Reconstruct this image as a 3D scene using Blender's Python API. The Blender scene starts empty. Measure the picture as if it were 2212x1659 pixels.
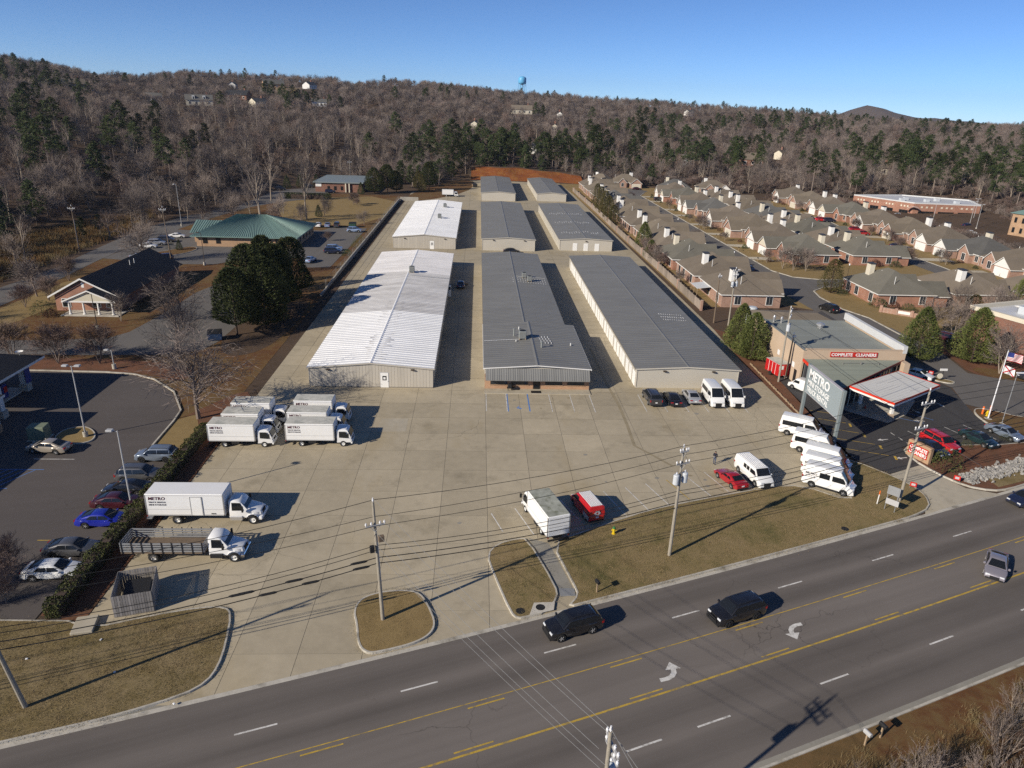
import bpy, math, random
from mathutils import Matrix, Vector
R = math.radians
random.seed(7)
SC = bpy.context.scene
COL = SC.collection

# ---------------------------------------------------------------- camera
CAM_H, FOC = 39.5, 1533.0 / 2212.0
YAW, PITCH, ROLL = R(3.1595), R(21.462), R(1.89)
cd = bpy.data.cameras.new("camera"); cam = bpy.data.objects.new("camera", cd); COL.objects.link(cam)
cd.sensor_width = 36; cd.sensor_fit = 'HORIZONTAL'; cd.lens = 36 * FOC; cd.clip_start = 0.5; cd.clip_end = 20000
_F = Vector((math.sin(YAW)*math.cos(PITCH), math.cos(YAW)*math.cos(PITCH), -math.sin(PITCH)))
_R0 = Vector((math.cos(YAW), -math.sin(YAW), 0)); _U0 = _R0.cross(_F)
_X = _R0*math.cos(ROLL) + _U0*math.sin(ROLL); _U = _U0*math.cos(ROLL) - _R0*math.sin(ROLL)
cam.matrix_world = Matrix(((_X.x, _U.x, -_F.x, 0), (_X.y, _U.y, -_F.y, 0), (_X.z, _U.z, -_F.z, CAM_H), (0, 0, 0, 1)))
SC.camera = cam

# ---------------------------------------------------------------- sky, sun, exposure
SUN_EL, SHAD_AZ = R(26), R(34)          # shadows fall towards +X, a little +Y
sun_dir = Vector((-math.cos(SHAD_AZ)*math.cos(SUN_EL), -math.sin(SHAD_AZ)*math.cos(SUN_EL), math.sin(SUN_EL)))
W = bpy.data.worlds.new("World"); SC.world = W; W.use_nodes = True
wn = W.node_tree.nodes; wl = W.node_tree.links
sky = wn.new('ShaderNodeTexSky'); sky.sky_type = 'NISHITA'; sky.sun_disc = False
sky.sun_elevation = SUN_EL; sky.sun_rotation = math.atan2(sun_dir.x, sun_dir.y)
sky.altitude = 1000; sky.air_density = 0.55; sky.dust_density = 0.0; sky.ozone_density = 7.0
bg = wn['Background']; bg.inputs['Strength'].default_value = 0.10
wl.new(sky.outputs[0], bg.inputs[0])
sl = bpy.data.lights.new("sun", 'SUN'); so = bpy.data.objects.new("sun", sl); COL.objects.link(so)
sl.energy = 4.8; sl.angle = R(0.53); sl.color = (1.0, 0.905, 0.76)
so.rotation_euler = (-sun_dir).to_track_quat('-Z', 'Y').to_euler(); so.location = (-60, -40, 90)
SC.view_settings.view_transform = 'Standard'; SC.view_settings.look = 'None'
SC.view_settings.exposure = 0.25; SC.view_settings.gamma = 1.0; SC.view_settings.use_curve_mapping = False
SC.render.engine = 'CYCLES'
SC.cycles.max_bounces = 4; SC.cycles.diffuse_bounces = 2; SC.cycles.glossy_bounces = 2
SC.cycles.use_denoising = False; SC.cycles.transparent_max_bounces = 4; SC.cycles.caustics_reflective = False; SC.cycles.caustics_refractive = False

# ---------------------------------------------------------------- materials
MATS = {}
def _val(nt, a, b, op):
    n = nt.nodes.new('ShaderNodeMath'); n.operation = op
    for i, v in enumerate((a, b)):
        if isinstance(v, (int, float)): n.inputs[i].default_value = v
        else: nt.links.new(v, n.inputs[i])
    return n.outputs[0]
def noise(nt, vec, scale, detail=3, rough=.55):
    n = nt.nodes.new('ShaderNodeTexNoise'); n.inputs['Scale'].default_value = scale
    n.inputs['Detail'].default_value = detail; n.inputs['Roughness'].default_value = rough
    nt.links.new(vec, n.inputs['Vector']); return n.outputs['Fac']
def ramp(nt, fac, stops):
    r = nt.nodes.new('ShaderNodeValToRGB'); e = r.color_ramp.elements
    while len(e) < len(stops): e.new(0.5)
    for i, (p, c) in enumerate(stops):
        e[i].position = p; e[i].color = (*c, 1) if not isinstance(c, (int, float)) else (c, c, c, 1)
    nt.links.new(fac, r.inputs[0]); return r.outputs[0]
def mixc(nt, fac, a, b, mode='MIX'):
    m = nt.nodes.new('ShaderNodeMix'); m.data_type = 'RGBA'; m.blend_type = mode
    for k, v in ((0, fac), (6, a), (7, b)):
        if isinstance(v, (int, float)): m.inputs[k].default_value = v if k == 0 else (v, v, v, 1)
        elif isinstance(v, tuple): m.inputs[k].default_value = (*v, 1)
        else: nt.links.new(v, m.inputs[k])
    return m.outputs[2]
def base(name, rough=.8, spec=.3, metal=0, coat=0):
    m = bpy.data.materials.new(name); m.use_nodes = True; nt = m.node_tree; b = nt.nodes['Principled BSDF']
    b.inputs['Roughness'].default_value = rough; b.inputs['Metallic'].default_value = metal
    b.inputs['Specular IOR Level'].default_value = spec; b.inputs['Coat Weight'].default_value = coat
    b.inputs['Coat Roughness'].default_value = 0.05
    MATS[name] = m; return m, nt, b
def coords(nt, kind='Object'):
    if kind == 'Position':
        return nt.nodes.new('ShaderNodeNewGeometry').outputs['Position']
    return nt.nodes.new('ShaderNodeTexCoord').outputs[kind]
def mapping(nt, vec, scale=(1, 1, 1), rot=(0, 0, 0)):
    m = nt.nodes.new('ShaderNodeMapping'); m.inputs['Scale'].default_value = scale; m.inputs['Rotation'].default_value = rot
    nt.links.new(vec, m.inputs[0]); return m.outputs[0]
def bumpn(nt, b, h, strength, dist=.05):
    bn = nt.nodes.new('ShaderNodeBump'); bn.inputs['Strength'].default_value = strength; bn.inputs['Distance'].default_value = dist
    nt.links.new(h, bn.inputs['Height']); nt.links.new(bn.outputs[0], b.inputs['Normal'])
def mat(name, col, rough=.8, var=.12, sc=.6, var2=.08, sc2=9., bump=0., metal=0., rnd=0., spec=.3, coat=0., pos=False, dirt=None, dsc=.3):
    m, nt, b = base(name, rough, spec, metal, coat)
    v = coords(nt, 'Position' if pos else 'Object')
    n1 = noise(nt, v, sc, 4); n2 = noise(nt, v, sc2, 2)
    f = _val(nt, _val(nt, n1, .5, 'SUBTRACT'), var*3, 'MULTIPLY')
    f = _val(nt, f, _val(nt, _val(nt, n2, .5, 'SUBTRACT'), var2*3, 'MULTIPLY'), 'ADD')
    if rnd:
        oi = nt.nodes.new('ShaderNodeObjectInfo').outputs['Random']
        f = _val(nt, f, _val(nt, _val(nt, oi, .5, 'SUBTRACT'), rnd*2, 'MULTIPLY'), 'ADD')
    f = _val(nt, f, 1.0, 'ADD')
    c = mixc(nt, 1.0, col, f, 'MULTIPLY')
    if dirt:
        c = mixc(nt, ramp(nt, noise(nt, v, dsc, 6, .65), [(.5, 0.), (.68, 1.)]), c, dirt)
    nt.links.new(c, b.inputs['Base Color'])
    if bump: bumpn(nt, b, n2, bump)
    return m

mat('white_paint', (.78, .78, .77), .35, .03, 1.2, .02, spec=.5, coat=.3)
mat('truck_box_white', (.76, .76, .75), .45, .05, .7, .03, spec=.4)
mat('truck_roof_dirty', (.52, .51, .455), .7, .22, .9, .1, 5, dirt=(.30, .31, .28), dsc=.8)
mat('truck_roof_mossy', (.33, .34, .29), .85, .3, 1.2, .2, 6, dirt=(.16, .17, .12), dsc=1.5)
mat('trim_grey', (.42, .42, .42), .5, .05)
mat('black_plastic', (.018, .018, .019), .6, .1)
mat('rubber', (.022, .022, .022), .85, .1)
mat('rim_steel', (.62, .62, .62), .35, .05, metal=.7)
mat('rim_white', (.7, .7, .68), .5, .05)
mat('rim_dark', (.06, .06, .065), .4, .05, metal=.5)
m, nt, b = base('glass_dark', .06, .5); b.inputs['Base Color'].default_value = (.012, .014, .017, 1)
m, nt, b = base('glass_window', .08, .5); b.inputs['Base Color'].default_value = (.03, .035, .042, 1)
m, nt, b = base('lamp_clear', .1, .6); b.inputs['Base Color'].default_value = (.6, .62, .64, 1)
m, nt, b = base('lamp_red', .15, .5); b.inputs['Base Color'].default_value = (.30, .012, .012, 1)
m, nt, b = base('chrome', .12, .5, 1.0); b.inputs['Base Color'].default_value = (.7, .7, .72, 1)
PAINTS = dict(white=(.78, .78, .76), black=(.010, .010, .012), navy=(.012, .016, .04), blue=(.012, .022, .30), grey=(.11, .11, .115), silver=(.42, .43, .45),
              steelblue=(.20, .24, .30), gold=(.40, .35, .29), maroon=(.05, .008, .014), red=(.33, .008, .014), brightred=(.50, .014, .016),
              charcoal=(.035, .035, .04), lightblue=(.28, .36, .52), teal=(.012, .03, .032), mauve=(.30, .28, .31))
for k, c in PAINTS.items():
    m, nt, b = base('paint_' + k, .28, .5, .35 if k in ('silver', 'steelblue', 'gold', 'grey', 'mauve', 'lightblue') else 0, .9)
    v = coords(nt); n = noise(nt, v, 2.5, 3)
    nt.links.new(mixc(nt, ramp(nt, n, [(.4, 0.), (.9, .35)]), c, tuple(min(1, x*1.0+.02) for x in c)), b.inputs['Base Color'])
mat('wood_pole', (.30, .27, .22), .9, .2, 3, .15, 14)
mat('wood_pole_dark', (.16, .12, .085), .9, .2, 3, .15, 14)
mat('steel_grey', (.34, .35, .36), .5, .08, metal=.4)
mat('transformer_grey', (.50, .53, .56), .5, .06)
mat('ceramic_white', (.75, .76, .78), .3, .04)
mat('wire_dark', (.02, .02, .02), .7, .05)
mat('wire_pale', (.32, .32, .31), .5, .05, metal=.3)
mat('wood_fence', (.27, .225, .185), .95, .22, .8, .15, 9, rnd=.22)
mat('wood_board_grey', (.25, .235, .225), .95, .2, 1.5, .2, 12, rnd=.25)
mat('wood_raw', (.34, .25, .16), .9, .2, 2, .1)
mat('retaining_concrete', (.33, .31, .27), .9, .2, .4, .1, 4)
mat('kerb_concrete', (.46, .43, .37), .9, .18, .8, .12, 6, pos=True, dirt=(.22, .20, .16), dsc=.5)
mat('pale_concrete', (.50, .47, .41), .9, .12, .4, .08, 5, pos=True, dirt=(.33, .30, .25), dsc=.35)
mat('dark_concrete', (.26, .245, .21), .95, .2, .5, .1, 5, pos=True)
mat('metal_wall', (.48, .445, .385), .5, .05, .3, .03, rnd=.05, metal=.1)
mat('metal_wall_groove', (.13, .125, .12), .6, .05)
mat('metal_wall_tan', (.47, .44, .38), .55, .05, .3, .03, rnd=.03)
mat('wall_base_dark', (.22, .20, .17), .8, .1)
mat('door_white', (.80, .80, .78), .5, .03, rnd=.03)
mat('door_beige', (.56, .53, .46), .5, .04, rnd=.03)
mat('brown_trim', (.06, .045, .035), .6, .1)
mat('awning_metal', (.235, .235, .225), .5, .06, rnd=.1, metal=.2)
mat('unit_metal', (.30, .32, .31), .5, .1, metal=.3)
mat('pvc_white', (.72, .72, .70), .5, .05)
mat('sign_grey', (.27, .315, .33), .5, .04, .4)
mat('sign_post', (.20, .235, .24), .5, .06)
mat('text_white', (.82, .82, .80), .6, .02)
mat('text_maroon', (.075, .014, .024), .6, .05)
mat('text_grey', (.12, .11, .12), .6, .05)
mat('text_pale', (.45, .43, .45), .6, .05)
mat('sign_red', (.50, .025, .018), .5, .05)
mat('fascia_red', (.62, .045, .02), .45, .05)
mat('red_tile_edge', (.16, .03, .03), .6, .2, 3)
mat('canopy_white', (.62, .61, .57), .6, .06, .3, .04)
mat('seam_dark', (.20, .20, .19), .7, .1)
mat('tan_block', (.50, .385, .28), .85, .09, .5, .05, 5)
mat('cleaners_roof', (.225, .24, .225), .55, .08, .3, .04, rnd=.06, metal=.1)
mat('porch_roof', (.215, .235, .20), .55, .08, .3, .04, rnd=.06)
mat('parapet_white', (.56, .57, .57), .6, .06, .5)
mat('mulch', (.145, .064, .034), 1., .3, .5, .25, 5, pos=True, bump=.5, dirt=(.10, .055, .03), dsc=.4)
mat('hydrant_yellow', (.62, .44, .02), .5, .05)
mat('hydrant_green', (.03, .16, .05), .5, .05)
mat('orange', (.75, .16, .03), .5, .05)
mat('yellow', (.70, .55, .05), .5, .05)
mat('siding_white', (.74, .73, .70), .7, .04, .5, .03)
mat('siding_cream', (.62, .57, .46), .7, .05, .5, .03)
mat('chimney_cap', (.05, .05, .055), .6, .1)
mat('white_trim', (.72, .71, .68), .6, .04)
mat('garage_cream', (.60, .56, .46), .6, .04)
mat('green_metal_roof', (.165, .255, .235), .45, .1, .25, .05, rnd=.08, metal=.15)
mat('black_shingle', (.026, .027, .032), .9, .15, 2, .1)
mat('cream_gable', (.55, .51, .40), .7, .06)
mat('dumpster_blue', (.03, .06, .13), .6, .15, 2)
mat('dumpster_green', (.03, .07, .05), .6, .15, 2)
mat('transformer_green', (.17, .20, .14), .6, .1)
mat('leafless_bark', (.215, .172, .145), .95, .2, .8, .1, 5, rnd=.25)
mat('twig', (.180, .146, .128), .95, .15, .3, .1, 3, rnd=.22)
mat('twig_red', (.165, .118, .10), .95, .15, .3, .1, 3, rnd=.2)
mat('bark_pale', (.30, .25, .20), .95, .2, .8, .1, 5, rnd=.1)
mat('bark_dark', (.07, .05, .04), .95, .2, .8, .1, 5, rnd=.1)
mat('gravel_rock', (.27, .26, .245), .95, .25, 3, .2, 9, rnd=.3)
mat('water_blue', (.12, .40, .68), .4, .05, .3)
mat('skin', (.42, .26, .19), .6, .05)
mat('cloth_navy', (.018, .02, .035), .9, .15, 6)
mat('cloth_denim', (.05, .07, .13), .9, .15, 6)
mat('hair_dark', (.02, .014, .01), .8, .1)
mat('paper_white', (.75, .75, .74), .7, .03)
mat('flag_blue', (.03, .045, .20), .7, .04)
mat('flag_red', (.45, .02, .035), .7, .04)
mat('line_white', (.60, .585, .55), .9, .25, 1.5, .2, 12, pos=True, dirt=(.25, .235, .21), dsc=2.2)
mat('line_yellow', (.46, .31, .05), .9, .25, 1.5, .2, 12, pos=True, dirt=(.19, .155, .10), dsc=1.6)
mat('line_blue', (.10, .22, .50), .85, .2, 1.5, .1, 12, pos=True)
mat('swale_stain', (.285, .238, .155), .9, .2, .8, .1, 5, pos=True)
mat('roof_smudge', (.54, .53, .52), .7, .2)
mat('rust_stain', (.42, .25, .09), .9, .2, 1, .1, 5, pos=True)

def shingle(name, c):
    m, nt, b = base(name, .95, .15); v = coords(nt, 'Position')
    n1 = noise(nt, v, .35, 4); n2 = noise(nt, v, 4., 3)
    w = nt.nodes.new('ShaderNodeTexWave'); w.bands_direction = 'Z'; w.inputs['Scale'].default_value = 4.; w.inputs['Distortion'].default_value = .6
    nt.links.new(v, w.inputs['Vector'])
    oi = nt.nodes.new('ShaderNodeObjectInfo').outputs['Random']
    f = _val(nt, _val(nt, n1, .45, 'MULTIPLY'), _val(nt, n2, .45, 'MULTIPLY'), 'ADD')
    f = _val(nt, f, _val(nt, w.outputs['Fac'], .14, 'MULTIPLY'), 'ADD')
    f = _val(nt, f, _val(nt, oi, .25, 'MULTIPLY'), 'ADD'); f = _val(nt, f, .38, 'ADD')
    nt.links.new(mixc(nt, 1., c, f, 'MULTIPLY'), b.inputs['Base Color'])
shingle('shingle_brown', (.165, .138, .108)); shingle('shingle_green', (.138, .130, .108)); shingle('shingle_grey', (.115, .112, .105)); shingle('shingle_tan', (.165, .138, .105))
def brick(name, c1, c2, mort):
    m, nt, b = base(name, .9, .2)
    tc = nt.nodes.new('ShaderNodeNewGeometry'); sep = nt.nodes.new('ShaderNodeSeparateXYZ'); nt.links.new(tc.outputs['Position'], sep.inputs[0])
    cb = nt.nodes.new('ShaderNodeCombineXYZ'); nt.links.new(_val(nt, sep.outputs[0], sep.outputs[1], 'ADD'), cb.inputs[0]); nt.links.new(sep.outputs[2], cb.inputs[1])
    t = nt.nodes.new('ShaderNodeTexBrick'); t.inputs['Scale'].default_value = 1.; t.inputs['Brick Width'].default_value = .24; t.inputs['Row Height'].default_value = .085
    t.inputs['Mortar Size'].default_value = .01; t.inputs['Color1'].default_value = (*c1, 1); t.inputs['Color2'].default_value = (*c2, 1); t.inputs['Mortar'].default_value = (*mort, 1)
    nt.links.new(cb.outputs[0], t.inputs['Vector'])
    n = noise(nt, tc.outputs['Position'], .6, 4)
    nt.links.new(mixc(nt, 1., t.outputs['Color'], _val(nt, _val(nt, n, .7, 'MULTIPLY'), .65, 'ADD'), 'MULTIPLY'), b.inputs['Base Color'])
brick('brick_red', (.34, .13, .075), (.27, .10, .06), (.40, .33, .27)); brick('brick_pink', (.37, .20, .145), (.30, .16, .115), (.42, .36, .30))
brick('brick_orange', (.44, .24, .13), (.37, .19, .10), (.45, .37, .28)); brick('brick_tan', (.42, .25, .14), (.35, .20, .11), (.42, .35, .26))
brick('brick_dark', (.20, .075, .045), (.16, .06, .04), (.28, .22, .18))

# ground covers (all in world position so neighbours run on)
def grass(name, stops, sc=.12, rough=1.):
    m, nt, b = base(name, rough, .1); v = coords(nt, 'Position')
    n1 = noise(nt, v, sc, 6, .62); n2 = noise(nt, v, .9, 6, .7); n3 = noise(nt, v, 17., 4, .75)
    f = _val(nt, _val(nt, n1, .55, 'MULTIPLY'), _val(nt, n2, .45, 'MULTIPLY'), 'ADD')
    c = ramp(nt, f, stops)
    c = mixc(nt, 1., c, _val(nt, _val(nt, n3, 1.0, 'MULTIPLY'), .5, 'ADD'), 'MULTIPLY')
    nt.links.new(c, b.inputs['Base Color']); bumpn(nt, b, n3, .5, .05)
grass('dry_grass', [(.32, (.125, .102, .048)), (.43, (.195, .148, .068)), (.52, (.235, .18, .094)), (.64, (.265, .20, .112)), (.72, (.185, .095, .048))])
grass('green_grass', [(.32, (.090, .088, .034)), (.41, (.165, .135, .058)), (.50, (.235, .178, .086)), (.66, (.265, .195, .105)), (.74, (.21, .12, .065))], .14)
grass('tan_lawn', [(.30, (.185, .132, .056)), (.5, (.265, .19, .088)), (.66, (.215, .152, .07))], .15)
grass('brown_lawn', [(.30, (.095, .066, .030)), (.46, (.155, .098, .044)), (.56, (.125, .06, .028)), (.70, (.085, .062, .03))], .1)
grass('forest_floor', [(.30, (.055, .042, .032)), (.5, (.095, .066, .047)), (.66, (.115, .075, .05)), (.75, (.07, .056, .036))], .05)
grass('sedge_ground', [(.30, (.06, .038, .018)), (.5, (.12, .068, .028)), (.66, (.085, .05, .024))], .12)
grass('red_clay', [(.30, (.13, .045, .018)), (.5, (.21, .070, .024)), (.60, (.27, .12, .035)), (.74, (.14, .05, .02))], .16)

def asphalt(name, c, rot=0., streak=.35, crack=.5, wear=False):
    m, nt, b = base(name, .93, .22); v = coords(nt, 'Position')
    n1 = noise(nt, v, .09, 5, .6); n2 = noise(nt, v, 22., 2, .6)
    ns = noise(nt, mapping(nt, mapping(nt, v, rot=(0, 0, -rot)), (.02, .55, 1)), 1., 4, .6)
    f = _val(nt, _val(nt, n1, .35, 'MULTIPLY'), _val(nt, ns, streak*1.6, 'MULTIPLY'), 'ADD')
    f = _val(nt, f, _val(nt, n2, .30, 'MULTIPLY'), 'ADD'); f = _val(nt, f, 1. - .175 - .8*streak - .15, 'ADD')
    if wear:
        at_ = nt.nodes.new('ShaderNodeAttribute'); at_.attribute_name = 'wear'
        f = _val(nt, f, _val(nt, at_.outputs['Fac'], _val(nt, noise(nt, mapping(nt, mapping(nt, v, rot=(0, 0, -rot)), (.05, .4, 1)), 1., 3), .55, 'ADD'), 'MULTIPLY'), 'ADD')
    cc = mixc(nt, 1., c, f, 'MULTIPLY')
    vo = nt.nodes.new('ShaderNodeTexVoronoi'); vo.feature = 'DISTANCE_TO_EDGE'; vo.inputs['Scale'].default_value = .16
    dv = nt.nodes.new('ShaderNodeVectorMath'); dv.operation = 'ADD'; nt.links.new(v, dv.inputs[0])
    nn = nt.nodes.new('ShaderNodeTexNoise'); nn.inputs['Scale'].default_value = .6; nn.inputs['Detail'].default_value = 5; nt.links.new(v, nn.inputs['Vector'])
    sc_ = nt.nodes.new('ShaderNodeVectorMath'); sc_.operation = 'SCALE'; sc_.inputs['Scale'].default_value = 2.2; nt.links.new(nn.outputs['Color'], sc_.inputs[0])
    nt.links.new(sc_.outputs[0], dv.inputs[1]); nt.links.new(dv.outputs[0], vo.inputs['Vector'])
    ck = ramp(nt, vo.outputs['Distance'], [(0.0, 1.), (.006, 0.)])
    gate = ramp(nt, noise(nt, v, .05, 2), [(.5, 0.), (.6, crack)])
    cc = mixc(nt, _val(nt, ck, gate, 'MULTIPLY'), cc, tuple(x*.35 for x in c))
    nt.links.new(cc, b.inputs['Base Color']); bumpn(nt, b, n2, .25, .02)
asphalt('road_asphalt', (.150, .132, .118), R(20), .45, .8, True)
asphalt('street_asphalt', (.135, .126, .118), R(88), .25)
asphalt('lot_asphalt', (.098, .086, .081), R(10), .2)
asphalt('new_asphalt', (.058, .056, .057), R(70), .3, .2)
def concrete(name, c, joint=False):
    m, nt, b = base(name, .92, .2); v = coords(nt, 'Position')
    n1 = noise(nt, v, .07, 6, .62); n2 = noise(nt, v, .9, 6, .68); n3 = noise(nt, v, 14., 2)
    oi = nt.nodes.new('ShaderNodeObjectInfo').outputs['Random']
    f = _val(nt, _val(nt, n1, .55, 'MULTIPLY'), _val(nt, n2, .40, 'MULTIPLY'), 'ADD')
    f = _val(nt, f, _val(nt, n3, .18, 'MULTIPLY'), 'ADD'); f = _val(nt, f, _val(nt, oi, .16, 'MULTIPLY'), 'ADD'); f = _val(nt, f, .36, 'ADD')
    cc = mixc(nt, 1., c, f, 'MULTIPLY')
    st = ramp(nt, noise(nt, v, .22, 7, .7), [(.54, 0.), (.74, .5)])
    cc = mixc(nt, st, cc, (.145, .125, .085))
    yl = ramp(nt, noise(nt, mapping(nt, v, (1, .35, 1)), .13, 4, .6), [(.55, 0.), (.75, .45)])
    cc = mixc(nt, yl, cc, (.33, .25, .12))
    vo = nt.nodes.new('ShaderNodeTexVoronoi'); vo.feature = 'DISTANCE_TO_EDGE'; vo.inputs['Scale'].default_value = .13
    nn = nt.nodes.new('ShaderNodeTexNoise'); nn.inputs['Scale'].default_value = .8; nn.inputs['Detail'].default_value = 5; nt.links.new(v, nn.inputs['Vector'])
    ad = nt.nodes.new('ShaderNodeVectorMath'); ad.operation = 'ADD'; nt.links.new(v, ad.inputs[0]); nt.links.new(nn.outputs['Color'], ad.inputs[1])
    nt.links.new(ad.outputs[0], vo.inputs['Vector'])
    ck = ramp(nt, vo.outputs['Distance'], [(0., 1.), (.004, 0.)])
    gate = ramp(nt, noise(nt, v, .045, 2), [(.50, 0.), (.6, .8)])
    cc = mixc(nt, _val(nt, ck, gate, 'MULTIPLY'), cc, (.08, .07, .055))
    nt.links.new(cc, b.inputs['Base Color']); bumpn(nt, b, n3, .12, .02)
concrete('lot_concrete', (.400, .345, .248)); concrete('drive_concrete', (.43, .385, .30))
def roofmetal(name, c, dirt, amt, spot):
    m, nt, b = base(name, .5, .3, .15); v = coords(nt, 'Position')
    n1 = noise(nt, v, .12, 5, .6); n2 = noise(nt, mapping(nt, v, (.3, 2.2, 1)), 1., 4, .6)
    oi = nt.nodes.new('ShaderNodeObjectInfo').outputs['Random']
    f = _val(nt, _val(nt, n1, .30, 'MULTIPLY'), _val(nt, n2, .18, 'MULTIPLY'), 'ADD')
    f = _val(nt, f, _val(nt, oi, .07, 'MULTIPLY'), 'ADD'); f = _val(nt, f, .72, 'ADD')
    cc = mixc(nt, 1., c, f, 'MULTIPLY')
    d = ramp(nt, noise(nt, mapping(nt, v, (.25, .9, 1)), .5, 6, .7), [(spot, 0.), (spot+.22, amt)])
    nt.links.new(mixc(nt, d, cc, dirt), b.inputs['Base Color'])
roofmetal('roof_grey', (.215, .212, .197), (.165, .162, .150), .6, .5)
roofmetal('roof_white', (.86, .86, .85), (.58, .58, .57), .5, .58)
roofmetal('roof_worn', (.62, .61, .60), (.40, .385, .37), .7, .44); roofmetal('roof_faded', (.76, .745, .735), (.56, .54, .52), .6, .46)
roofmetal('roof_flat_white', (.62, .63, .64), (.45, .45, .45), .6, .45)
def leafmat(name, c, c2):
    m, nt, b = base(name, .8, .2); oi = nt.nodes.new('ShaderNodeObjectInfo').outputs['Random']
    g = nt.nodes.new('ShaderNodeNewGeometry')
    v = coords(nt); n = noise(nt, v, 1.1, 3)
    f = _val(nt, _val(nt, n, .8, 'MULTIPLY'), _val(nt, g.outputs['Random Per Island'], .35, 'MULTIPLY'), 'ADD')
    f = _val(nt, f, _val(nt, oi, .2, 'MULTIPLY'), 'ADD')
    nt.links.new(ramp(nt, f, [(.35, c), (.95, c2)]), b.inputs['Base Color'])
    b.inputs['Subsurface Weight'].default_value = 0
leafmat('needle', (.020, .034, .012), (.058, .074, .025)); leafmat('cedar_leaf', (.018, .028, .009), (.056, .066, .021))
leafmat('cypress_leaf', (.042, .060, .016), (.150, .165, .048)); leafmat('hedge_leaf', (.032, .042, .013), (.105, .110, .036))
leafmat('shrub_leaf', (.035, .05, .022), (.085, .095, .04)); leafmat('shrub_red', (.055, .022, .018), (.10, .045, .03))
leafmat('olive_leaf', (.05, .048, .015), (.12, .10, .035)); leafmat('sedge', (.12, .065, .022), (.21, .12, .045)); leafmat('turf_green', (.125, .112, .046), (.22, .178, .086)); leafmat('turf_dry', (.20, .145, .075), (.33, .25, .14)); leafmat('straw', (.15, .115, .055), (.27, .21, .11))

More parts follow.
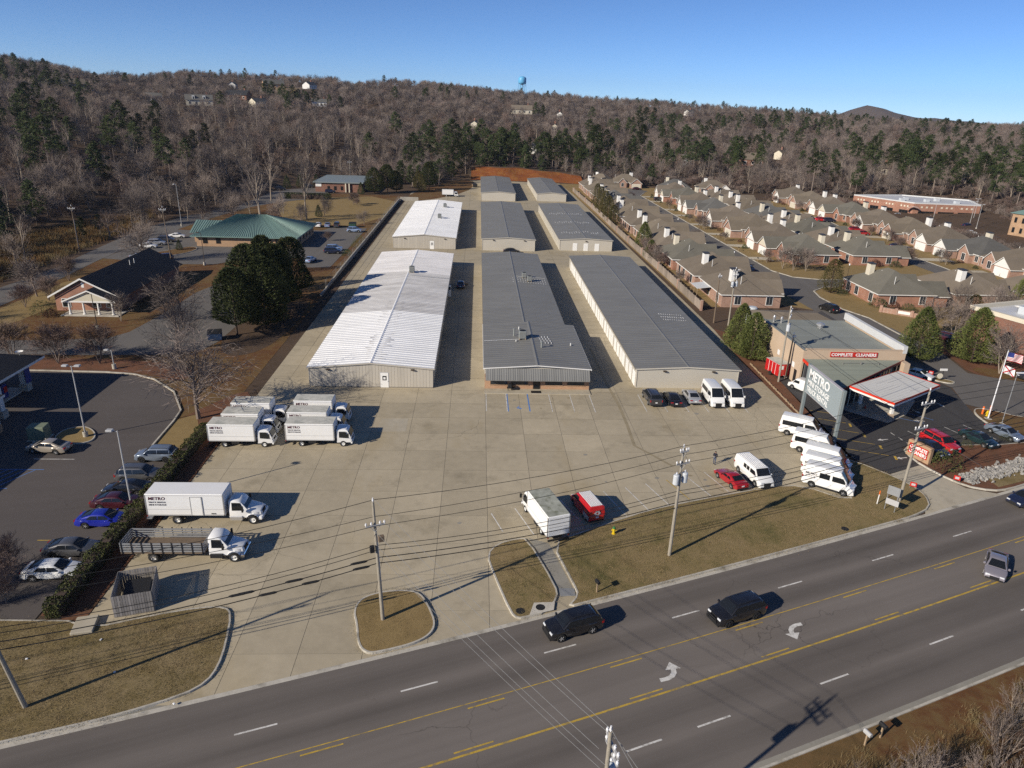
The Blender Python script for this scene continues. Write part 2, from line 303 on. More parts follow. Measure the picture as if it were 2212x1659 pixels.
# ---------------------------------------------------------------- helpers
def tag(o, label=None, cat=None, group=None, kind=None):
    if label: o['label'] = label
    if cat: o['category'] = cat
    if group: o['group'] = group
    if kind: o['kind'] = kind
    return o
class MB:
    def __init__(s): s.v = []; s.f = []; s.m = []
    def add(s, vs, fs, m=0):
        b = len(s.v); s.v += [tuple(p) for p in vs]
        for f in fs: s.f.append(tuple(i+b for i in f)); s.m.append(m)
        return s
    def box(s, x0, x1, y0, y1, z0, z1, m=0):
        return s.add([(x0, y0, z0), (x1, y0, z0), (x1, y1, z0), (x0, y1, z0), (x0, y0, z1), (x1, y0, z1), (x1, y1, z1), (x0, y1, z1)],
                     [(3, 2, 1, 0), (4, 5, 6, 7), (0, 1, 5, 4), (1, 2, 6, 5), (2, 3, 7, 6), (3, 0, 4, 7)], m)
    def bbox(s, x0, x1, y0, y1, z0, z1, c=.05, m=0):
        """box with chamfered vertical and top edges"""
        c = min(c, (x1-x0)*.45, (y1-y0)*.45, (z1-z0)*.45)
        ring = lambda d, z: [(x0+c+d, y0+d, z), (x1-c-d, y0+d, z), (x1-d, y0+c+d, z), (x1-d, y1-c-d, z), (x1-c-d, y1-d, z), (x0+c+d, y1-d, z), (x0+d, y1-c-d, z), (x0+d, y0+c+d, z)]
        vs = ring(0, z0) + ring(0, z1-c) + ring(c*.7, z1)
        fs = [tuple(range(7, -1, -1)), tuple(range(16, 24))]
        for k in (0, 8):
            for i in range(8): fs.append((k+i, k+(i+1) % 8, k+8+(i+1) % 8, k+8+i))
        return s.add(vs, fs, m)
    def poly(s, pts, m=0): return s.add(pts, [tuple(range(len(pts)))], m)
    def prism(s, pts, z0, z1, m=0):
        n = len(pts)
        return s.add([(*p[:2], z0) for p in pts] + [(*p[:2], z1) for p in pts],
                     [tuple(range(n-1, -1, -1)), tuple(range(n, 2*n))] + [(i, (i+1) % n, n+(i+1) % n, n+i) for i in range(n)], m)
    def tube(s, a, b, r0, r1=None, n=6, m=0, caps=True):
        r1 = r0 if r1 is None else r1
        a = Vector(a); b = Vector(b); d = b-a
        if d.length < 1e-6: return s
        d.normalize(); u = d.orthogonal().normalized(); w = d.cross(u)
        vs = []
        for p, r in ((a, r0), (b, r1)):
            for i in range(n):
                t = 2*math.pi*i/n; vs.append(p + u*(r*math.cos(t)) + w*(r*math.sin(t)))
        fs = [(i, (i+1) % n, n+(i+1) % n, n+i) for i in range(n)]
        if caps: fs += [tuple(range(n-1, -1, -1)), tuple(range(n, 2*n))]
        return s.add(vs, fs, m)
    def path(s, pts, r, n=4, m=0):
        for a, b in zip(pts, pts[1:]): s.tube(a, b, r, r, n, m, False)
        return s
    def disc(s, c, r, axis='z', n=16, m=0):
        vs = []
        for i in range(n):
            t = 2*math.pi*i/n; x, y = r*math.cos(t), r*math.sin(t)
            vs.append((c[0]+x, c[1]+y, c[2]) if axis == 'z' else (c[0]+x, c[1], c[2]+y))
        return s.poly(vs, m)
    def lathe(s, prof, c=(0, 0, 0), n=14, m=0, axis='z'):
        vs = []; k = len(prof)
        for i in range(n):
            t = 2*math.pi*i/n
            for r, h in prof:
                if axis == 'z': vs.append((c[0]+r*math.cos(t), c[1]+r*math.sin(t), c[2]+h))
                else: vs.append((c[0]+r*math.cos(t), c[1]+h, c[2]+r*math.sin(t)))
        fs = []
        for i in range(n):
            for j in range(k-1):
                a = i*k+j; b = ((i+1) % n)*k+j; fs.append((a, b, b+1, a+1))
        return s.add(vs, fs, m)
    def mesh(s, name, mats, smooth=False, sharp=None):
        me = bpy.data.meshes.new(name); me.from_pydata(s.v, [], s.f)
        for k in (mats if isinstance(mats, (list, tuple)) else [mats]): me.materials.append(MATS[k])
        if len(me.materials) > 1: me.polygons.foreach_set('material_index', s.m)
        if smooth: me.polygons.foreach_set('use_smooth', [True]*len(s.f))
        me.update()
        if smooth and sharp: me.set_sharp_from_angle(angle=R(sharp))
        return me
    def build(s, name, mats, parent=None, loc=(0, 0, 0), rz=0, smooth=False, sharp=None):
        return obj(name, s.mesh(name, mats, smooth, sharp), parent, loc, rz)
def obj(name, me, parent=None, loc=(0, 0, 0), rz=0, rot=None, sc=None):
    o = bpy.data.objects.new(name, me); COL.objects.link(o); o.parent = parent; o.location = loc
    o.rotation_euler = rot if rot else (0, 0, rz)
    if sc: o.scale = sc if isinstance(sc, (tuple, list)) else (sc, sc, sc)
    return o
def root(name, label, cat, loc=(0, 0, 0), rz=0, group=None, sc=None):
    o = bpy.data.objects.new(name, None); COL.objects.link(o); o.location = loc; o.rotation_euler = (0, 0, rz)
    o.empty_display_size = .2
    if sc: o.scale = sc if isinstance(sc, (tuple, list)) else (sc, sc, sc)
    return tag(o, label, cat, group)
def struct(name, mb, mats, smooth=False):
    o = mb.build(name, mats, smooth=smooth); o['kind'] = 'structure'; return o
KIDS = {}
def copy_tree(o, parent=None, loc=None, rz=None, label=None, group=None, sc=None):
    c = o.copy(); COL.objects.link(c); c.parent = parent
    if loc is not None: c.location = loc
    if rz is not None: c.rotation_euler = (0, 0, rz)
    if sc is not None: c.scale = sc if isinstance(sc, (tuple, list)) else (sc, sc, sc)
    if label: c['label'] = label
    if group: c['group'] = group
    for ch in list(o.children): copy_tree(ch, c)
    return c
def chaikin(p, it=2, closed=True):
    for _ in range(it):
        q = []; n = len(p)
        for i in range(n if closed else n-1):
            a, b = p[i], p[(i+1) % n]
            q += [(a[0]*.75+b[0]*.25, a[1]*.75+b[1]*.25), (a[0]*.25+b[0]*.75, a[1]*.25+b[1]*.75)]
        p = q if closed else [p[0]] + q + [p[-1]]
    return p
def area(p): return .5*sum(p[i][0]*p[(i+1) % len(p)][1]-p[(i+1) % len(p)][0]*p[i][1] for i in range(len(p)))
def inset(p, d):
    if area(p) < 0: p = p[::-1]
    n = len(p); q = []
    for i in range(n):
        a, b, c = Vector(p[i-1]), Vector(p[i]), Vector(p[(i+1) % n])
        e1 = (b-a); e2 = (c-b)
        if e1.length < 1e-5 or e2.length < 1e-5: q.append(tuple(b)); continue
        n1 = Vector((-e1.y, e1.x)).normalized(); n2 = Vector((-e2.y, e2.x)).normalized()
        m = n1+n2
        m = m/max(.4, m.dot(n1)) if m.length > .1 else n1
        q.append((b.x+m.x*d, b.y+m.y*d))
    return q
def clip_rect(poly, x0, x1, y0, y1):
    for ax, lim, sg in ((0, x0, 1), (0, x1, -1), (1, y0, 1), (1, y1, -1)):
        out = []; n = len(poly)
        for i in range(n):
            a, b = poly[i], poly[(i+1) % n]
            da, db = (a[ax]-lim)*sg, (b[ax]-lim)*sg
            if da >= 0: out.append(a)
            if (da >= 0) != (db >= 0):
                t = da/(da-db); out.append((a[0]+(b[0]-a[0])*t, a[1]+(b[1]-a[1])*t))
        poly = out
        if len(poly) < 3: return []
    return poly
def inside(p, poly):
    x, y = p; c = False; n = len(poly)
    for i in range(n):
        (x1, y1), (x2, y2) = poly[i], poly[(i+1) % n]
        if (y1 > y) != (y2 > y) and x < (x2-x1)*(y-y1)/(y2-y1)+x1: c = not c
    return c
_tc = {}
def text_mesh(s, size, mat_, bold=0., shear=0., xs=1., space=1., extr=.008, align='LEFT'):
    key = (s, size, mat_, bold, shear, xs, space, align)
    if key in _tc: return _tc[key]
    c = bpy.data.curves.new('txt', 'FONT'); c.body = s; c.size = size; c.offset = bold; c.shear = shear; c.space_character = space
    c.extrude = extr; c.align_x = align; c.resolution_u = 2
    o = bpy.data.objects.new('txt', c); COL.objects.link(o)
    dg = bpy.context.evaluated_depsgraph_get(); me = bpy.data.meshes.new_from_object(o.evaluated_get(dg))
    bpy.data.objects.remove(o); bpy.data.curves.remove(c)
    if xs != 1:
        for v in me.vertices: v.co.x *= xs
    me.materials.clear(); me.materials.append(MATS[mat_]); _tc[key] = me; return me

# ---------------------------------------------------------------- terrain
RIDGE = [(-60, 62), (-40, 64), (-30.8, 66), (-28.4, 62), (-26, 51), (-23, 53), (-20.4, 59), (-17.5, 57), (-14, 57), (-11, 57), (-9.3, 52), (-6.6, 57), (-4.6, 58), (-1, 55), (1.5, 51), (5.7, 48),
         (9, 44), (12.5, 43), (16, 39), (19, 38), (22.3, 36), (25.3, 34), (28.3, 31), (31, 29), (34, 28), (40, 28), (60, 28)]
RISE0 = [(-60, 220), (-32, 240), (-22, 280), (-15, 350), (-8, 415), (8, 425), (14, 410), (20, 400), (26, 350), (32, 320), (45, 300), (60, 300)]
def lut(t, x):
    if x <= t[0][0]: return t[0][1]
    for (a, u), (b, v) in zip(t, t[1:]):
        if x <= b: return u+(v-u)*(x-a)/(b-a)
    return t[-1][1]
def H(x, y):
    r = math.hypot(x, y)
    if r < 215 or y < 0: return 0.
    ph = math.degrees(math.atan2(x, y)); r0 = lut(RISE0, ph); rg = lut(RIDGE, ph)
    if r <= r0: return 0.
    t = (r-r0)/(1000-r0)
    wob = 3.0*math.sin(x*.013+1.3)*math.sin(y*.011)+1.8*math.sin(x*.031+y*.023)
    if t < 1: h = rg*(t**.85)+wob*min(1, t*3)*(1-t*.6)
    else: h = rg - (r-1000)*.012 + wob*.4 if r < 1500 else rg-6-(r-1500)*.03+wob*.4
    if ph > 14 and t < 1:                     # a gentle shelf where the houses beyond the estate stand
        h *= .72+.28*t
    s = min(1, max(0, (r-r0)/40)); return h*s*s*(3-2*s)
g = MB(); nx, ny = 170, 150
gx = [-1500+i*(3400/(nx-1)) for i in range(nx)]
gy = [-200, -60] + [10+(j/(ny-3))**1.6*3200 for j in range(ny-2)]
g.v = [(x, y, H(x, y)-.05) for y in gy for x in gx]
g.f = [(j*nx+i, j*nx+i+1, (j+1)*nx+i+1, (j+1)*nx+i) for j in range(ny-1) for i in range(nx-1)]; g.m = [0]*len(g.f)
struct('ground', g, 'forest_floor', smooth=True)
far = MB()                                        # the blue cone far behind the right-hand woods, and the plain it stands on
for k in range(9): pass
nx2 = 40
far.v = []; far.f = []
for j in range(14):
    for i in range(nx2):
        x = 1150+i*(2600/(nx2-1)); y = 3900+j*60
        d = math.hypot((x-2155)/165, (y-4130)/240); d2 = math.hypot((x-2480)/420, (y-4150)/300)
        far.v.append((x, y, -20+70*math.exp(-d*d*1.1)+36*math.exp(-d2*d2)+26*math.exp(-((y-4150)/240)**2)+3*math.sin(x*.03)))
far.f = [(j*nx2+i, j*nx2+i+1, (j+1)*nx2+i+1, (j+1)*nx2+i) for j in range(13) for i in range(nx2-1)]; far.m = [0]*len(far.f)
struct('distant_hill', far, 'forest_floor', smooth=True)

def sheet(name, pts, m, z=0., smooth=0, kind='structure'):
    if smooth: pts = chaikin(pts, smooth)
    if area(pts) < 0: pts = pts[::-1]
    me = MB().poly([(*p, z) for p in pts]); o = me.build(name, m); o['kind'] = kind; return o
def island(name, pts, m, z=.13, smooth=2, kerbw=.17, kname='kerb'):
    """raised grass bed with a cast kerb round it"""
    if smooth: pts = chaikin(pts, smooth)
    if area(pts) < 0: pts = pts[::-1]
    ins = inset(pts, kerbw)
    o = MB().poly([(*p, z) for p in ins]).build(name, m); o['kind'] = 'structure'
    k = MB(); n = len(pts)
    o2, i2 = inset(pts, .03), ins
    for i in range(n):
        j = (i+1) % n
        k.add([(*pts[i], -.04), (*pts[j], -.04), (*o2[j], z+.02), (*o2[i], z+.02), (*i2[j], z+.02), (*i2[i], z+.02), (*i2[j], z-.05), (*i2[i], z-.05)],
              [(0, 1, 2, 3), (3, 2, 4, 5), (5, 4, 6, 7)])
    k.build(kname, 'kerb_concrete', o); return o
def kerb(name, pts, w=.16, h=.14, z=0., closed=False, m='kerb_concrete'):
    k = MB(); P = [Vector(p) for p in pts]
    L = []
    for i, p in enumerate(P):
        d = (P[min(i+1, len(P)-1)]-P[max(i-1, 0)]).normalized(); nrm = Vector((-d.y, d.x))
        L.append((p-nrm*w/2, p+nrm*w/2))
    for (a, b), (c, d) in zip(L, L[1:]):
        k.add([(*a, z-.04), (*c, z-.04), (*c, z+h), (*a, z+h), (*b, z+h), (*d, z+h), (*b, z-.04), (*d, z-.04)], [(0, 1, 2, 3), (3, 2, 5, 4), (4, 5, 7, 6)])
    (a, b) = L[0]; k.poly([(*b, z-.04), (*a, z-.04), (*a, z+h), (*b, z+h)])
    (a, b) = L[-1]; k.poly([(*a, z-.04), (*b, z-.04), (*b, z+h), (*a, z+h)])
    o = k.build(name, m); o['kind'] = 'structure'; return o

# ---------------------------------------------------------------- the main road
def yf(x): return 45.35 + .3510*x + .00042*x*x          # far edge of the asphalt
def rp(x, off):
    """point on the road: OFF metres to the camera side of the far edge"""
    s = .3510+.00084*x; l = math.hypot(1, s); return (x + s/l*off, yf(x) - off/l)
RX = [-60+i*4 for i in range(56)]
def band(o0, o1, x0=None, x1=None):
    xs = [x for x in RX if (x0 is None or x > x0) and (x1 is None or x < x1)]
    if x0 is not None: xs = [x0]+xs
    if x1 is not None: xs = xs+[x1]
    return [rp(x, o1) for x in xs] + [rp(x, o0) for x in xs[::-1]]
OFFS = [(0, .02), (.9, -.10), (1.85, -.24), (2.8, -.12), (3.7, .03), (4.4, -.12), (5.05, -.22), (5.8, -.1), (6.4, .06), (7.2, .14), (8.4, .10), (9.6, .14), (10.4, .06), (11.2, -.12), (12., -.22), (13., -.1), (13.8, .03), (14.6, -.12), (15.5, -.24), (16.5, -.1), (17.6, .0)]
rm = MB(); nO = len(OFFS)
for x in RX:
    for o_, _w in OFFS: rm.v.append((*rp(x, o_), 0))
rm.f = [(i*nO+j, i*nO+j+1, (i+1)*nO+j+1, (i+1)*nO+j) for i in range(len(RX)-1) for j in range(nO-1)]; rm.m = [0]*len(rm.f)
road = struct('main_road', rm, 'road_asphalt')
_a = road.data.attributes.new('wear', 'FLOAT', 'POINT'); _a.data.foreach_set('value', [w for _ in RX for _o, w in OFFS])
sheet('gutter', band(-.42, -.003), 'kerb_concrete', .004); sheet('gutter', band(17.603, 18.05), 'dark_concrete', .004)
def mark(name, pts, m, z=.008):
    o = MB().poly([(*p, z) for p in (pts if area(pts) > 0 else pts[::-1])]).build(name, m, road); return o
mark('edge_line', band(6.37, 6.45), 'line_yellow'); mark('edge_line', band(10.3, 10.46), 'line_yellow')
for x in (-27.6, -16.9, -6.3, 4.35, 15.4, 26.0, 36.8, 47.4, 58, 69): mark('lane_dash', band(3.62, 3.76, x, x+2.6), 'line_white')
for x in (-14, -3.5, 7.6, 13.3-.4, 23.4-.5+.3, 34.0, 44.6, 55): mark('lane_dash', band(13.75, 13.89, x-2, x+.6), 'line_white')
for x in (-22.9, -13.2, -2.5, 8.2, 19.2, 30.2, 41, 52): mark('turn_lane_dash', band(6.75, 6.87, x, x+2.6), 'line_yellow')
for x in (-14, -3.9, 8.5, 19.6, 30.9, 42, 53): mark('turn_lane_dash', band(9.95, 10.07, x-.5, x+2.1), 'line_yellow')
def arrow(cx, cy, ang, name='turn_arrow'):
    """curved turn arrow, 2.4 m, head first"""
    pts = []
    outer = [(-1.2, -.1), (-.55, -.02), (.0, .22), (.33, .6), (.42, 1.0)]; inner = [(.02, 1.0), (-.08, .7), (-.32, .45), (-.72, .30), (-1.2, .26)]
    P = [(outer[0][0], outer[0][1])]+outer[1:] + [(.85, 1.0), (.2, 1.75), (-.42, 1.0)] + inner
    c, s = math.cos(ang), math.sin(ang)
    q = [(cx+c*x-s*y, cy+s*x+c*y) for x, y in P]
    o = MB().poly([(*p, .008) for p in q]).build(name, 'line_white', road)
arrow(15.2, 40.6, R(8)); arrow(26.2, 46.5, R(188))

# ---------------------------------------------------------------- the storage lot: concrete slabs
BLD = [('w1', -24.4, -6.3, 98.3, 184.3), ('m1', 1.4, 16.9, 98.4, 186), ('r1', 24.3, 40.0, 99.5, 185), ('w2', -24.2, -6.3, 206, 285), ('m2', 1.4, 16.7, 206, 288),
       ('r2', 24.2, 39.7, 208.4, 288.7), ('m3', 1.5, 16.4, 320, 392.5), ('r3', 26.4, 39.2, 323, 393)]
LOT = [(-31, 345)] + [(-31, 47)] + [rp(x, -.425) for x in range(-31, 39, 2)] + [(44, 64.5), (45.2, 76), (45.2, 112), (46.2, 130), (46.2, 350), (44.5, 402), (2, 410), (-11, 398), (-20, 352)]
lot = sheet('lot_base', LOT, 'dark_concrete', -.02); lot.name = 'storage_lot'
SL = 4.9; field = MB(); ns = 0
for iy in range(-12, 66):
    for ix in range(-7, 10):
        x0, x1, y0, y1 = 1.4+SL*ix, 1.4+SL*(ix+1), 97.4+SL*iy, 97.4+SL*(iy+1)
        if any(x0 > a and x1 < b and y0 > c and y1 < d for _, a, b, c, d in BLD): continue
        gap = .024 if iy > 3 else .015
        p = clip_rect(LOT, x0+gap, x1-gap, y0+gap, y1-gap)
        if len(p) < 3 or abs(area(p)) < .15: continue
        if area(p) < 0: p = p[::-1]
        if iy < 6:
            MB().poly([(*q, .003) for q in p]).build('slab', 'lot_concrete', lot); ns += 1
        else: field.poly([(*q, .003) for q in p])
f = field.build('rear_slabs', 'lot_concrete', lot); f['kind'] = 'stuff'
def paint(name, x0, y0, x1, y1, w, m, parent=lot, z=.009):
    d = Vector((x1-x0, y1-y0)).normalized(); n = Vector((-d.y, d.x))*w/2
    return MB().poly([(x0-n.x, y0-n.y, z), (x1-n.x, y1-n.y, z), (x1+n.x, y1+n.y, z), (x0+n.x, y0+n.y, z)][::1]).build(name, m, parent)
for x, m in ((1.55, 'line_white'), (4.45, 'line_white'), (10.75, 'line_white'), (13.85, 'line_white'), (16.75, 'line_white')): paint('stall_line', x, 96.3, x, 89.9, .11, m)
paint('accessible_line', 4.62, 96.3, 4.62, 89.9, .13, 'line_blue'); paint('accessible_line', 7.6, 96.3, 7.6, 90.0, .18, 'line_blue')
for x, y, r in ((6.0, 91.2, .22), (6.1, 91.7, .12), (6.3, 91.0, .2)):
    MB().disc((x, y, .009), r, n=10).build('faded_symbol', 'line_blue', lot)
for x in (24.1, 27.05, 30.1, 32.95, 35.9, 38.65): paint('stall_line', x, 96.6, x, 90.4, .11, 'line_white')
paint('stall_line', 24.1, 96.8, 34, 97.2, .1, 'line_white')
for a in ((1.8, 63.6, 2.9, 60.2), (4.3, 64.6, 6.0, 59.6), (9.3, 66.3, 10.9, 62.2), (14.3, 68.2, 15.9, 63.1), (16.9, 69.1, 18.5, 64.3), (19.4, 70., 20.9, 65.5), (24.5, 71.9, 26.1, 67.3), (27., 72.8, 28.5, 68.), (29.5, 73.6, 31, 69)):
    paint('stall_line', *a, .11, 'line_white')
paint('stall_line', 22.0, 70.9, 23.5, 66.6, .11, 'line_yellow')
# swale: a shallow dished drain line of darker concrete wandering through the slabs
sw = [(20.1, 118), (20.1, 102), (20.5, 92.8), (20.4, 86), (20.1, 79.6), (21.4, 77.7), (23.6, 74.2)]
k = MB()
for a, b in zip(sw, sw[1:]): k.poly([(a[0]-.2, a[1], .008), (b[0]-.2, b[1], .008), (b[0]+.2, b[1], .008), (a[0]+.2, a[1], .008)][::-1])
k.build('drain_line', 'swale_stain', lot)
for i, (x, y, s) in enumerate(((7.9, 79.5, 1.2),)):
    pass
patch = MB().poly([(-12.6, 83.0, .007), (-8.9, 83.2, .007), (-8.9, 87.2, .007), (-12.5, 87.1, .007)]).build('patched_slab', 'drive_concrete', lot)
so_ = random.Random(21)
for i in range(46):         # oil drips where vehicles stand and turn
    cx, cy = so_.choice([(so_.uniform(-29, -15), so_.uniform(53, 90)), (so_.uniform(2, 17), so_.uniform(89.5, 96)), (so_.uniform(24.5, 39), so_.uniform(90.5, 96)), (so_.uniform(3, 30), so_.uniform(62, 72)), (so_.uniform(-16, 36), so_.uniform(60, 92))])
    r_ = so_.uniform(.08, .34); MB().poly([(cx+r_*so_.uniform(.6, 1.2)*math.cos(k*.7), cy+r_*so_.uniform(.6, 1.2)*math.sin(k*.7), .0075) for k in range(9)]).build('oil_stain', 'swale_stain' if i % 3 else 'dark_concrete', lot)
# grass beds along the road
LI = [(-60, 20.5)] + [rp(x, -.43) for x in range(-60, -20, 4)] + [(-20.2, 39.4), (-19.0, 40.6), (-18.7, 42.2), (-18.9, 44.4), (-19.6, 48.0), (-20.4, 48.9), (-22.4, 48.9), (-26, 47.9), (-30, 46.4), (-33, 47.6), (-60, 47)]
island('roadside_grass', LI, 'dry_grass', smooth=1)
MI = [(-5.5, 51.0), (-4.4, 50.5), (-3.6, 48.8), (-2.9, 46.7), (-3.3, 45.3), (-4.6, 44.3), (-6.9, 43.5), (-8.0, 43.3), (-8.9, 44.2), (-9.4, 46.7), (-9.9, 48.2), (-9.7, 49.5), (-9.0, 50.3), (-7.5, 50.9)]
island('driveway_island', MI, 'tan_lawn', z=.16)
TG = [(1.2, 56.2), (1.8, 53.2), (3.1, 48.0), (3.7, 47.2)] + [rp(x, -.43) for x in (5., 6.2)] + [(7.4, 49.9), (7.35, 51.6), (5.3, 58.9), (4.2, 58.9), (2.2, 58)]
island('driveway_grass', TG, 'green_grass', smooth=1)
BG = [rp(x, -.43) for x in range(8, 49, 3)] + [(49.7, 64.9), (50.7, 67.3), (50.6, 69.2), (49.9, 71.3), (46.4, 76.2), (44.6, 76.0), (42.6, 69.4), (41.4, 66.1), (37.4, 69.7), (33.3, 69.3), (22.6, 65.8), (18.4, 64.2), (13.6, 61.7), (10.5, 59.9), (7.5, 58.2), (8.85, 51.8), (9.1, 50.3)]
island('front_grass', BG, 'green_grass', smooth=1)
ramp_ = sheet('drain_ramp', [(5.4, 59.1), (7.3, 58.2), (8.75, 51.6), (9.0, 50.4), (7.5, 50.1), (7.5, 51.6)], 'dark_concrete', .012)
gr = MB()
for i in range(12):
    t = i/11; gr.box(7.55, 8.9, 50.25+t*.95, 50.30+t*.95, .015, .06)
gr.build('drain_grate', 'steel_grey', ramp_)
for (x, y) in ((4.0, 48.2), (38.0, 60.7)):
    MB().lathe([(0, .0), (.36, .0), (.40, -.02)], (x, y, .15), 18).build('manhole_cover', 'black_plastic', road)
sheet('storm_inlet', [(4.7, 47.6), (6.8, 48.25), (7.0, 49.3), (5.2, 49.2)], 'pale_concrete', .165); MB().disc((5.7, 48.6, .175), .4).build('manhole_cover', 'black_plastic', road)

# ---------------------------------------------------------------- other ground: left side
sheet('lawn', [(-100, 100), (-100, 330), (-33.2, 330), (-33.2, 88), (-31.2, 88), (-31.2, 75), (-80, 75)], 'brown_lawn', -.03)
sheet('mulch_bed', [(-36.5, 82.5), (-31.1, 82.0), (-31.1, 93), (-33.2, 97), (-37, 90), (-38.2, 87)], 'mulch', -.018, 1)
sheet('mulch_bed', [(-33.4, 47.8), (-31.1, 46.6), (-31.1, 84), (-34.8, 84), (-34.8, 48)], 'mulch', -.01)
sheet('mulch_bed', [(-76, 103.2), (-56, 103.1), (-50, 103.2), (-44, 99), (-42, 104), (-52, 109), (-76, 109)], 'mulch', -.018, 1)
sheet('needle_litter', [(-41, 109), (-34, 116), (-34, 150), (-42, 140), (-46, 126)], 'forest_floor', -.018, 2)
sheet('lawn_patch', [(-64, 244), (-34, 244), (-34, 330), (-86, 308)], 'tan_lawn', -.02, 1)
sheet('lawn_patch', [(-92, 122), (-84, 122), (-82, 150), (-91, 170)], 'tan_lawn', -.02, 1)
sheet('bank_parking_lot', [(-95, 103.1), (-65, 103.1), (-55.8, 102.8), (-51.6, 102.1), (-47.8, 100.1), (-43.1, 95.5), (-39.6, 89), (-39.2, 85.5), (-38.9, 77.8), (-38.4, 76.2), (-35, 75.6), (-35, 47.2), (-95, 47.2)], 'lot_asphalt', 0)
kerb('bank_kerb', [(-75, 103.3), (-65, 103.3), (-55.8, 103.0), (-51.4, 102.3), (-47.6, 100.3), (-42.9, 95.6), (-39.4, 89), (-39., 85.5), (-38.7, 77.9), (-38.3, 76.4), (-35, 75.8)], .2, .15)
sheet('verge', [(-38.9, 86), (-38.5, 77.9), (-38, 76.5), (-34.8, 76), (-34.8, 83), (-37, 88)], 'tan_lawn', -.005)
isl = island('lamp_island', [(-51.4, 82.6), (-49.7, 83.7), (-48.2, 83.2), (-46.5, 81.2), (-46.2, 79.2), (-48.1, 78.5), (-51.2, 79.6)], 'tan_lawn', smooth=2)
bl = bpy.data.objects['bank_parking_lot']
for a in ((-50.5, 74.9, -46, 74.9), (-57, 66.6, -50.2, 66.6), (-58, 63.6, -51.5, 63.6), (-58, 60.3, -53.0, 60.3), (-41, 58.6, -36.5, 58.6), (-40, 72.2, -36, 72.2)): paint('stall_line', *a, .12, 'line_yellow' if a[0] < -40.5 and a[1] < 70 else 'line_white', bl)
for i in range(5): paint('accessible_hatch', -55+i*1.0, 68.2+.0*i, -52.9+i*1.0, 72.3, .1, 'line_blue', bl)
paint('accessible_hatch', -56, 68.2, -49.5, 68.2, .1, 'line_blue', bl); paint('accessible_hatch', -54, 72.4, -48, 72.4, .1, 'line_blue', bl)
sheet('office_drive', [(-66, 110.3), (-46, 111.8), (-43.8, 121), (-45.2, 150), (-52, 163), (-60, 160), (-60.5, 125), (-64, 118), (-96, 117), (-96, 111)], 'street_asphalt', 0, 1)
sheet('clinic_parking_lot', [(-95, 184), (-76, 179), (-66, 179.6), (-60, 187), (-46, 190), (-44, 178), (-37, 179), (-36.5, 239), (-48, 241), (-50, 233), (-84, 233), (-90, 228), (-95, 229)], 'street_asphalt', .004)
sheet('back_road', [(-106, 60), (-92, 60), (-92.5, 137), (-93.5, 162), (-95.5, 187), (-95, 215), (-92, 252), (-86, 290), (-65, 318), (-65, 328), (-78, 356), (-104, 358), (-98, 330), (-97, 290), (-102, 252), (-104.5, 226), (-102.3, 192), (-100, 168), (-101.4, 152)], 'street_asphalt', 0, 1)
island('drive_island', [(-80, 202), (-83, 196), (-88, 188), (-86, 184), (-78, 190), (-76, 199)], 'brown_lawn')
sheet('sedge_field', [(-106, 140), (-104, 170), (-106, 195), (-107, 226), (-112, 262), (-140, 262), (-150, 170), (-130, 140)], 'sedge_ground', -.02, 1)
# red clay cut at the back of the lot
cut = MB()
nc = 26
for j in range(7):
    for i in range(nc):
        x = -4+i*(62/(nc-1)); t = j/6; y = 409+t*(16+3*math.sin(i*.7))-8*max(0, (x-40)/20)
        top = 5.8-max(0, (x-20)*.07)-max(0, (-x)*.12)
        cut.v.append((x, y, t*top+.5*math.sin(i*1.9+j*1.1)*t*(1-t)*3+.02))
cut.f = [(j*nc+i, j*nc+i+1, (j+1)*nc+i+1, (j+1)*nc+i) for j in range(6) for i in range(nc-1)]; cut.m = [0]*len(cut.f)
# level top behind the cut
b0 = len(cut.v); top = cut.v[6*nc:7*nc]
for (x, y, z) in top: cut.v.append((x, y+45, max(z-1.5, H(x, y+45)-.3)))
cut.f += [(6*nc+i, 6*nc+i+1, b0+i+1, b0+i) for i in range(nc-1)]; cut.m += [1]*(nc-1)
struct('clay_bank', cut, ['red_clay', 'forest_floor'], smooth=True)
sheet('yard_dirt', [(-31, 312), (-24, 313), (-6, 345), (0, 400), (-11, 408), (-21, 380), (-31, 340)], 'brown_lawn', .012, 1)

# ---------------------------------------------------------------- other ground: right side
sheet('lawn', [(47.6, 127), (84, 127), (165, 160), (172, 340), (168, 402), (44.5, 402), (46.3, 350)], 'tan_lawn', -.03)
sheet('mulch_strip', [(45.25, 76.5), (46.9, 77), (47.9, 92), (48.3, 104), (50, 118), (49, 128), (46.3, 131), (45.25, 112)], 'mulch', .0)
sheet('side_yard', [(46.3, 128), (57, 124), (68, 126), (74, 128), (74, 146), (68, 150), (52, 147.5), (46.3, 150)], 'forest_floor', -.01)
sheet('cleaners_lot', [(46.6, 77), (49.4, 72.7), (54.3, 74.8), (54.9, 79.7), (57, 80.6), (72, 81), (71.3, 86.5), (71.9, 90.6), (75, 101), (73.2, 108.8), (66.2, 118), (50, 118), (48.4, 104), (47.6, 92)], 'new_asphalt', 0)
cl = bpy.data.objects['cleaners_lot']
sheet('entrance_apron', [(48.3, 63.6), (50, 66.5), (50.8, 68.9), (49.4, 72.6), (54.4, 74.9), (55.1, 72.6), (56.6, 69.4), (59.4, 68.2), (59.8, 67.9)] + [rp(x, -.427) for x in (57, 54, 51)], 'drive_concrete', .006)
sheet('canopy_pad', [(53.3, 91.5), (57.2, 87.3), (61.5, 90.2), (66, 95.5), (62, 100.5), (52.2, 100.5)], 'pale_concrete', .012)
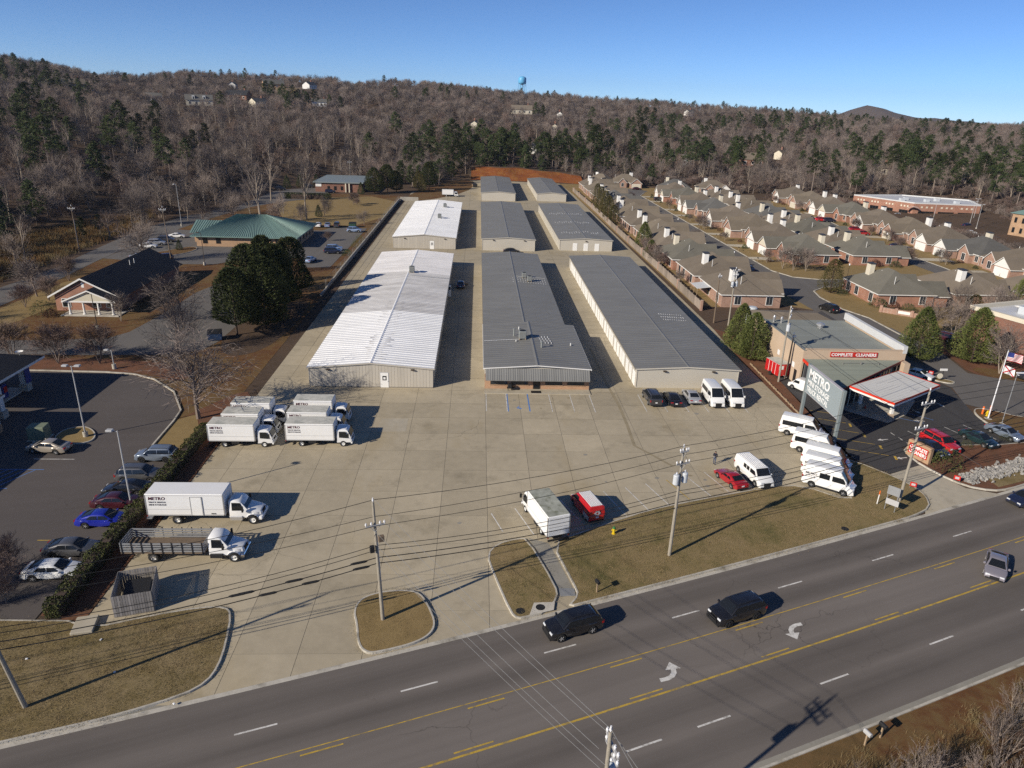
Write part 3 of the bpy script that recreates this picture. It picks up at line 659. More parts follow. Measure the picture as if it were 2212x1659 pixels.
island('front_bed', [(54.9, 79.8), (54.2, 76.6), (55.1, 72.8), (56.7, 69.7), (59.3, 68.6), (61.6, 69.0)] + [rp(x, -.5) for x in (66, 75, 85, 95)] + [(95, 92), (80, 84.5), (72, 80.8), (58, 80.3)], 'mulch', smooth=1)
sheet('verge', [(60.5, 69.4), (66, 71.4), (80, 76.6), (95, 83), (95, 86), (80, 80), (66, 74.6), (60.5, 71.2)], 'dry_grass', .137)
for a in ((47.9, 88.6, 51.2, 87.2), (47.5, 85.6, 51.4, 84.0), (47.2, 82.4, 51.8, 80.6), (47, 79.4, 52, 77.4), (48, 91.5, 51, 90.3)): paint('stall_line', *a, .1, 'line_yellow', cl)
for x, y in ((51.3, 86.5), (51.6, 83.2), (52, 79.8), (52.3, 76.8)): paint('stall_mark', x, y-.5, x+.3, y+.5, .3, 'line_yellow', cl)
for i in range(5): paint('lane_dash', 55.9+.25*i, 84.2-1.5*i, 56.0+.25*i, 83.4-1.5*i, .12, 'line_white', cl)
for a in ((61.5, 85.5, 63, 81.2), (64.6, 86.3, 66.2, 81.8), (67.8, 87., 69.4, 82.4), (58.6, 84.8, 60, 80.8)): paint('stall_line', *a, .1, 'line_white', cl)
paint('accessible_line', 59.5, 89.3, 62.5, 87.4, .1, 'line_blue', cl); paint('accessible_line', 62, 91, 64.5, 88.5, .1, 'line_blue', cl)
for (x, y, an) in ((53.6, 82.0, R(100)), (63.8, 91.5, R(190)), (62.2, 88.2, R(80)), (53.2, 76.8, R(100)), (69, 94, R(190))):
    o = MB().poly([(-.08, -.8, 0), (.08, -.8, 0), (.08, .1, 0), (.32, .1, 0), (0, .8, 0), (-.32, .1, 0), (-.08, .1, 0)]).build('lane_arrow', 'line_white', cl, (x, y, .009), an)
sheet('side_street', [(73, 134), (83.6, 134), (84.4, 118), (82.4, 108), (90, 103.6), (110, 101), (112, 86), (78.4, 89.4), (75.6, 92.2), (73, 94.5), (75.3, 101), (73.4, 109), (73, 118)], 'street_asphalt', .005)
sheet('street', [(73.5, 130), (82.8, 130), (82.6, 140.8), (80.2, 147.5), (79.8, 158), (81, 163.8), (85.5, 168), (90, 169), (128, 171), (134, 178), (133, 196), (133.2, 219), (135.5, 250), (140, 280), (138, 310), (132, 345), (124, 345), (126, 300), (126, 182),
                 (96, 177), (88, 176.4), (82, 178.6), (79.2, 186), (79.2, 200), (79.5, 355), (84, 367), (88, 376), (83, 386), (72, 385), (68.5, 376), (71.2, 365), (71, 200), (70.5, 168), (72.8, 156), (73.2, 145), (74.2, 137)], 'street_asphalt', .006)
kerb('street_kerb', [(82.8, 128), (82.6, 140.8), (80.2, 147.5), (79.8, 158), (81, 163.8), (85.5, 168.1), (92, 169.2), (128, 171)], .28, .12)
kerb('street_kerb', [(126, 178.5), (96, 177), (88, 176.6), (82.2, 178.8), (79.4, 186), (79.4, 200), (79.7, 355), (84.2, 367)], .28, .12)
kerb('street_kerb', [(131.5, 175), (133.2, 196), (133.4, 219), (135.7, 250), (140.2, 280), (138.2, 310)], .28, .12)
island('flag_island', [(71.8, 90.6), (71.5, 86.2), (72.4, 82), (80, 85), (90, 88.5), (78.3, 89.4), (75.7, 92.1), (73.4, 93)], 'brown_lawn')
island('corner_island', [(72.8, 108), (76.6, 104.6), (77.4, 103.2), (76, 102.6), (74.2, 104)], 'dry_grass')
sheet('corner_bed', [(84.6, 116), (82.8, 108), (86, 105.4), (92, 103.8), (112, 101.5), (112, 117), (94, 121), (85, 126)], 'mulch', .006, 1)
sheet('corner_lawn', [(84.5, 111), (84, 107.2), (88, 104.6), (98, 103), (98, 107), (90, 110)], 'brown_lawn', .012, 1)
sheet('office_lot', [(168, 318), (160, 300), (158, 262), (190, 252), (222, 270), (216, 297.5), (186, 294), (180, 305)], 'new_asphalt', .004)
for i in range(8):      # driveways running from the street to the garages
    pass
MBR = [203, 223.2, 245, 266, 289, 306, 333, 351]
for y in MBR: sheet('driveway', [(79.7, y-1.5), (85.6, y-3.2), (85.6, y+2.2), (79.7, y+2)], 'drive_concrete', .004)
for y in [190, 207, 228, 247, 266.6, 290, 306, 329, 345]: sheet('driveway', [(133.4+max(0, (y-219)*.08), y-1.8), (142.6, y-3), (142.6, y+2.5), (134+max(0, (y-219)*.08), y+2)], 'drive_concrete', .004)
sheet('roadside_scrub', [rp(x, 18.23) for x in range(-60, 100, 8)] + [(100, 0), (-60, 0)], 'brown_lawn', .06)
kerb('near_kerb', [rp(x, 18.14) for x in range(-60, 100, 4)], .17, .15)

# ---------------------------------------------------------------- storage buildings
def gable_wall(x0, x1, y0, y1, ze, zr):
    m = MB(); xc = (x0+x1)/2
    for y, flip in ((y0, 0), (y1, 1)):
        p = [(x0, y, 0), (x1, y, 0), (x1, y, ze), (xc, y, zr), (x0, y, ze)]; m.poly(p[::-1] if flip else p)
    m.poly([(x0, y1, 0), (x0, y0, 0), (x0, y0, ze), (x0, y1, ze)]); m.poly([(x1, y0, 0), (x1, y1, 0), (x1, y1, ze), (x1, y0, ze)])
    return m
def storage(label, x0, x1, y0, y1, ze=3.0, rise=.75, roof='roof_grey', wall='metal_wall_tan', pw=.95, ribs=False, y_split=None, roof2=None, x1b=None):
    xc = (x0+x1)/2; zr = ze+rise
    t = root('storage_building', label, 'storage building', (xc, y0, 0), group='metal storage buildings in the lot')
    hw = (x1-x0)/2; L = y1-y0
    gable_wall(-hw, hw, 0, L, ze, zr).build('wall', wall, t)
    ov = .22; sl = rise/hw; n = int(round((L+.3)/pw)); pw = (L+.3)/n
    for sgn in (-1, 1):
        m = MB(); xe = sgn*(hw+ov); zE = ze-sl*ov+.05; zR = zr+.05
        # pan, then an upstanding trapezoidal rib at its far edge
        rh_ = .075 if 'white' in roof else .035
        prof = [(0, 0), (pw*.62, 0), (pw*.68, rh_), (pw*.84, rh_), (pw*.90, 0), (pw, 0)]
        vs = []
        for (yy, h) in prof: vs += [(xe, yy, zE+h), (sgn*.02, yy, zR+h)]
        fs = [((2*i, 2*i+1, 2*i+3, 2*i+2) if sgn > 0 else (2*i, 2*i+2, 2*i+3, 2*i+1)) for i in range(5)]
        m.add(vs, [f[::-1] for f in fs])
        me = m.mesh('roof_panel', roof); me2 = None
        if roof2: me2 = m.mesh('roof_panel', roof2); me3 = m.mesh('roof_panel', 'roof_faded')
        for i in range(n):
            yy = -.15+i*pw
            obj('roof_panel', (me3 if yy > y_split+32 else me2) if (roof2 and yy > y_split) else me, t, (0, yy, 0))
    # ridge cap, eave gutters, rake trims
    MB().add([(-.22, -.2, zr+.08-.22*sl), (0, -.2, zr+.145), (.22, -.2, zr+.08-.22*sl), (-.22, L+.2, zr+.08-.22*sl), (0, L+.2, zr+.145), (.22, L+.2, zr+.08-.22*sl)], [(0, 1, 4, 3), (1, 2, 5, 4)]).build('ridge_cap', roof2 and 'roof_white' or roof, t)
    for s in (-1, 1):
        MB().box(s*(hw+ov)-.06, s*(hw+ov)+.06, -.2, L+.2, ze-sl*ov-.12, ze-sl*ov+.03).build('gutter', wall if ribs else 'wall_base_dark', t)
        m = MB(); a = (s*(hw+ov+.05), ze-sl*ov+.08); b = (0, zr+.1)
        vs = [(a[0], -.24, a[1]-.2), (b[0], -.24, b[1]-.2), (b[0], -.24, b[1]), (a[0], -.24, a[1])]
        vs += [(x, -.16, z) for x, _, z in vs]
        m.add(vs, [(0, 1, 2, 3), (3, 2, 6, 7), (4, 5, 1, 0), (7, 6, 5, 4)]); m.build('rake_trim', wall, t)
        MB().box(s*(hw-.05)-.05, s*(hw-.05)+.05, -.07, -.003, .2, ze-.2).build('downspout', wall, t)
    if ribs:
        k = int(2*hw/.46); w = 2*hw/k
        for i in range(k):
            xa = -hw+i*w; h0, h1 = zr-sl*abs(xa+.02)-.10, zr-sl*abs(xa+w-.05)-.10
            m = MB(); m.add([(xa+.02, -.03, .12), (xa+w-.05, -.03, .12), (xa+w-.05, -.03, h1), (xa+.02, -.03, h0), (xa+w-.02, -.002, .12), (xa+w-.02, -.002, h1), (xa-.01, -.002, .12), (xa-.01, -.002, h0)],
                            [(0, 1, 2, 3), (1, 4, 5, 2), (6, 0, 3, 7)]).build('wall_panel', 'metal_wall', t)
        MB().box(-hw, hw, -.045, -.003, 0, .115).build('base_trim', 'wall_base_dark', t)
    return t
def man_door(t, x, w=1.0, h=2.1, win=True, y=-.08, z=.03):
    d = MB().box(x-w/2, x+w/2, y, y+.045, z, h).build('door', 'door_white', t)
    MB().box(x-w/2-.09, x+w/2+.09, y+.045, y+.07, 0, h+.09).build('door_frame', 'trim_grey', t)
    if win: MB().box(x-.3, x+.3, y-.012, y-.002, 1.15, 1.85).build('pane', 'glass_window', d); MB().box(x-.16, x+.16, y-.02, y-.014, 1.3, 1.65).build('notice', 'paper_white', d)
    MB().box(x+w/2-.12, x+w/2-.05, y-.06, y, 1.0, 1.06).build('handle', 'steel_grey', d)
def wall_light(t, x, z, y=-.03):
    MB().box(x-.22, x+.22, y-.22, y, z-.09, z+.10).add([(x-.25, y-.38, z-.02), (x+.25, y-.38, z-.02), (x+.25, y-.2, z+.1), (x-.25, y-.2, z+.1)], [(0, 1, 2, 3)]).build('wall_light', 'brown_trim', t)
G_ST = 'metal storage buildings in the lot'
w1 = storage('long storage building with ribbed white roof and grey corrugated front, nearest on the left', -24.4, -6.3, 98.3, 184.3, 3.05, .75, 'roof_white', 'metal_wall', .98, True, 28, 'roof_worn')
m_ = bpy.data.objects
for o in w1.children:
    if o.name.startswith('wall') and 'panel' not in o.name: o.data.materials[0] = MATS['metal_wall_groove'] if False else MATS['metal_wall']
man_door(w1, 1.95, 1.15, 2.3); wall_light(w1, -6.2, 2.75); wall_light(w1, 6.1, 2.85)
w2 = storage('smooth bright white roofed storage building behind the ribbed one', -24.2, -6.3, 206, 285, 3.3, .8, 'roof_white', 'metal_wall', 1.2, True)
man_door(w2, 2.2, 1.15, 2.3); wall_light(w2, -5.6, 2.95); wall_light(w2, 5.9, 3.0)
m1 = storage('grey roofed storage building with the brick office front', 1.4, 15.6, 120, 186, 3.05, .5, 'roof_grey')
m1f = None
# the office is the taller front section of the same building
ot = root('office_section', 'x', 'x')
for kk in ('label', 'category'): del ot[kk]
ot.parent = m1; ot.location = (.65, 98.4-120, 0)
hw = 7.75; L = 22.3; ze = 3.3; rise = .5; zr = ze+rise; sl = rise/hw
gable_wall(-hw, hw, 0, L, ze, zr).build('office_wall', 'metal_wall_tan', ot)
for sgn in (-1, 1):
    m = MB(); n = 24; pw = (L+.4)/n; xe = sgn*(hw+.25); zE = ze-sl*.25+.05
    prof = [(0, 0), (pw*.62, 0), (pw*.68, .035), (pw*.84, .035), (pw*.90, 0), (pw, 0)]; vs = []
    for (yy, h) in prof: vs += [(xe, yy, zE+h), (sgn*.02, yy, zr+.05+h)]
    m.add(vs, [((2*i, 2*i+1, 2*i+3, 2*i+2) if sgn < 0 else (2*i, 2*i+2, 2*i+3, 2*i+1)) for i in range(5)])
    me = m.mesh('roof_panel', 'roof_grey')
    for i in range(n): obj('roof_panel', me, ot, (0, -.35+i*pw, 0))
    MB().box(sgn*(hw+.25)-.06, sgn*(hw+.25)+.06, -.4, L, ze-.14, ze+.02).build('gutter', 'siding_white', ot)
MB().add([(-.3, -.4, zr+.04), (0, -.4, zr+.15), (.3, -.4, zr+.04), (-.3, L+.1, zr+.04), (0, L+.1, zr+.15), (.3, L+.1, zr+.04)], [(0, 1, 4, 3), (1, 2, 5, 4)]).build('ridge_cap', 'roof_grey', ot)
for s in (-1, 1):
    a = (s*(hw+.3), ze+.06); b = (0, zr+.08)
    MB().add([(a[0], -.42, a[1]-.12), (b[0], -.42, b[1]-.12), (b[0], -.42, b[1]), (a[0], -.42, a[1]), (a[0], -.3, a[1]), (b[0], -.3, b[1])], [(0, 1, 2, 3), (3, 2, 5, 4)]).build('rake_trim', 'siding_white', ot)
MB().box(-hw-.06, hw+.06, -.28, -.003, .02, 2.35).build('brick_front', 'brick_orange', ot)
k = 46; w = 2*(hw-.05)/k
me = MB().add([(0, -.02, 3.35), (w*.82, -.02, 3.35), (w*.82, -1.35, 1.98), (0, -1.35, 1.98), (w*.82, -.02, 3.40), (w, -.02, 3.40), (w, -1.37, 2.03), (w*.82, -1.37, 2.03), (w, -.02, 3.35), (w, -1.35, 1.98),
               (0, -1.35, 1.86), (w, -1.35, 1.86), (w*.82, -1.36, 1.98)], [(0, 3, 2, 1), (4, 7, 6, 5), (1, 2, 7, 4), (5, 6, 9, 8), (3, 10, 11, 9)]).mesh('awning_panel', 'awning_metal')
for i in range(k): obj('awning_panel', me, ot, (-hw+.05+i*w, -.28, 0))
for s in (-1, 1): MB().add([(s*(hw-.02), -.3, 3.33), (s*(hw-.02), -1.62, 1.96), (s*(hw-.02), -1.62, 1.86), (s*(hw-.02), -.3, 1.86)], [(0, 1, 2, 3)]).build('awning_end', 'awning_metal', ot)
for (a, b) in ((-6.9, -4.5), (-3.75, -1.4), (1.3, 3.7), (4.6, 7.0)):
    f = MB().box(a-.06, b+.06, -.31, -.285, .78, 1.92).build('window', 'brown_trim', ot); q = (b-a)/2
    for i in range(2): MB().box(a+i*q+.03, a+(i+1)*q-.03, -.325, -.313, .84, 1.88).build('pane', 'glass_window', ot)
    MB().box(a-.15, b+.15, -.38, -.285, .68, .775).build('sill', 'brick_tan', ot)
d = MB().box(-.6, .5, -.31, -.285, .04, 2.1).build('door', 'brown_trim', ot); MB().box(-.48, .38, -.325, -.313, .12, 2.0).build('pane', 'glass_dark', ot)
MB().box(-hw-.1, hw+.1, -2.1, -.29, .0, .12).build('walkway', 'drive_concrete', ot)
tag(MB().box(-.75, .75, -.45, .45, 0, .02).build('door_mat', 'black_plastic', None, (8.95, 96.9, .12)), 'black mat lying before the office door', 'mat')
gr = root('trash_grill', 'black covered barbecue grill standing before the office brick wall', 'grill', (5.1, 97.5, .12))
MB().bbox(-.35, .35, -.3, .3, .45, 1.0, .12).build('cover', 'black_plastic', gr); MB().box(-.45, .75, -.33, .28, .38, .46).build('shelf', 'black_plastic', gr)
for s in (-.28, .28): MB().tube((s, -.2, 0), (s, -.2, .4), .03).tube((s, .2, 0), (s, .2, .4), .03).build('leg', 'black_plastic', gr)
for i in range(3): wall_light(m1, 5-i*5, 2.7) if i != 1 else None
r1 = storage('long grey roofed storage building with a row of white roll-up doors along its left side', 24.3, 40.0, 99.5, 185, 3.05, .38, 'roof_grey')
r2 = storage('grey roofed storage building with three white doors in its front', 24.2, 39.7, 208.4, 288.7, 3.2, .42, 'roof_grey')
m2 = storage('grey roofed storage building in the middle of the second row', 1.4, 16.7, 206, 288, 3.3, .5, 'roof_grey')
m3 = storage('grey roofed storage building at the back beside the red bank, left of two', 1.5, 16.4, 320, 392.5, 3.4, .6, 'roof_grey', pw=1.6)
r3 = storage('grey roofed storage building at the back beside the red bank, right of two', 26.4, 39.2, 323, 393, 3.2, .6, 'roof_grey', pw=1.6)
for t, xs, zz in ((r1, (-3.6, 3.9), 2.75), (r2, (0,), 2.85), (m2, (-4.4, 4.6), 3.0)):
    for x in xs: wall_light(t, x, zz)
def rollup(w=1.75, h=2.15, m='door_white'):
    d = MB()
    for i in range(10): d.box(-.02, .0, -w/2, w/2, .03+i*(h-.03)/10, .03+(i+.86)*(h-.03)/10)
    d.box(.0, .02, -w/2-.05, w/2+.05, 0, h+.05); return d.mesh('roll_up_door', m)
RU, RUB = rollup(), rollup(m='door_beige')
for i in range(33):
    y = 1.6+i*2.66+(.5 if i % 4 == 3 else 0)
    if y < 84: obj('roll_up_door', RU, r1, (-7.85-.03, y, 0))
for t, x, L_ in ((r2, -7.75, 79), (r3, -6.4, 69)):
    for i in range(int(L_/3.6)): obj('roll_up_door', RUB, t, (x-.03, 2.2+i*3.6, 0))
for i in range(25): obj('roll_up_door', RUB, w1, (9.05+.03, 3.0+i*3.3, 0), math.pi)
for i in range(22): obj('roll_up_door', RUB, w2, (8.95+.03, 3.0+i*3.4, 0), math.pi)
for i in range(17): obj('roll_up_door', RUB, m1, (-7.1-.03, 5+i*3.6, 0))
for x in (-3.2, .0, 3.3): obj('roll_up_door', RU, r2, (x, -.03, 0), math.pi/2, sc=(1, .72, 1))
# a wing door standing open by the ribbed building's shaded side
dd = root('storage_door_annex', 'white side door with a small window on the ribbed building shaded wall', 'door', (-5.9, 152.0, 0)); MB().box(-.3, .3, -.05, .05, 0, 2.6).build('leaf', 'door_white', dd); MB().box(-.2, .2, -.07, -.055, 1.5, 2.2).build('pane', 'glass_window', dd)

def roof_z(t_, x, xc, hw, ze, rise): return ze+rise*(1-abs(x-xc)/hw)+.06
def hvac(label, x, y, z, s=1.):
    t = root('rooftop_unit', label, 'air conditioner', (x, y, z), 0, 'air conditioners on the storage roofs', s)
    MB().bbox(-.5, .5, -.5, .5, .16, 1.15, .05).build('casing', 'unit_metal', t)
    f = MB()
    for i in range(9): f.box(-.42, .42, -.52, -.505, .28+i*.09, .32+i*.09)
    f.build('louver', 'seam_dark', t)
    MB().lathe([(.42, 0), (.42, .04), (.1, .05), (0, .05)], (0, 0, 1.15), 16).build('fan_guard', 'black_plastic', t)
    for a in (-.4, .4): MB().box(a-.05, a+.05, -.6, .6, 0, .158).build('skid', 'wood_raw', t)
    MB().tube((.5, .1, .4), (1.1, .1, .35), .04).tube((1.1, .1, .35), (1.3, .1, .05), .04).build('pipe', 'black_plastic', t)
hvac('square grey cooling unit beside the ridge of the worn ribbed white roof', -14.6, 158.5, 3.85, 1.15)
hvac('large grey cooling unit on the office roof, shadow across white paint marks', 7.6, 111.2, 3.78, 1.2)
hvac('grey cooling unit on the grey roof, rear one of a pair', 10.6, 157.0, 3.45); hvac('grey cooling unit on the grey roof, front one of a pair', 11.6, 153.8, 3.4)
hvac('grey cooling unit low on the smooth white roof, nearer the front', -12.6, 239.5, 3.85, 1.2); hvac('grey cooling unit on the smooth white roof, farther from the front', -12.0, 266.5, 3.8, 1.2)
def vent(label, x, y, z, h, r=.12, cap=True, m='pvc_white'):
    t = root('roof_vent', label, 'vent pipe', (x, y, z-.1), 0, 'vent pipes on the office roof')
    MB().tube((0, 0, 0), (0, 0, h), r, r, 8).build('pipe', m, t); MB().lathe([(r*2.2, 0), (r*1.2, .15)], n=10).build('flashing', 'seam_dark', t)
    if cap: MB().lathe([(0, h+.16), (r*1.9, h+.05), (r*1.9, h), (r, h)], n=10).build('cap', 'unit_metal', t)
vent('tall metal flue with cap beside the big office roof unit', 6.3, 113, 3.7, 1.2, .13, True, 'unit_metal'); vent('short white pipe just behind the big office roof unit', 7.3, 116.5, 3.7, .6, .09, False)
vent('metal flue with cap nearer the front of the office roof', 10.4, 106.8, 3.75, 1.0, .14, True, 'unit_metal'); vent('short white pipe near the right edge of the office roof', 15.3, 108.8, 3.45, .55, .09, False); vent('short white pipe left of the big office roof unit', 6.5, 109.8, 3.7, .35, .09, False)
# painted-over conduit lines and sealant dabs on the roofs
def dabs(t, pts, nm='sealant_mark', m='text_white'):
    k = MB()
    for (x, y, z, w, d) in pts: k.box(x-w/2, x+w/2, y-d/2, y+d/2, z, z+.012)
    k.build(nm, m, t)
rz = lambda x, hw, ze, rise: ze+rise*(1-abs(x)/hw)+.05
o_ = [(x, 12.4, rz(x, 7.75, 3.3, .5)+.085, .45, .13) for x in [-7.6+.4*i for i in range(15)]]
o_ += [(1.2+(i % 4)*.5+(i//4)*.12, 13.8-(i//4)*1.0, rz(1.5, 7.75, 3.3, .5)+.02, .10, .8) for i in range(16)]; dabs(ot, o_)
dabs(m1, [(-.5+(i % 14)*.55, 32.5+(i//14)*1.7, rz(-.5+(i % 14)*.55, 7.1, 3.05, .5)+.02, .09, .75) for i in range(42)] + [(.6+.5*i, 37.5, rz(.6+.5*i, 7.1, 3.05, .5)+.09, .52, .12) for i in range(13)])
dabs(r2, [(-6+(i % 16)*.75, 10+(i//16)*20+random.random()*3, rz(-6+(i % 16)*.75, 7.75, 3.2, .42)+.02, .12, 2.0+random.random()) for i in range(48)])
dabs(r1, [(2.5+(i % 11)*.42, 26+(i//11)*1.8, rz(2.5+(i % 11)*.42, 7.85, 3.05, .38)+.02, .1, .7*random.random()+.2) for i in range(33)])
dabs(w1, [(.6+.5*i, 57.2, rz(.6+.5*i, 9.05, 3.05, .75)+.09, .52, .2) for i in range(17)])
sd = []
for i in range(34):
    y = 1+i*1.02; 
    for s in (-1, 1): sd.append((s*(.5+random.random()*.9), y, rz(1, 9.05, 3.05, .75)+.02, .5+random.random()*.9, .16))
dabs(w1, sd, 'rust_streak', 'roof_smudge')

# ---------------------------------------------------------------- the dry cleaner's
ct = root('cleaners_shop', 'tan brick dry cleaning shop with grey metal roof and triangular porch', 'shop', (50.2, 101.0, 0))
W_, D_ = 16.2, 19.0
MB().box(0, .3, 0, D_, 0, 5.9).build('side_wall', 'tan_block', ct); MB().box(W_-.3, W_, 0, D_, 0, 5.6).build('side_wall', 'tan_block', ct)
MB().box(.303, W_-.303, D_-.3, D_, 0, 4.9).build('rear_wall', 'tan_block', ct)
MB().box(.303, W_-.303, 0, .3, 4.35, 6.05).build('front_fascia', 'tan_block', ct)
MB().box(-.06, .36, -.06, D_+.06, 5.903, 6.0).build('coping', 'cleaners_roof', ct); MB().box(.37, W_-.37, -.06, .36, 6.053, 6.13).build('coping', 'tan_block', ct)
MB().box(.303, W_-.303, .303, .6, 0, 4.345).build('front_wall', 'glass_dark', ct)
for i in range(6): MB().box(.6+i*2.9, .75+i*2.9, .2, .302, 0, 4.345).build('mullion', 'steel_grey', ct)
MB().box(W_-.85, W_+.02, -1.6, -.062, 0, 4.5).build('pier', 'tan_block', ct)
MB().box(W_-.6, W_+.05, -.05, D_, 5.603, 6.75).build('parapet', 'parapet_white', ct)
n = 30; pw = (D_-.75)/n
me = MB().add([(.35, 0, 5.35), (W_-.65, 0, 5.35), (W_-.65, pw*.8, 5.35), (.35, pw*.8, 5.35), (W_-.65, pw*.86, 5.41), (.35, pw*.86, 5.41), (W_-.65, pw*.94, 5.41), (.35, pw*.94, 5.41), (W_-.65, pw, 5.35), (.35, pw, 5.35)],
               [(0, 1, 2, 3), (3, 2, 4, 5), (5, 4, 6, 7), (7, 6, 8, 9)]).mesh('roof_panel', 'cleaners_roof')
for i in range(n): obj('roof_panel', me, ct, (0, .4+i*pw, 0))
for (x, z, w) in ((3.3, 1.2, 0), (9.3, 1.2, 0)): pass
for y, w, h in ((1.5, .9, 2.2), (4.6, .9, 2.2), (6.5, .8, 2.1)):
    MB().box(-.05, -.003, y-w/2, y+w/2, .1, h).build('service_door', 'black_plastic', ct)
for y in (2.6, 8.5): MB().box(-.06, -.003, y-.4, y+.4, 2.3, 3.1).build('notice_board', 'paper_white', ct)
# fascia sign
sg = MB().box(4.2, 11.6, -.16, -.065, 4.95, 5.72).build('fascia_sign', 'sign_red', ct)
tm = text_mesh('COMPLETE', .66, 'text_white', .022, 0, 1.0, 1.02); o = obj('lettering', tm, sg, (4.32, -.175, 5.1), rot=(R(90), 0, 0)); o.scale.x = 3.35/max(v.co.x for v in tm.vertices)
tm = text_mesh('CLEANERS', .66, 'text_white', .022, 0, 1.0, 1.02); o = obj('lettering', tm, sg, (8.15, -.175, 5.1), rot=(R(90), 0, 0)); o.scale.x = 3.3/max(v.co.x for v in tm.vertices)
# triangular porch roof: runs from the front down to a point
A, B, C = Vector((.15, -.07, 4.5)), Vector((W_-.3, -.07, 4.5)), Vector((.95, -10.2, 3.3))
nrow = 34
for i in range(nrow):          # standing-seam strips across the slope
    t0, t1 = i/nrow, (i+1)/nrow
    la, lb = A.lerp(C, t0), A.lerp(C, t1); ra, rb = B.lerp(C, t0), B.lerp(C, t1)
    up = Vector((0, 0, .05)); q0, q1 = la.lerp(lb, .82), ra.lerp(rb, .82)
    m = MB(); m.poly([la, q0, q1, ra]); m.poly([q0, q0.lerp(lb, .5)+up, q1.lerp(rb, .5)+up, q1]); m.poly([q0.lerp(lb, .5)+up, lb, rb, q1.lerp(rb, .5)+up]); m.build('porch_panel', 'porch_roof', ct)
def fascia(p, q, h, nm, m_, out):
    o = Vector(out)*.12
    MB().add([p, q, q-Vector((0, 0, h)), p-Vector((0, 0, h)), p+o, q+o, q+o-Vector((0, 0, h)), p+o-Vector((0, 0, h))], [(4, 5, 6, 7), (0, 1, 5, 4), (3, 2, 6, 7), (0, 4, 7, 3), (1, 5, 6, 2)]).build(nm, m_, ct)
fascia(A+Vector((0, 0, .1)), C+Vector((0, 0, .1)), .42, 'porch_fascia', 'fascia_red', (-1, 0, 0)); fascia(B+Vector((0, 0, .08)), C+Vector((0, 0, .08)), .4, 'porch_fascia', 'red_tile_edge', (.55, -.83, 0))
for i in range(9):
    p = B.lerp(C, .06+i*.09); MB().box(p.x-.07, p.x+.07, p.y+.3, p.y+.44, 0, p.z-.5).build('porch_post', 'siding_cream', ct)
p0, p1 = B.lerp(C, .03)+Vector((-.3, .4, 0)), B.lerp(C, .88)+Vector((-.3, .4, 0))
MB().poly([(p0.x, p0.y, .1), (p1.x, p1.y, .1), (p1.x, p1.y, p1.z-.4), (p0.x, p0.y, p0.z-.4)]).build('porch_glass', 'glass_window', ct)
p0, p1 = A.lerp(C, .02)+Vector((.3, 0, 0)), A.lerp(C, .9)+Vector((.3, 0, 0)); MB().poly([(p0.x, p0.y, .1), (p1.x, p1.y, .1), (p1.x, p1.y, p1.z-.5), (p0.x, p0.y, p0.z-.5)][::-1]).build('porch_glass', 'glass_window', ct)
MB().tube((5.6, -1.7, 4.62), (11.2, -1.7, 4.62), .04).tube((5.6, -1.7, 4.3), (5.6, -1.7, 4.65), .05).tube((8.4, -1.7, 4.3), (8.4, -1.7, 4.75), .1).tube((11.2, -1.7, 4.3), (11.2, -1.7, 4.65), .05).build('snow_rail', 'seam_dark', ct)
# drive-up canopy on two posts
cn = root('drive_up_canopy', 'white flat canopy with red edge in front of the cleaning shop', 'canopy')
c4 = [(52.9, 91.0), (63.6, 97.5), (66.4, 91.8), (55.9, 84.9)]
zt = 4.0; ctr = Vector((59.6, 91.2))
MB().prism([(*p,) for p in [c4[0], c4[3], c4[2], c4[1]]], zt-.3, zt-.05).build('deck', 'canopy_white', cn)
lerp2 = lambda a, b, t: (a[0]+(b[0]-a[0])*t, a[1]+(b[1]-a[1])*t)
for i in range(13):
    t0, t1 = i/13+.0012, (i+1)/13-.0012
    MB().prism([lerp2(c4[0], c4[3], t0), lerp2(c4[0], c4[3], t1), lerp2(c4[1], c4[2], t1), lerp2(c4[1], c4[2], t0)], zt-.048, zt).build('roof_panel', 'canopy_white', cn)
sm = MB()
for a, b in (((.68, .0), (.68, 1.)), ((.2, .35), (.2, .75)), ((.45, .12), (.45, .5)), ((.3, .5), (.3, .8)), ((.55, .3), (.55, .55)), ((.82, .5), (.82, .72))):
    p = lerp2(lerp2(c4[0], c4[3], a[0]), lerp2(c4[1], c4[2], a[0]), a[1]); q = lerp2(lerp2(c4[0], c4[3], b[0]), lerp2(c4[1], c4[2], b[0]), b[1])
    w = .07 if a[0] == .68 else .03; sm.add([(p[0]-w, p[1]+w, zt+.006), (q[0]-w, q[1]+w, zt+.006), (q[0]+w, q[1]-w, zt+.006), (p[0]+w, p[1]-w, zt+.006)], [(0, 3, 2, 1)])
sm.build('roof_seam', 'trim_grey', cn)
for i in range(4):
    p, q = Vector((*c4[i], 0)), Vector((*c4[(i+1) % 4], 0)); d = (q-p).normalized(); nn = Vector((d.y, -d.x, 0)); nn = nn if nn.dot(p-Vector((*ctr, 0))) > 0 else -nn
    a, b = p+nn*.06-d*.06, q+nn*.06+d*.06
    MB().add([(p.x, p.y, zt+.06), (q.x, q.y, zt+.06), (b.x, b.y, zt+.06), (a.x, a.y, zt+.06), (a.x, a.y, zt-.24), (b.x, b.y, zt-.24), (p.x, p.y, zt-.24), (q.x, q.y, zt-.24)], [(0, 1, 2, 3), (3, 2, 5, 4), (4, 5, 7, 6)]).build('fascia', 'fascia_red', cn)
    MB().add([(a.x, a.y, zt-.243), (b.x, b.y, zt-.243), (b.x, b.y, zt-.5), (a.x, a.y, zt-.5)], [(3, 2, 1, 0)]).build('fascia_band', 'siding_white', cn)
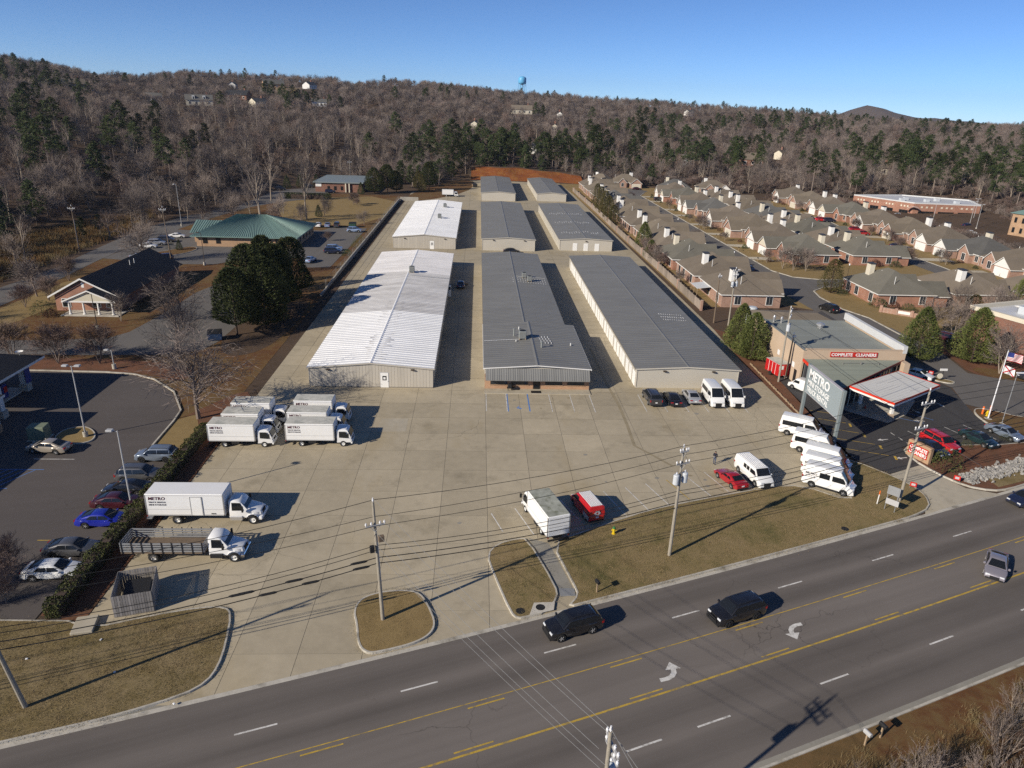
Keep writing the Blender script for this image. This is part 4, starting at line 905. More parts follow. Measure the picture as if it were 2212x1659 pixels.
for (x, y) in ((55.4, 92.0), (58.2, 88.6), (62.6, 95.4)):
    MB().box(x-.3, x+.3, y-.3, y+.3, .012, .9).build('column_base', 'tan_block', cn); MB().bbox(x-.22, x+.22, y-.22, y+.22, .903, zt-.3, .04).build('column', 'siding_white', cn)
# lower office behind, brown hip roof
def hip_roof(m, x0, x1, y0, y1, ze, h, ov=.4, thick=.16, mi=0, ridge='auto', ins=None):
    x0 -= ov; x1 += ov; y0 -= ov; y1 += ov; w, d = x1-x0, y1-y0; xc, yc = (x0+x1)/2, (y0+y1)/2
    if (ridge == 'auto' and d > w) or ridge == 'y':
        k = ins if ins is not None else w/2; r0, r1 = (xc, y0+k, ze+h), (xc, y1-k, ze+h)
        E = [(x0, y0, ze), (x1, y0, ze), (x1, y1, ze), (x0, y1, ze)]
        fs = [(E[0], E[1], r0), (E[1], E[2], r1, r0), (E[2], E[3], r1), (E[3], E[0], r0, r1)]
    else:
        k = ins if ins is not None else d/2; r0, r1 = (x0+k, yc, ze+h), (x1-k, yc, ze+h)
        E = [(x0, y0, ze), (x1, y0, ze), (x1, y1, ze), (x0, y1, ze)]
        fs = [(E[0], E[1], r1, r0), (E[1], E[2], r1), (E[2], E[3], r0, r1), (E[3], E[0], r0)]
    for f in fs: m.poly(f, mi)
    for i in range(4):
        a, b = E[i], E[(i+1) % 4]; m.poly([(a[0], a[1], ze-thick), (b[0], b[1], ze-thick), b, a], mi+1)
    m.poly([(p[0], p[1], ze-thick) for p in E[::-1]], mi+1)
    return m
lo = root('low_office', 'low brown shingled building directly behind the cleaning shop', 'building', (0, 0, 0))
MB().box(54.6, 68.4, 121, 134.4, 0, 2.8).build('wall', 'tan_block', lo); hip_roof(MB(), 54.3, 68.6, 120.6, 134.6, 2.95, 1.6, .5, ins=4.5, ridge='x').build('roof', ['shingle_brown', 'white_trim'], lo)
tk = root('fuel_tank', 'grey drum tank on the corner of the low brown building', 'tank', (55.2, 135.6, 0)); MB().lathe([(0, 0), (1., 0), (1., 3.2), (.8, 3.4), (0, 3.45)], n=18).build('drum', 'transformer_grey', tk); MB().tube((.8, 0, 3.2), (1.5, -.6, 2.9), .1).build('pipe', 'black_plastic', tk)
for (x, y, h, s, l) in ((59.2, 115, 1.0, 1.0, 'squat metal exhaust fan on the cleaning shop roof'), (52.3, 118.2, 1.3, .35, 'thin white vent pipe at the rear edge of the cleaning shop roof'), (53.4, 117.6, 1.2, .35, 'thin grey vent pipe near the rear of the cleaning shop roof')):
    t = root('roof_vent', l, 'vent', (x, y, 5.35)); MB().lathe([(.45*s, 0), (.45*s, .45*h), (.7*s, .5*h), (.7*s, .75*h), (.3*s, .95*h), (0, h)], n=16).build('hood', 'rim_steel', t)
# red dumpster by the cleaners, red cone, pallet guards
dm = root('red_trailer', 'red enclosed cargo trailer parked beside the cleaning shop wall', 'trailer', (48.9, 106.0, 0), R(12))
MB().bbox(-1.1, 1.1, -1.7, 1.9, .45, 2.35, .08).build('box', 'paint_brightred', dm); MB().box(-1.08, 1.08, -1.68, 1.88, 2.352, 2.40).build('roof', 'truck_roof_dirty', dm)
for s in (-1, 1):
    w = MB().lathe([(0, -.1), (.34, -.1), (.36, 0), (.34, .1), (0, .1)], n=16, axis='y').build('wheel', 'rubber', dm, (s*1.13, .2, .36), R(90))
    for yy in (-.9, 0., .9): MB().box(s*1.1+(-.02 if s < 0 else .0), s*1.1+(.0 if s < 0 else .02), yy-.04, yy+.04, .5, 2.3).build('side_rib', 'white_trim', dm)
MB().tube((0, -1.7, .5), (0, -2.6, .45), .05).build('tow_bar', 'steel_grey', dm); MB().box(-1.0, -.2, -1.72, -1.702, 1.5, 2.1).build('lettering_panel', 'text_white', dm)
cn_ = root('traffic_cone', 'small red cone on the pad under the white canopy', 'cone', (56.6, 92.4, .012)); MB().lathe([(0, .5), (.03, .5), (.15, .04), (0, .04)], n=10).build('cone', 'fascia_red', cn_); MB().box(-.2, .2, -.2, .2, 0, .04).build('foot', 'black_plastic', cn_)

# ---------------------------------------------------------------- signs
ms = root('pylon_sign', 'tall grey sign on two posts reading METRO MINI STORAGE TRUCK RENTAL', 'sign', (45.6, 0, 0))
for y, h in ((89.2, 7.9), (79.4, 7.9)):
    MB().bbox(-.2, .2, y-.2, y+.2, 0, h, .03).build('post', 'sign_post', ms); MB().box(-.215, .215, y-.05, y+.05, .1, h-.05).build('post_groove', 'seam_dark', ms)
MB().bbox(-.18, .18, 79.6, 89.0, 4.0, 7.75, .03).build('panel', 'sign_grey', ms); MB().box(-.2, .2, 79.62, 88.98, 7.752, 7.82).build('trim', 'text_pale', ms); MB().box(-.2, .2, 79.62, 88.98, 3.93, 3.998).build('trim', 'text_pale', ms)
def put_text(s, size, width, y, z, mt, bold, parent, x):
    tm = text_mesh(s, size, mt, bold); o = obj('lettering', tm, parent, (x, y, z), rot=(R(90), 0, R(-90))); o.scale.x = width/max(v.co.x for v in tm.vertices); return o
put_text('METRO', 1.75, 5.9, 88.6, 6.25, 'text_white', .045, ms, -.195); put_text('MINI STORAGE', 1.0, 6.2, 88.6, 5.25, 'text_white', .018, ms, -.195); put_text('TRUCK RENTAL', 1.0, 6.2, 88.6, 4.3, 'text_white', .018, ms, -.195)
ss = root('monument_sign', 'low tan brick sign reading COMPLETE CLEANERS by the entrance drive', 'sign', (55.0, 76.4, .13), R(-70))
MB().bbox(-1.6, 1.6, -.25, .25, 0, 2.1, .03).build('brick_body', 'brick_tan', ss); bd = MB().box(-1.3, 1.3, -.30, -.253, .45, 1.75).build('board', 'sign_red', ss)
for s_, z in (('COMPLETE', 1.18), ('CLEANERS', .58)):
    tm = text_mesh(s_, .62, 'text_white', .02); o = obj('lettering', tm, bd, (-1.2, -.31, z), rot=(R(90), 0, 0)); o.scale.x = 2.4/max(v.co.x for v in tm.vertices)
gs = root('road_sign', 'grey backed two post sign facing the road at the grass corner', 'sign', (44.6, 64.2, .13), R(-48))
for s in (-.5, .5): MB().tube((s, 0, 0), (s, 0, 2.9), .04).build('post', 'steel_grey', gs)
MB().box(-.62, .62, -.03, .03, 1.9, 2.9).build('upper_panel', 'steel_grey', gs); MB().box(-.55, .75, -.05, .0, .75, 1.4).build('lower_panel', 'trim_grey', gs)
for (x, y, l) in ((50.0, 69.0, 'small red yard sign at the kerb of the front grass'), (56.2, 70.6, 'small red yard sign in the mulch beside the pale rocks'), (74.8, 106.2, 'small red yard sign by the far corner bed')):
    t = root('yard_sign', l, 'yard sign', (x, y, .13), R(-35)); MB().box(-.34, .34, -.02, .02, .25, .8).build('board', 'sign_red', t); MB().box(-.2, .2, -.03, -.022, .38, .66).build('print', 'text_pale', t)
    for s in (-.3, .3): MB().tube((s, .01, 0), (s, .01, .3), .015).build('stake', 'steel_grey', t)
mk = root('marker_post', 'thin white marker post with orange top on the grass corner', 'marker', (44.0, 65.6, .13)); MB().tube((0, 0, 0), (.06, .05, 1.15), .055, .055, 6).build('post', 'siding_white', mk); MB().tube((.06, .05, 1.15), (.08, .07, 1.6), .058, .058, 6).build('cap', 'orange', mk)
# drive-up menu post by the corner island, brick wall sign at the estate entrance
t = root('menu_post', 'small post with white head on the corner island behind the canopy', 'post', (75.4, 104.2, .13)); MB().tube((0, 0, 0), (0, 0, 1.6), .05).build('post', 'black_plastic', t); MB().box(-.6, .6, -.06, .06, 1.6, 1.95).build('head', 'siding_white', t); MB().lathe([(0, .0), (.45, 0), (.45, .1), (0, .1)], (-.4, -.1, .7), 14, axis='y').build('disc', 'siding_cream', t)
es = root('estate_wall_sign', 'low red brick entrance wall with white name plate by the corner house', 'wall sign', (91.2, 143.4, 0), R(-38))
for x, h in ((-4.2, 1.5), (-1.2, 1.35), (1.9, 1.35), (4.6, 1.2)): MB().bbox(x-.3, x+.3, -.3, .3, 0, h, .05).build('pier', 'brick_pink', es)
for a, b, h in ((-3.9, -1.5, 1.1), (-.9, 1.6, 1.15), (2.2, 4.3, .95)): MB().box(a, b, -.16, .16, 0, h).build('wall', 'brick_pink', es)
MB().box(-.8, 1.5, -.2, -.163, .35, .95).build('name_plate', 'siding_white', es)

# ---------------------------------------------------------------- flag poles
def flagpole(label, x, y, h):
    t = root('flagpole', label, 'flagpole', (x, y, .13)); MB().tube((0, 0, 0), (0, 0, h), .09, .05, 10).build('pole', 'ceramic_white', t); MB().lathe([(0, .16), (.08, .08), (0, 0)], (0, 0, h), 8).build('ball', 'rim_steel', t); MB().box(-.35, .35, -.35, .35, 0, .1).build('base', 'kerb_concrete', t); return t
flagpole('tall white flagpole on the island carrying two flags', 72.7, 88.9, 10.2)
def flag(name, label, x, y, z, w, h, cells, nu, nv, droop=.35, mats=()):
    m = MB()
    P = lambda i, j: (w*i/nu*.93, .14*math.sin(i/nu*9+j/nv*2)*i/nu+.1*i/nu, -h*j/nv - droop*(i/nu)**1.4*h)
    m.v = [P(i, j) for j in range(nv+1) for i in range(nu+1)]
    for j in range(nv):
        for i in range(nu):
            a = j*(nu+1)+i; m.f.append((a, a+1, a+nu+2, a+nu+1)); m.m.append(cells(i, j))
    t = m.build(name, mats, None, (x, y, z), R(-15)); tag(t, label, 'flag'); return t
flag('striped_flag', 'flag with red and white stripes and blue corner, upper on the flagpole', 72.82, 88.9, 10.1, 2.1, 1.2, lambda i, j: 2 if (i < 8 and j < 7) else j % 2, 20, 13, .3, ['flag_red', 'text_white', 'flag_blue'])
flag('saltire_flag', 'white flag with a red diagonal cross, lower on the flagpole', 72.82, 88.9, 8.2, 1.6, 1.1, lambda i, j: 0 if (abs(i/24-j/16) < .085 or abs(i/24-(1-(j+1)/16)) < .085) else 1, 24, 16, .45, ['flag_red', 'text_white'])
fp2 = root('flagpole', 'thin leaning grey pole beside the white flagpole', 'pole', (73.6, 87.3, .13)); MB().tube((0, 0, 0), (.1, .1, 7.6), .06, .05, 8).build('pole', 'steel_grey', fp2); MB().box(-.2, .2, -.2, .2, 0, .08).build('base', 'kerb_concrete', fp2); MB().box(-.1, 1.4, -.1, .1, 7.5, 7.65).build('lamp_head', 'ceramic_white', fp2)
for x, y, l in ((73.0, 90.6, 'orange bollard on the flag island, nearer the lot'), (74.4, 91.0, 'orange bollard on the flag island, farther from the lot')):
    t = root('bollard', l, 'bollard', (x, y, .13)); MB().lathe([(.13, 0), (.13, 1.05), (.1, 1.15), (0, 1.17)], n=12).build('post', 'orange', t); MB().lathe([(.135, 0), (.135, .08)], (0, 0, .8), 12).build('band', 'text_white', t)
def hydrant(label, x, y, z, c1, c2):
    t = root('fire_hydrant', label, 'hydrant', (x, y, z)); MB().lathe([(.2, 0), (.2, .06), (.13, .08), (.13, .55), (.17, .56), (.17, .62)], n=12).build('barrel', c1, t); MB().lathe([(.17, .62), (.15, .72), (.07, .8), (.05, .86), (0, .86)], n=12).build('bonnet', c2, t)
    for a in (0, R(90), R(180)): MB().tube((.1*math.cos(a), .1*math.sin(a), .42), (.25*math.cos(a), .25*math.sin(a), .42), .07, .07, 8).build('nozzle', c1, t)
hydrant('yellow fire hydrant with green cap on the front grass', 13.9, 59.7, .13, 'hydrant_yellow', 'hydrant_green'); hydrant('yellow hydrant at the foot of the flagpole', 73.2, 89.9, .13, 'hydrant_yellow', 'hydrant_yellow')

# ---------------------------------------------------------------- utility poles and wires
def insulator(m, p, h=.28, mi=0): m.lathe([(.03, 0), (.03, .08), (.08, .1), (.08, .18), (.05, .2), (.05, h), (0, h)], p, 8, mi)
def upole(label, x, y, h, lean=(0, 0), arms=((1.2, 0),), trans=0, yaw=R(20), wood='wood_pole', boxes=False):
    t = root('utility_pole', label, 'utility pole', (x, y, -.02), yaw, 'wooden utility poles')
    k = MB(); q = 5; L_ = lambda s: (lean[0]*s, lean[1]*s, h*s)
    for i in range(q): k.tube(L_(i/q), L_((i+1)/q), .17-.07*i/q, .17-.07*(i+1)/q, 10, 0, i in (0, q-1))
    k.build('pole', wood, t)
    for (d, hw_) in arms:
        c = L_((h-d)/h); MB().box(c[0]-hw_, c[0]+hw_, c[1]-.22, c[1]-.12, c[2]-.06, c[2]+.06).tube((c[0]-hw_*.6, c[1]-.17, c[2]), (c[0], c[1]-.12, c[2]-.6), .02, .02, 4).tube((c[0]+hw_*.6, c[1]-.17, c[2]), (c[0], c[1]-.12, c[2]-.6), .02, .02, 4).build('crossarm', 'trim_grey', t)
        for s in (-.95, -.4, .5, .95):
            m = MB(); insulator(m, (c[0]+hw_*s, c[1]-.17, c[2]+.06)); m.build('insulator', 'ceramic_white', t)
    c = L_(1); m = MB(); insulator(m, (c[0], c[1], c[2]), .35); m.build('insulator', 'ceramic_white', t)
    for i in range(trans):
        a = i*math.pi+.1 if trans == 2 else R(-35)+i*R(125); c = L_((h-3.0)/h); px, py = c[0]+.5*math.cos(a), c[1]+.5*math.sin(a)-.1
        MB().lathe([(0, -.5), (.26, -.5), (.28, -.45), (.28, .38), (.24, .46), (.1, .5), (0, .5)], (px, py, c[2]), 14).build('transformer', 'transformer_grey', t)
        m = MB(); insulator(m, (px, py, c[2]+.48), .25); m.build('bushing', 'ceramic_white', t)
        MB().tube((c[0], c[1], c[2]), (px, py, c[2]), .05).build('bracket', 'steel_grey', t)
    if boxes:
        c = L_((h-3.4)/h); MB().bbox(c[0]-.55, c[0]-.2, c[1]-.35, c[1]-.05, c[2]-.9, c[2]-.35, .03).build('junction_box', 'black_plastic', t); MB().bbox(c[0]+.15, c[0]+.6, c[1]-.3, c[1], c[2]-.1, c[2]+.4, .03).build('junction_box', 'wood_pole_dark', t)
    MB().tube((L_(.15)[0]+.13, L_(.15)[1]-.05, 1.2), (L_(.72)[0]+.09, L_(.72)[1]-.05, h*.72), .035, .035, 6).build('conduit', 'ceramic_white', t)
    return t
upole('weathered pole standing in the driveway island', -7.3, 47.2, 11.2, (-.35, .1), ((2.0, .75),), 0, boxes=True)
upole('pole with two grey drum transformers on the front grass', 18.6, 56.1, 11.4, (.2, .2), ((.3, .45), (1.5, .7)), 2)
upole('pole standing at the cleaners entrance drive', 46.9, 66.3, 13.0, (.9, .4), ((1.4, .95), (4.2, .9)), 0, boxes=False)
upole('pole at the bottom left in the roadside grass', -30.5, 38.5, 11.0, (-1.2, -.3), ((1.4, 1.1),), 0)
upole('pole in the near road verge at the bottom of the picture', 6.75, 25.4, 11.5, (.1, 0), ((.9, .8), (1.4, .8)), 1, R(100))
upole('pole with two drum transformers beside the red trailer', 47.9, 102.8, 12.0, (.1, .1), ((.5, .9), (1.4, .8)), 2, R(60))
upole('tall pole with drum transformers near the end of the wooden fence', 50.0, 133.5, 11.4, (.1, .2), ((.4, .8), (1.3, .6)), 2, R(20))
upole('slim dark brown pole near the end of the wooden fence', 47.6, 135.2, 9.6, (.3, .5), ((.3, .4),), 0, R(20), 'wood_pole_dark')
upole('short dark pole with coiled cable against the cleaning shop wall', 49.6, 104.2, 7.4, (.1, 0), ((.4, .3),), 0, R(20), 'wood_pole_dark')
upole('pole on the edge of the sedge field', -103.8, 189.8, 12, (0, .2), ((.6, .9),), 0, R(0), 'wood_pole_dark'); upole('pole in front of the green roofed building', -73.8, 174.0, 14.5, (-.4, 0), ((.5, .8),), 0, R(0), 'wood_pole_dark')
upole('pole far back by the woods edge', -64.0, 372, 11, (0, 0), ((.5, 1.),), 0, R(10))
def wire(label, a, b, sag, r=.022, m='wire_dark', grp='overhead wires along the road', n=14):
    a, b = Vector(a), Vector(b); k = MB()
    pts = [a.lerp(b, i/n)-Vector((0, 0, 4*sag*(i/n)*(1-i/n))) for i in range(n+1)]
    k.path(pts, r, 4); o = k.build('overhead_wire', m); tag(o, label, 'wire', grp); return o
lerp_ = lambda a, b, t: a+(b-a)*t
PA, PB, PC, PD_ = (-31.8, 38.2), (-7.55, 47.3), (18.75, 56.3), (47.7, 66.6); PE = (120, 94)
WL = ['dark wire leaving the bottom left pole out of the picture', 'dark wire from the bottom left pole to the driveway island pole', 'dark wire from the driveway island pole to the transformer pole', 'dark wire from the transformer pole to the entrance drive pole', 'dark wire from the entrance drive pole off to the right']
for (za, zb, zc, zd, dy, r, m, sg) in ((10.6, 11.3, 11.6, 13.2, 0, .022, 'wire_dark', .5), (9.6, 9.4, 10.3, 11.9, .7, .02, 'wire_dark', .5), (9.6, 9.4, 10.3, 11.9, -.7, .02, 'wire_dark', .5), (6.9, 7.2, 7.0, 8.6, 0, .024, 'wire_dark', .7),
                                 (6.4, 6.7, 6.5, 8.0, .1, .024, 'wire_dark', .7), (5.7, 6.0, 5.7, 7.2, .1, .036, 'wire_dark', .6), (5.2, 5.6, 5.3, 6.8, -.1, .036, 'wire_dark', .6)):
    off = lambda p: (p[0]-.3*dy, p[1]+.9*dy)
    left = (PA[0]-30, PA[1]-10.5)
    for k_, (p, q, z0, z1) in enumerate(((left, PA, za-.3, za), (PA, PB, za, zb), (PB, PC, zb, zc), (PC, PD_, zc, zd), (PD_, PE, zd, zd+.3))):
        p2, q2 = off(p), off(q); wire(WL[k_], (*p2, z0), (*q2, z1), sg, r, m)
for a, b in (((-7.5, 47.2, 11.3), (6.75, 25.4, 11.7)), ((-8.1, 47.1, 9.3), (6.2, 25.3, 10.6)), ((-6.9, 47.4, 9.3), (7.3, 25.6, 10.6)), ((-7.5, 47.2, 7.2), (6.7, 25.4, 9.3)), ((-7.4, 47.2, 6.4), (6.8, 25.5, 8.6))):
    wire('thin pale wire crossing over the road to the near pole', a, b, .35, .012, 'wire_pale', 'wires crossing the road')
for a, b in (((6.75, 25.4, 11.7), (12, 8, 11.5)), ((7.3, 25.6, 10.6), (14, 10, 10.5))): wire('thin pale wire leading from the near pole out of the picture', a, b, .2, .016, 'wire_pale', 'wires behind the near pole')
for a, b, l in (((47.9, 102.8, 11.9), (50, 133.5, 11.3), 'wire from the trailer pole to the fence end pole, upper'), ((47.9, 102.8, 10.4), (47.6, 135, 9.4), 'wire from the trailer pole to the slim brown pole'), ((47.9, 102.8, 12), (47.7, 66.6, 13.1), 'wire from the trailer pole to the entrance drive pole, upper'),
                ((47.9, 102.8, 9.0), (50.2, 101, 5.9), 'service wire from the trailer pole down to the cleaning shop'), ((47.9, 102.8, 8.4), (47.6, 66.6, 9.0), 'wire from the trailer pole to the entrance drive pole, lower'), ((-103.8, 190, 11.3), (-73.8, 174, 13.6), 'wire from the sedge field pole to the green roof pole')):
    wire(l, a, b, .5, .02)
wire('guy wire slanting from the entrance drive pole down to the mulch', (47.6, 66.6, 8.6), (62.2, 72.6, .15), .0, .025, 'wire_pale')
for (t_, c_) in ((.62, 0), (.68, 1), (.755, 0), (.80, 1), (.945, 0), (.95, 1), (.60, 0)):
    z0_, z1_, dy_ = ((5.7, 6.0, .1), (5.2, 5.6, -.1))[c_]
    x, y, z = lerp_(PA[0], PB[0], t_)-.3*dy_, lerp_(PA[1], PB[1], t_)+.9*dy_, lerp_(z0_, z1_, t_)-2.4*t_*(1-t_)+.1
    MBo = MB().tube((-.42, -.14, 0), (.42, .14, .02), .10, .10, 8).tube((-.62, -.21, 0), (-.42, -.14, 0), .05, .1, 8).tube((.42, .14, .02), (.62, .21, .02), .1, .05, 8)
    tag(MBo.build('cable_splice', 'black_plastic', None, (x, y, z-.1)), 'black splice case hanging on the lower road cables', 'cable case', 'splice cases on the road cables')
# street lights and lot lamps
def lamp(label, x, y, h, heads=2, yaw=0., m='trim_grey'):
    t = root('lamp_post', label, 'lamp post', (x, y, 0), yaw, 'lamp posts')
    MB().lathe([(.3, 0), (.3, .75), (.26, .8)], n=14).build('footing', 'kerb_concrete', t); MB().tube((0, 0, .7), (0, 0, h), .09, .06, 8).build('pole', m, t)
    for s in ((-1, 1) if heads == 2 else (-1,)):
        MB().tube((0, 0, h-.1), (s*.5, 0, h), .03, .03, 6).bbox(min(s*.4, s*1.05), max(s*.4, s*1.05), -.25, .25, h-.04, h+.14, .05).build('lamp_head', m, t)
lamp('twin headed lamp post on the round lot island', -47.6, 80.7, 9.3); lamp('single headed lamp post rising out of the hedge', -34.9, 64.4, 8.7, 1)
lamp('lamp post on the lawn before the black roofed building', -67.3, 124.2, 6.5, 1, m='brown_trim'); lamp('lamp post by the mulch of the bank lot', -55.3, 104.6, 3.0, 1); lamp('brown lamp post before the green roofed building', -67.8, 178.6, 8.0, 1, m='brown_trim')
lamp('long armed street light beside the back road', -94.9, 235, 13.0, 1)
for (x, y, l) in ((186, 287, 'lamp post in the office lot before the long brick block, nearest the middle'), (205, 290, 'tall lamp post at the right end of the long brick block'), (197, 280, 'lamp post between the brick block and the tan brick block'), (193, 270, 'lamp post close to the tan brick block')): lamp(l, x, y, 9.5, 2)
for (x, y, h, l) in ((70.6, 192, 3.4, 'street lamp on the left kerb of the estate street, nearer'), (70.8, 252, 3.4, 'street lamp on the left kerb of the estate street, farther'), (97, 179.5, 3.2, 'street lamp on the lawn of the corner house'), (126.5, 232, 3.2, 'street lamp beside the right hand estate street'), (136, 232, 3.2, 'street lamp opposite the dark blue car')):
    t = root('street_lamp', l, 'street lamp', (x, y, 0)); MB().tube((0, 0, 0), (0, 0, h), .05, .04, 8).build('post', 'black_plastic', t); MB().lathe([(.05, 0), (.16, .1), (.2, .4), (.1, .5), (0, .58)], (0, 0, h), 10).build('lantern', 'ceramic_white', t)
# mailboxes on the verge
def mailbox(label, x, y, yaw, m='black_plastic', z=.13):
    t = root('mailbox', label, 'mailbox', (x, y, z), yaw); MB().box(-.05, .05, -.05, .05, 0, 1.0).build('post', 'wood_raw', t)
    k = MB(); k.box(-.13, .13, -.28, .28, 1.0, 1.14); k.add([(.13*math.cos(R(i*22.5)), -.28, 1.14+.13*math.sin(R(i*22.5))) for i in range(9)]+[(.13*math.cos(R(i*22.5)), .28, 1.14+.13*math.sin(R(i*22.5))) for i in range(9)], [(i, i+1, i+10, i+9) for i in range(8)]+[tuple(range(8, -1, -1)), tuple(range(9, 18))]); k.build('box', m, t)
mailbox('dark mailbox at the kerb of the front grass', 10.8, 50.6, R(20)); mailbox('old mailbox on the near verge, paler of two', 26.5, 34.5, R(20), 'trim_grey', .06); mailbox('black mailbox on the near verge beside the pale one', 27.9, 35.1, R(20), 'black_plastic', .06)
for i, y in enumerate([198, 214, 236, 257, 280, 298, 322]):
    t = copy_tree(bpy.data.objects['mailbox'], None, (79.9, y, 0), 0, 'dark mailbox on the kerb of the estate street', 'mailboxes of the estate street')

# ---------------------------------------------------------------- fences, walls, hedge
fc = root('wooden_fence', 'long weathered plank fence between the storage lot and the brick houses', 'fence', (47.6, 144.4, 0))
P_ = MB()
for j in range(15): P_.box(-.02, .02, j*.1633+.005, (j+1)*.1633-.006, .03, 1.95+.03*math.sin(j*2.3))
P_.box(.022, .07, 0, 2.45, .5, .6); P_.box(.022, .07, 0, 2.45, 1.5, 1.6)
pm = P_.mesh('fence_panel', 'wood_fence'); qm = MB().box(-.07, .07, -.07, .07, 0, 2.05).mesh('post', 'wood_fence'); bm_ = MB().bbox(-.25, .25, -.25, .25, 0, 2.3, .03).mesh('pier', 'brick_pink')
for i in range(90):
    obj('fence_panel', pm, fc, (.15*math.sin(i*.13), i*2.46+.05, 0))
    obj('pier' if i % 8 == 0 else 'post', bm_ if i % 8 == 0 else qm, fc, (.15*math.sin(i*.13)+.1, i*2.46, 0))
rw = root('retaining_wall', 'concrete retaining wall with chain fence along the left of the storage lot', 'wall', (-33.4, 150, 0))
for i in range(27):
    MB().box(-.18, .18, i*6+.01, i*6+5.98, 0, min(1.0, .5+i*.12)).build('wall_panel', 'retaining_concrete', rw)
    MB().tube((0, i*6, .4), (0, i*6, 2.4), .03, .03, 5).build('post', 'steel_grey', rw)
    k = MB()
    for j in range(9): k.tube((0, i*6+j*.66, 1.0), (0, i*6+j*.66, 2.3), .008, .008, 3, 0, False)
    k.tube((0, i*6, 2.3), (0, i*6+6, 2.3), .02, .02, 4).tube((0, i*6, 1.6), (0, i*6+6, 1.6), .008, .008, 3); k.build('chain_panel', 'seam_dark', rw)
MB().box(.2, 8, 162.3, 162.6, 0, 1.6).build('end_wall', 'retaining_concrete', rw)
bw = root('block_border', 'row of pale retaining blocks stepping along the mulch strip', 'border', (0, 0, 0))
me = MB().bbox(-.22, .22, -.09, .09, 0, .24, .03).mesh('block', 'wood_raw')
for i in range(70): obj('block', me, bw, (45.5+.05*math.sin(i*2.9)+i*.012, 79+i*.46, -.06+.05*math.sin(i*1.3)), R(90+9*math.sin(i*1.7)))
# wooden dumpster pen and its dumpster
en = root('board_enclosure', 'grey plank enclosure open at the top beside the stake truck', 'enclosure', (-27.9, 49.75, 0), R(16))
bd = MB().box(-.085, .085, -.015, .015, .02, 2.0).mesh('board', 'wood_board_grey')
for s in (-1, 1):
    for i in range(15): obj('board', bd, en, (-1.36+i*.194, s*1.75, .03*random.random()), R(1.5*random.uniform(-1, 1)))
    for i in range(18): obj('board', bd, en, (s*1.47, -1.66+i*.195, .03*random.random()), R(90))
for x in (-1.38, 1.38):
    for y in (-1.66, 1.66): MB().box(x-.05, x+.05, y-.05, y+.05, 0, 1.9).build('post', 'wood_board_grey', en)
for s in (-1, 1):
    MB().box(-1.4, 1.4, s*1.70-.03, s*1.70+.03, 1.5, 1.6).build('rail', 'wood_board_grey', en); MB().box(s*1.42-.03, s*1.42+.03, -1.6, 1.6, 1.5, 1.6).build('rail', 'wood_board_grey', en)
dp = root('dumpster', 'dark dumpster standing inside the plank enclosure', 'dumpster', (-27.8, 49.9, 0), R(16))
MB().add([(-.9, -.9, .15), (.9, -.9, .15), (.9, .7, .15), (-.9, .7, .15), (-.95, -1.1, 1.2), (.95, -1.1, 1.2), (.95, .9, 1.45), (-.95, .9, 1.45)], [(3, 2, 1, 0), (0, 1, 5, 4), (1, 2, 6, 5), (2, 3, 7, 6), (3, 0, 4, 7)]).build('bin', 'dumpster_blue', dp)
MB().add([(-.97, -1.15, 1.22), (.97, -1.15, 1.22), (.97, .93, 1.5), (-.97, .93, 1.5)], [(0, 1, 2, 3)]).build('lid', 'black_plastic', dp)
pl = MB().bbox(-.8, .8, -1.0, 1.0, 0, .22, .05).build('utility_vault', 'drive_concrete', None, (-30.6, 46.6, .13), R(12)); tag(pl, 'flat concrete utility vault lid in the roadside grass', 'vault')
def trans_box(label, x, y, z, yaw):
    t = root('transformer_box', label, 'transformer box', (x, y, z), yaw); MB().bbox(-1.0, 1.0, -.8, .8, .1, 1.75, .08).build('cabinet', 'transformer_green', t); MB().box(-1.15, 1.15, -.95, .95, 0, .1).build('plinth', 'kerb_concrete', t); MB().box(-.02, .02, -.82, -.802, .2, 1.6).build('door_seam', 'seam_dark', t)
trans_box('pale green transformer cabinet in the bank lot', -52.8, 80.3, 0, R(5))
def bin_(label, x, y, m, yaw=0.):
    t = root('dumpster', label, 'dumpster', (x, y, 0), yaw); MB().add([(-1.1, -.8, .1), (1.1, -.8, .1), (1.1, .8, .1), (-1.1, .8, .1), (-1.15, -.95, 1.3), (1.15, -.95, 1.3), (1.15, .95, 1.6), (-1.15, .95, 1.6)], [(3, 2, 1, 0), (0, 1, 5, 4), (1, 2, 6, 5), (2, 3, 7, 6), (3, 0, 4, 7)]).build('bin', m, t); MB().add([(-1.17, -1, 1.32), (1.17, -1, 1.32), (1.17, 1, 1.63), (-1.17, 1, 1.63)], [(0, 1, 2, 3)]).build('lid', 'black_plastic', t)
bin_('blue dumpster at the edge of the lot below the dark cedars', -45.2, 119.6, 'dumpster_blue', R(15)); bin_('dark dumpster behind the cars of the green roofed building', -41.5, 241, 'dumpster_green'); bin_('dark dumpster in the yard far behind the white roofs', -1.5, 372, 'black_plastic'); bin_('small brown bin in the yard far behind the white roofs', 1.2-3.2, 376, 'wood_raw')

